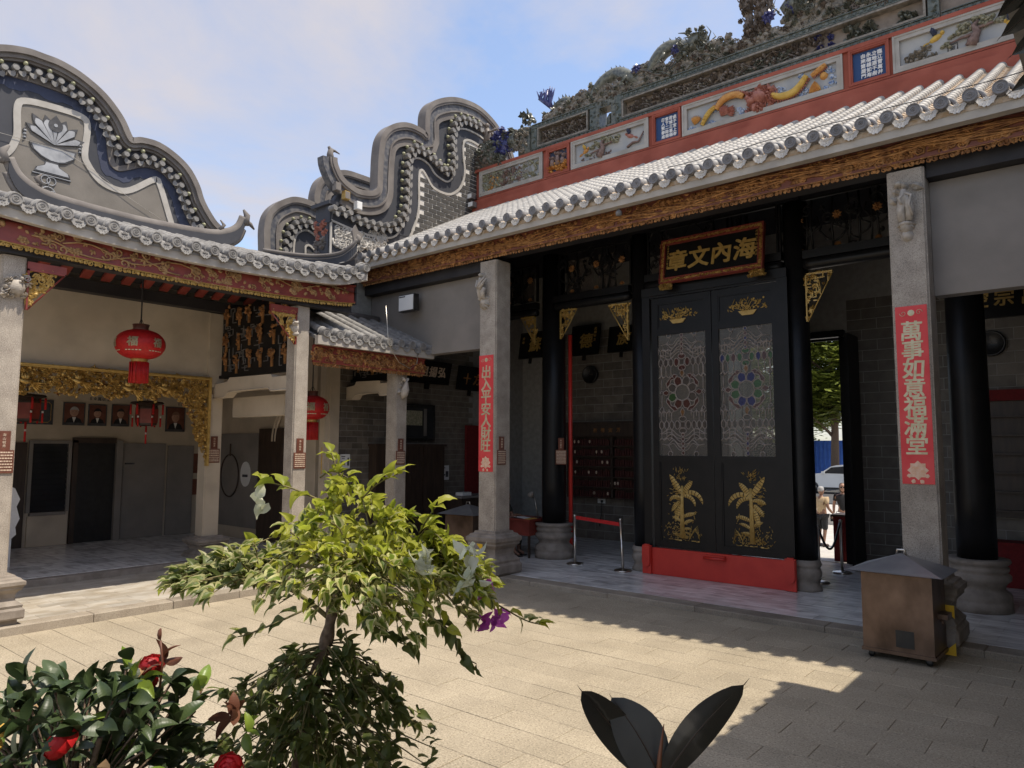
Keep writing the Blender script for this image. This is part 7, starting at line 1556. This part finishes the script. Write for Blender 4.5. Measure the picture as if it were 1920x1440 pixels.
def leafmat(name, c1, c2, edge=None, edgew=.62, trans=.35, rough=.45, rnd=.25, coat=0):
    m = bpy.data.materials.new(name); m.use_nodes = True; t = m.node_tree; N = t.nodes; L = t.links; b = N['Principled BSDF']; b.inputs['Roughness'].default_value = rough
    if coat: b.inputs['Coat Weight'].default_value = coat; b.inputs['Coat Roughness'].default_value = .2
    g_ = N.new('ShaderNodeNewGeometry'); n1 = N.new('ShaderNodeTexNoise'); n1.inputs['Scale'].default_value = 9; L.new(g_.outputs['Position'], n1.inputs['Vector'])
    r1 = N.new('ShaderNodeValToRGB'); e = r1.color_ramp.elements; e[0].position = .35; e[1].position = .65; e[0].color = (*c1,1); e[1].color = (*c2,1); L.new(n1.outputs[0], r1.inputs[0]); col = r1.outputs[0]
    uv = N.new('ShaderNodeUVMap'); sp = N.new('ShaderNodeSeparateXYZ'); L.new(uv.outputs[0], sp.inputs[0])
    if edge:
        n2 = N.new('ShaderNodeTexNoise'); n2.inputs['Scale'].default_value = 70; L.new(g_.outputs['Position'], n2.inputs['Vector'])
        ad = N.new('ShaderNodeMath'); ad.operation = 'MULTIPLY_ADD'; L.new(n2.outputs[0], ad.inputs[0]); ad.inputs[1].default_value = .75; L.new(sp.outputs['X'], ad.inputs[2])
        r2 = N.new('ShaderNodeValToRGB'); r2.color_ramp.elements[0].position = edgew+.30; r2.color_ramp.elements[1].position = edgew+.42; L.new(ad.outputs[0], r2.inputs[0])
        mx = N.new('ShaderNodeMix'); mx.data_type = 'RGBA'; L.new(r2.outputs[0], mx.inputs[0]); L.new(col, mx.inputs[6]); mx.inputs[7].default_value = (*edge,1); col = mx.outputs[2]
    oi = N.new('ShaderNodeObjectInfo'); mr = N.new('ShaderNodeMapRange'); L.new(oi.outputs['Random'], mr.inputs[0]); mr.inputs[3].default_value = 1-rnd; mr.inputs[4].default_value = 1+rnd
    vm = N.new('ShaderNodeVectorMath'); vm.operation = 'SCALE'; L.new(col, vm.inputs[0]); L.new(mr.outputs[0], vm.inputs['Scale']); col = vm.outputs[0]
    L.new(col, b.inputs['Base Color'])
    bp = N.new('ShaderNodeBump'); bp.inputs['Strength'].default_value = .05; bp.inputs['Distance'].default_value = .004
    wv = N.new('ShaderNodeTexWave'); wv.inputs['Scale'].default_value = 3.2; L.new(uv.outputs[0], wv.inputs['Vector']); wv.bands_direction = 'Y'; L.new(wv.outputs['Fac'], bp.inputs['Height']); L.new(bp.outputs[0], b.inputs['Normal'])
    tr = N.new('ShaderNodeBsdfTranslucent'); L.new(col, tr.inputs[0]); ms = N.new('ShaderNodeMixShader'); ms.inputs[0].default_value = trans; L.new(b.outputs[0], ms.inputs[1]); L.new(tr.outputs[0], ms.inputs[2]); L.new(ms.outputs[0], N['Material Output'].inputs[0]); return m
treeleaf_m = leafmat('street_tree_foliage', (.10,.14,.025), (.30,.33,.06), trans=.4, rnd=0); hedge_m = leafmat('hedge_foliage', (.03,.05,.012), (.08,.11,.03), trans=.3, rnd=0)
def street_tree(label, x, y, z, h, cr, n, m):
    t = thing('street_tree', label, 'tree', (x, y, z)); q = G(); q.tube([(x,y,z),(x+.1,y,z+h*.3),(x-.05,y+.1,z+h*.55),(x,y,z+h*.8)], [.28,.22,.15,.06], 8)
    tips = []
    for k in range(16):
        a = R.uniform(0,6.3); b_ = z+h*R.uniform(.28,.7); e = Vector((x+cr*.75*cos(a)*R.uniform(.5,1), y+cr*.75*sin(a), b_+R.uniform(.3,1.6))); q.tube([(x,y,b_-.4),tuple((Vector((x,y,b_))+e)/2+Vector((0,0,.3))),tuple(e)], [.1,.06,.02], 5); tips.append(e)
    wpart('trunk', q, bark_m, t); g = G(); g.uv = []
    cl = [Vector((x+R.gauss(0,cr*.45), y+R.gauss(0,cr*.45), z+h*R.uniform(.3,1.0))) for k in range(70)]+tips
    for k in range(n):
        c = R.choice(cl); p = c+Vector((R.gauss(0,cr*.16),R.gauss(0,cr*.16),R.gauss(0,h*.028))); a = R.uniform(0,6.3); s = R.uniform(.2,.42); u = Vector((cos(a),sin(a),R.uniform(-.5,.2)))*s; v = Vector((-sin(a),cos(a),R.uniform(-.4,.4)))*s*.4
        g.add([p-u,p+v,p+u,p-v], [(0,1,2,3)]); g.uv += [(0,0),(.5,.5),(0,1),(.5,.5)]
    wpart('crown', g, m, t, stuff=True)
street_tree('bright yellow green street tree filling the top of the doorway', -13.6, 47.2, .22, 11.5, 4.6, 16000, treeleaf_m); street_tree('second street tree behind the first, farther left', -19.5, 54, .22, 10, 4.6, 9000, treeleaf_m); street_tree('low dark shrub beside the blue container', -21.2, 55.0, .22, 3.0, 1.3, 1800, hedge_m)
fb = thing('white_fence', 'pale fence and hoarding across the street', 'fence', (-10, 62, .2)); wpart('hoarding', G().box((-60,61.9,.2),(40,62.1,2.6)), plgrey_m, fb)
fs_ = thing('flower_stand', 'pink paper flower stand with red cloth at the left side of the doorway', 'flower stand', (-5.0, 15.0, .08)); q = G(); [q.petal(0,0,R.uniform(.06,.1),.06,R.uniform(0,6.3),.03,0,T=Matrix.Translation((-5.02+R.gauss(0,.07),15.0+R.gauss(0,.07),2.0+R.gauss(0,.22))) @ Matrix.Rotation(R.uniform(0,3),4,'X') @ Matrix.Rotation(R.uniform(0,3),4,'Y')) for k in range(110)]; wpart('paper_flowers', q, pinkred_m, fs_, stuff=True)
q = G(); q.lathe([(.16,.0),(.15,.5),(.10,1.2),(.06,1.75)], 12, TR(-5.02,15.0,.085)); wpart('red_cloth', q, redcloth_m, fs_)
db = thing('red_counter', 'dark red counter in the street doorway behind the rope', 'counter', (-4.8, 16.6, .03)); wpart('counter_body', G().box((-4.84,16.55,.035),(-4.40,17.0,.98)), darkred_m, db); wpart('counter_top', G().box((-4.87,16.52,.98),(-4.37,17.03,1.02)), darkwood_m, db)

# ================================================================== PLANTS IN THE FOREGROUND
def leaf_mesh(L=1.0, w=.55, fold=.25, curl=.25, n=6, shape='ovate', wav=0.0):
    g = G(); g.uv = []; vs = []
    for i in range(n+1):
        t = i/n
        if shape == 'ovate': ww = w*.5*(sin(pi*t**.62)**.85)*(1-.25*t) if 0 < t < 1 else 0
        elif shape == 'ellip': ww = w*.5*(sin(pi*t**.85)**.75) if 0 < t < 1 else 0
        else: ww = w*.5*(sin(pi*t**.95)**.62) if 0 < t < 1 else 0
        x = L*t*(1-.12*curl*t); z0 = -curl*L*t*t*.6+.08*L*sin(pi*t)
        for k, e in enumerate((-1,-.5,0,.5,1)):
            vs.append((x, ww*e, z0+fold*abs(e)*ww*1.0+(wav*ww*sin(t*9+k*2) if abs(e) == 1 else 0))); g.uv.append((abs(e) if 0 < t < 1 else .9, t))
    f = [(i*5+k, i*5+k+1, i*5+k+6, i*5+k+5) for i in range(n) for k in range(4)]
    g.add(vs, f, True); return g
def leaf_mat4(p, d, up, s):
    x = Vector(d).normalized(); y = Vector(up).cross(x)
    if y.length < 1e-4: y = x.orthogonal()
    y.normalize(); z = x.cross(y); M = Matrix((x, y, z)).transposed().to_4x4(); M.translation = p
    return M @ Matrix.Scale(s, 4)
def rv(s=1.0): return Vector((R.gauss(0,s), R.gauss(0,s), R.gauss(0,s)))
def place_leaves(t, name, L, geos, mats, limit):
    """L: (matrix, variant, material index); the ones nearest the lens as parts, the rest joined"""
    L.sort(key=lambda q: (0 if inview(q[0].translation, .02) else 1, (q[0].translation-CAM).length))
    mm = {}; rest = {}
    for i, (M, gi, mi) in enumerate(L):
        if i < limit:
            if (gi, mi) not in mm: mm[(gi, mi)] = geos[gi].mesh(name); mm[(gi, mi)].materials.append(mats[mi])
            part(name, mm[(gi, mi)], None, t, M)
        else:
            r_ = rest.setdefault(mi, G()); r_.uv = r_.uv or []; r_.add(geos[gi].v, geos[gi].f, True, M); r_.uv += geos[gi].uv
    for mi, r_ in rest.items(): wpart(name+'_mass', r_, mats[mi], t, stuff=True)
R = random.Random(77)
bg_ = thing('bougainvillea', 'umbrella shaped variegated bougainvillea with purple and white bracts', 'potted tree', (-2.66, 1.76, 0))
def pot(t, x, y, r, h):
    part('pot', G().lathe([(r*.7,0),(r*.95,h*.85),(r*1.05,h*.86),(r*1.05,h),(r*.92,h),(r*.9,h*.9),(0,h*.9)], 24, TR(x,y,.002)), pot_m, t, I4); part('soil', G().lathe([(r*.9,h*.88),(r*.5,h*.93),(0,h*.94)], 16, TR(x,y,.002)), soil_m, t, I4)
pot(bg_, -2.66, 1.76, .26, .46)
tk = smooth3([(-2.66,1.76,.40),(-2.63,1.77,.8),(-2.60,1.78,1.15),(-2.55,1.78,1.36),(-2.50,1.80,1.55),(-2.47,1.81,1.66),(-2.455,1.82,1.76),(-2.42,1.84,1.90),(-2.41,1.84,2.02)], 5)
q = G(); n = len(tk); q.tube(tk, [.034-.016*i/n+.004*sin(i*1.1) for i in range(n)], 10)
for k in range(5): i = R.randrange(16, n-6); q.dome(0,0,.016,.014,.03,7,T=Matrix.Translation(tk[i]) @ Matrix.Rotation(R.uniform(0,6.3),4,'Z') @ Matrix.Rotation(pi/2,4,'Y'))
part('trunk', q, bark_m, bg_, I4)
var_m = leafmat('variegated_leaf', (.13,.20,.03), (.25,.32,.05), (.62,.60,.27), .50, .5); yel_m = leafmat('sunlit_yellow_leaf', (.36,.42,.04), (.56,.56,.08), (.70,.68,.28), .70, .55); grn_m = leafmat('shaded_green_leaf', (.085,.115,.028), (.14,.17,.045), (.34,.36,.14), .84, .38)  # yellow and green copies carry the sunlit and shaded tones of the crown
brac_m = leafmat('purple_bract', (.48,.06,.45), (.60,.12,.58), trans=.4); wht_m = leafmat('white_bract', (.70,.72,.52), (.80,.80,.66), trans=.45)
LG = [leaf_mesh(1,.62,.5,.35,6,'ovate',.25), leaf_mesh(1,.66,.25,.6,6,'ovate',.3), leaf_mesh(1,.56,.8,.2,6,'ovate',.2)]
def rad(z, tab):
    for (z0, r0), (z1, r1) in zip(tab, tab[1:]):
        if z0 <= z <= z1: return r0+(r1-r0)*(z-z0)/(z1-z0)
    return 0
CT = [(1.74,.20),(1.79,.44),(1.84,.56),(1.90,.62),(2.0,.52),(2.10,.38),(2.2,.22),(2.29,.12),(2.36,.05)]
DEP = .72
tw, LV = G(), []
limbs = []; RT, FW = Vector((.7667,.642,0)), Vector((-.642,.7667,0))
for k in range(9):
    a = k*.7+R.uniform(-.2,.2); z = R.uniform(1.82,2.12); r = rad(z, CT)*.62; s = Vector(tk[R.randrange(n-14, n-1)]); e = Vector((-2.40,1.85,z))+RT*(r*cos(a))+FW*(DEP*r*sin(a)); P = smooth3([tuple(s), tuple((s+e)/2+Vector((0,0,.04))), tuple(e)], 4); tw.tube(P, [.011-.006*i/len(P) for i in range(len(P))], 6); limbs.append(P)
limbs.append([tuple(Vector((-2.41,1.84,2.0))+Vector((-.01*i,-.006*i,.028*i))) for i in range(11)])
TOPT = [(-.64,1.92),(-.4,2.02),(-.22,2.14),(-.10,2.31),(.03,2.28),(.22,2.15),(.40,2.08),(.52,2.0),(.60,1.90)]; BOTT = [(-.64,1.88),(-.42,1.84),(-.18,1.80),(0,1.77),(.18,1.72),(.42,1.69),(.52,1.74),(.60,1.84)]
for k in range(330):
    u = R.uniform(-.62,.60) if k % 3 else R.uniform(-.2,.56); w_ = .46*math.sqrt(max(0, 1-(u/.66)**2)); v_ = R.uniform(-1,1); t_, b_ = rad(u, TOPT), rad(u, BOTT); f_ = R.random()**.75
    top_ = b_+(t_-b_)*(1-.55*v_*v_); z = b_+(top_-b_)*f_; a = math.atan2(v_*w_, u); e = Vector((-2.40,1.85,z))+RT*(u-.02)+FW*(v_*w_)
    lb = min(limbs, key=lambda P: min((Vector(p)-e).length for p in P)+R.uniform(0,.1)); s = Vector(min(lb, key=lambda p: (Vector(p)-e).length*R.uniform(.8,1.5)))
    P = smooth3([tuple(s), tuple((s*.5+e*.5)+Vector((0,0,.025))+rv(.012)), tuple(e)], 4); m_ = len(P); tw.tube(P, [.0042-.0026*i/m_ for i in range(m_)], 4, cap=False)
    for i in range(2, m_):
        for rep in range(1 if i < m_-1 else 3):
            p = Vector(P[i])+rv(.006); d = (Vector(P[i])-Vector(P[i-1])).normalized()*(.5 if rep == 0 else .9)+(RT*cos(a)+FW*sin(a))*.5+rv(.6)+Vector((0,0,.12)); u_p = Vector((0,0,1))+rv(.42)
            lit = (z-1.72)/.5+.55*u+R.gauss(0,.22); mi = 1 if lit > .55 else (0 if lit > -.05 else 2)  # leaf colour follows height and side, painting in where sun falls
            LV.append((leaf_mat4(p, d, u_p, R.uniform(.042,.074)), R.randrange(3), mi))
# long side shoots with the coloured bracts
BR = []
rt, fwv = Vector((.7667,.642,0)), Vector((-.642,.7667,0))
def at(u, z, dep=0.0): return Vector((-2.40,1.85,0))+rt*u+fwv*dep+Vector((0,0,z))
def shoot(P, nl, mi, size=.07, br=None):
    P = smooth3([tuple(p) for p in P], 4); tw.tube(P, [.0045-.0025*i/len(P) for i in range(len(P))], 4, cap=False); m_ = len(P)
    for k in range(nl):
        i = 2+int((m_-3)*k/max(1,nl-1)); d = (Vector(P[min(i+1,m_-1)])-Vector(P[i-1])).normalized()+rv(.5); LV.append((leaf_mat4(Vector(P[i]), d, Vector((0,0,1))+rv(.4), size*R.uniform(.8,1.15)), R.randrange(3), mi if isinstance(mi, int) else R.choice(mi)))
shoot([at(.42,1.86),at(.58,1.80,-.05),at(.70,1.735,-.05),at(.77,1.715,-.05)], 11, (0,1)); shoot([at(.30,1.78,-.1),at(.42,1.70,-.1),at(.45,1.62,-.1),at(.52,1.58,-.1)], 9, 2, .075); shoot([at(-.1,1.80,-.1),at(-.24,1.74,-.15),at(-.34,1.70,-.15),at(-.38,1.69,-.15)], 7, (0,2), .075); shoot([at(-.45,1.93,-.05),at(-.6,1.90,-.08),at(-.66,1.86,-.08)], 8, (0,1), .085); shoot([at(.1,1.76,-.1),at(.2,1.69,-.15),at(.26,1.66,-.15)], 8, 2, .08); shoot([at(-.1,2.18),at(-.22,2.24,-.05),at(-.34,2.27,-.05)], 7, 1, .085); shoot([at(0,2.2),at(-.05,2.30,0),at(-.08,2.38,0)], 7, 1, .08); shoot([at(.05,2.2),at(.12,2.26,-.05),at(.2,2.30,-.05)], 7, 1, .08); shoot([at(.28,2.06),at(.33,2.14,-.05),at(.36,2.18,-.05)], 6, 1, .08); shoot([at(.0,1.7,-.05),at(.02,1.62,-.05)], 5, 2, .07); shoot([at(-.08,1.58,-.03),at(-.06,1.54,-.04),at(.0,1.56,-.05)], 10, 2, .06)
for (u, z), mi, nb in (((.545,1.735),3,7),((.615,1.745),3,7),((.545,1.85),3,6),((.33,2.0),4,12),((.50,2.02),4,10),((.51,1.93),4,9),((-.33,2.18),4,5),((-.02,2.0),4,6)):
    for k in range(nb): BR.append((leaf_mat4(at(u,z,-.32 if mi == 4 and u > 0 else -.06)+rv(.014), rv(1)+Vector((0,0,-.3 if mi == 3 else .2)), rv(1), R.uniform(.055,.08) if mi == 4 else R.uniform(.045,.066)), R.randrange(2), mi))
# lower skirt of shoots round the trunk
CT2 = [(.90,.36),(1.08,.44),(1.22,.47),(1.34,.46),(1.42,.40),(1.48,.26),(1.53,.10)]
for k in range(130):
    z = R.uniform(.95,1.50); a = R.uniform(0,6.283); rr = rad(z, CT2)*R.uniform(.55,1.04); e = Vector((-2.52,1.80,z))+RT*(rr*cos(a))+FW*(.75*rr*sin(a)); s = Vector(tk[min(n-1, max(6, int(n*(z-.55)/1.6)))]); P = smooth3([tuple(s), tuple(s*.5+e*.5+Vector((0,0,.03))+rv(.02)), tuple(e)], 4); m_ = len(P); tw.tube(P, [.004-.0022*i/m_ for i in range(m_)], 4, cap=False)
    for i in range(3, m_):
        for rep in range(1 if i < m_-1 else 3):
            LV.append((leaf_mat4(Vector(P[i])+rv(.006), (Vector(P[i])-Vector(P[i-1])).normalized()*.6+rv(.65)+Vector((0,0,.12)), Vector((0,0,1))+rv(.4), R.uniform(.048,.08)), R.randrange(3), 2 if R.random() < .8 else 0))  # mostly the darker green, putting the skirt's shade into leaf colour
part('twigs', tw, twig_m, bg_, I4, stuff=True)
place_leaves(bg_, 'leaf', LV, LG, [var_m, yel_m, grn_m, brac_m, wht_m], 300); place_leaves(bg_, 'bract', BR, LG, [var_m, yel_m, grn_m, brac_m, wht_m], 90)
# camellia
cm_ = thing('camellia', 'dark glossy camellia shrub with red flowers in the lower left corner', 'potted shrub', (-2.70, .98, 0)); pot(cm_, -2.70, .98, .27, .48)
dark_m = leafmat('glossy_camellia_leaf', (.030,.052,.018), (.06,.088,.032), trans=.12, rough=.42, rnd=.4); fresh_m = leafmat('fresh_camellia_leaf', (.14,.22,.03), (.24,.32,.05), trans=.35, rough=.35); dry_m = leafmat('dry_camellia_leaf', (.25,.14,.06), (.36,.24,.12), trans=.2, rough=.6); copper_l = leafmat('copper_young_leaf', (.16,.06,.035), (.24,.10,.05), trans=.25)
CG = [leaf_mesh(1,.46,.35,.3,6,'ellip'), leaf_mesh(1,.42,.55,.45,6,'ellip'), leaf_mesh(1,.5,.2,.2,6,'ellip')]
tw, LV = G(), []; cc = Vector((-2.68,.98,1.28)); base = Vector((-2.70,.98,.45))
for k in range(9): e = cc+Vector((R.gauss(0,.2),R.gauss(0,.16),R.uniform(-.1,.25))); tw.tube(smooth3([tuple(base+rv(.02)), tuple(base*.5+e*.5+rv(.04)), tuple(e)], 4), [.014-.0007*i for i in range(9)], 6)
for k in range(120):
    v = rv(1).normalized(); v.z = abs(v.z)*R.choice((1,1,1,-.8)); e = cc+Vector((v.x*.46,v.y*.40,v.z*.40))*R.uniform(.75,1.03); s = cc+(e-cc)*.35+Vector((0,0,-.08)); P = smooth3([tuple(s), tuple(s*.5+e*.5+rv(.02)), tuple(e)], 3); tw.tube(P, .004, 4, cap=False); m_ = len(P)
    for i in range(2, m_):
        for rep in range(1 if i < m_-1 else 5):
            fresh = R.random(); LV.append((leaf_mat4(Vector(P[i])+rv(.006), (e-s).normalized()*.55+rv(.6), Vector((0,0,1))+rv(.45), R.uniform(.07,.105)), R.randrange(3), 1 if fresh < .035 else (2 if fresh < .05 else 0)))
c0 = lambda u, z, dep=0.0: Vector((-2.60,1.01,0))+rt*u+fwv*dep+Vector((0,0,z))
for p, mi, nn in ((c0(.14,1.64,-.02),1,7),(c0(.34,1.62,.0),1,5),(c0(.46,1.46,.05),1,5),(c0(.33,1.40,-.2),1,4),(c0(.42,1.50,.05),3,7),(c0(.2,1.70,.02),3,4)):
    for k in range(nn): LV.append((leaf_mat4(p+rv(.008), rv(.7)+Vector((0,0,.5)), Vector((0,0,1))+rv(.5), R.uniform(.06,.09)), R.randrange(3), mi))
for u, z, dd in ((.17,1.50,-.25),(.155,1.46,-.25),(.10,1.48,-.25)): LV.append((leaf_mat4(c0(u,z,dd), Vector((.1,0,-1))+rv(.15), fwv*-1+rv(.2), .10), 2, 2))
part('stems', tw, bark_m, cm_, I4, stuff=True); place_leaves(cm_, 'leaf', LV, CG, [dark_m, fresh_m, dry_m, copper_l], 290)
tip = G(); tip.tube([tuple(c0(.2,1.62)),tuple(c0(.205,1.70)),tuple(c0(.195,1.77))], .004, 5); tip.dome(0,0,.008,.022,.012,6,T=Matrix.Translation(c0(.195,1.79)) @ Matrix.Rotation(pi/2,4,'X')); part('young_shoot', tip, copper_l, cm_, I4)
rose_m = leafmat('red_camellia_petal', (.50,.012,.018), (.64,.03,.03), trans=.25, rough=.5)
def camellia_flower(p, ax, r):
    q = G(); q.uv = []; M = Matrix.Translation(p) @ Vector(ax).normalized().to_track_quat('Z','Y').to_matrix().to_4x4()
    for ring, (el, nn, sp) in enumerate(((-.15,9,.62),(.30,8,.60),(.68,6,.60),(1.02,5,.62),(1.35,3,.9))):
        for k in range(nn):
            a0 = k*2*pi/nn+ring*.7+R.uniform(-.1,.1); rr = r*(1.0-.05*ring)*R.uniform(.94,1.06); vs = []
            for i in range(4):
                for j in range(5):
                    e_ = el+(i/3-.35)*.75; a_ = a0+(j/4-.5)*sp*2*(1-.25*(i/3)**2)/max(.45,cos(max(0,el)))*.8; r_ = rr*(1+.10*(i/3)**2+.05*abs(j-2)*(i/3)+.03*sin(j*3+k)); vs.append((r_*cos(e_)*cos(a_), r_*cos(e_)*sin(a_), r_*sin(e_)*.8)); q.uv.append((abs(j-2)/2*.5, i/3))
            q.add(vs, [(i*5+j, i*5+j+1, i*5+j+6, i*5+j+5) for i in range(3) for j in range(4)], True, M)
    part('flower', q, rose_m, cm_, I4)
camellia_flower(c0(0,1.515,-.18), (-.1,-.6,.6), .048); camellia_flower(c0(.14,1.67,.06), (.2,-.3,.8), .04); camellia_flower(c0(.115,1.60,.10), (0,-.4,.7), .03); camellia_flower(c0(.475,1.41,-.1), (.3,-.5,.3), .042)
for u, z in ((-.12,1.58),(-.135,1.54),(-.27,1.30),(-.25,1.28),(.28,1.38)):
    q = G(); q.dome(0,0,.016,.016,.026,8,T=Matrix.Translation(c0(u,z,-.27))); q.dome(0,0,.016,.016,-.014,8,T=Matrix.Translation(c0(u,z,-.27))); part('flower_bud', q, yellow_m, cm_, I4)
# rubber plants
rub_m = leafmat('rubber_leaf', (.012,.012,.009), (.02,.018,.012), trans=.0, rough=.22, rnd=0, coat=.3)
def big_leaf(t, b0, b1, nrm, w, curl=.1, fold=.3, m=None):
    b0, b1 = Vector(b0), Vector(b1); L = (b1-b0).length; g = leaf_mesh(1, w/L, fold, curl, 14, 'blunt'); M = leaf_mat4(b0, b1-b0, Vector(nrm), L); lf = part('leaf', g, m or rub_m, t, M)
    P = [g.v[i*5+2] for i in range(15)]; q = G(); q.tube([(x,y,z+.004) for x,y,z in P], [.011-.0006*i for i in range(15)], 5); tp = P[-1]; q.tube([tp,(tp[0]+.03,tp[1],tp[2]-.004),(tp[0]+.06,tp[1]+.004,tp[2]+.004)], [.004,.0025,.0008], 4); q.tube([(-.12,0,-.01),(0,0,.002)], [.012,.011], 5); part('midrib', q, ribm, lf, M)
ribm = mat('leaf_midrib', (.035,.02,.012), (.05,.03,.018), 30, .5)
skysheen_m = leafmat('waxy_sky_sheen_leaf', (.055,.065,.07), (.075,.085,.09), trans=0, rough=.32, rnd=0, coat=1.0)  # base colour raised to blue-grey for the sky reflected on this leaf
rp = thing('rubber_plant', 'dark rubber plant with three large leaves at the bottom centre', 'potted plant', (-.62, 1.26, 0)); pot(rp, -.62, 1.26, .17, .30)
part('stem', G().tube(smooth3([(-.62,1.26,.25),(-.63,1.25,.9),(-.66,1.22,1.5),(-.672,1.212,1.80)], 4), [.016-.0006*i for i in range(13)], 8), bark_m, rp, I4)
big_leaf(rp, (-.672,1.212,1.80), (-.775,1.115,1.975), fwv*.9+rt*-.25+Vector((0,0,.25)), .066, .15, .35); big_leaf(rp, (-.668,1.214,1.80), (-.545,1.300,1.992), fwv*.95+rt*.2+Vector((0,0,.1)), .062, .2, .15); big_leaf(rp, (-.668,1.222,1.80), (-.745,1.185,1.945), fwv*-.6+Vector((0,0,.75)), .10, .1, .10, skysheen_m)
for k in range(7): a = k*2.4; z = .7+.14*k; big_leaf(rp, (-.63,1.25,z), (-.63+.2*cos(a),1.25+.2*sin(a),z+.06), (0,0,1), .085, .3, .2)
part('leaf_sheath', G().tube([(-.672,1.213,1.80),(-.668,1.216,1.85),(-.662,1.222,1.905)], [.006,.004,.0008], 6), copper_l, rp, I4)
r2 = thing('rubber_plant', 'tall rubber plant whose dark leaf tips hang into the top right corner', 'potted plant', (.30, 1.75, 0)); pot(r2, .30, 1.75, .22, .4)
part('stem', G().tube(smooth3([(.30,1.75,.35),(.28,1.74,1.6),(.22,1.72,2.6),(.10,1.68,3.42)], 4), [.024-.0012*i for i in range(13)], 8), bark_m, r2, I4)
for b1, b0 in (((-.112,1.525,3.185),(-.03,1.60,3.34)),((-.110,1.53,3.15),(-.0,1.62,3.30)),((-.098,1.535,3.115),(.02,1.64,3.24)),((-.1,1.54,3.05),(.05,1.66,3.2))): big_leaf(r2, b0, b1, fwv*-.8+rt*.5+Vector((0,0,.3)), .055, .25, .3)
for k in range(6): a = k*2.4; z = 1.6+.3*k; big_leaf(r2, (.25,1.73,z), (.25+.22*cos(a)+.1,1.73+.22*sin(a),z-.02), (0,0,1), .09, .4, .2)
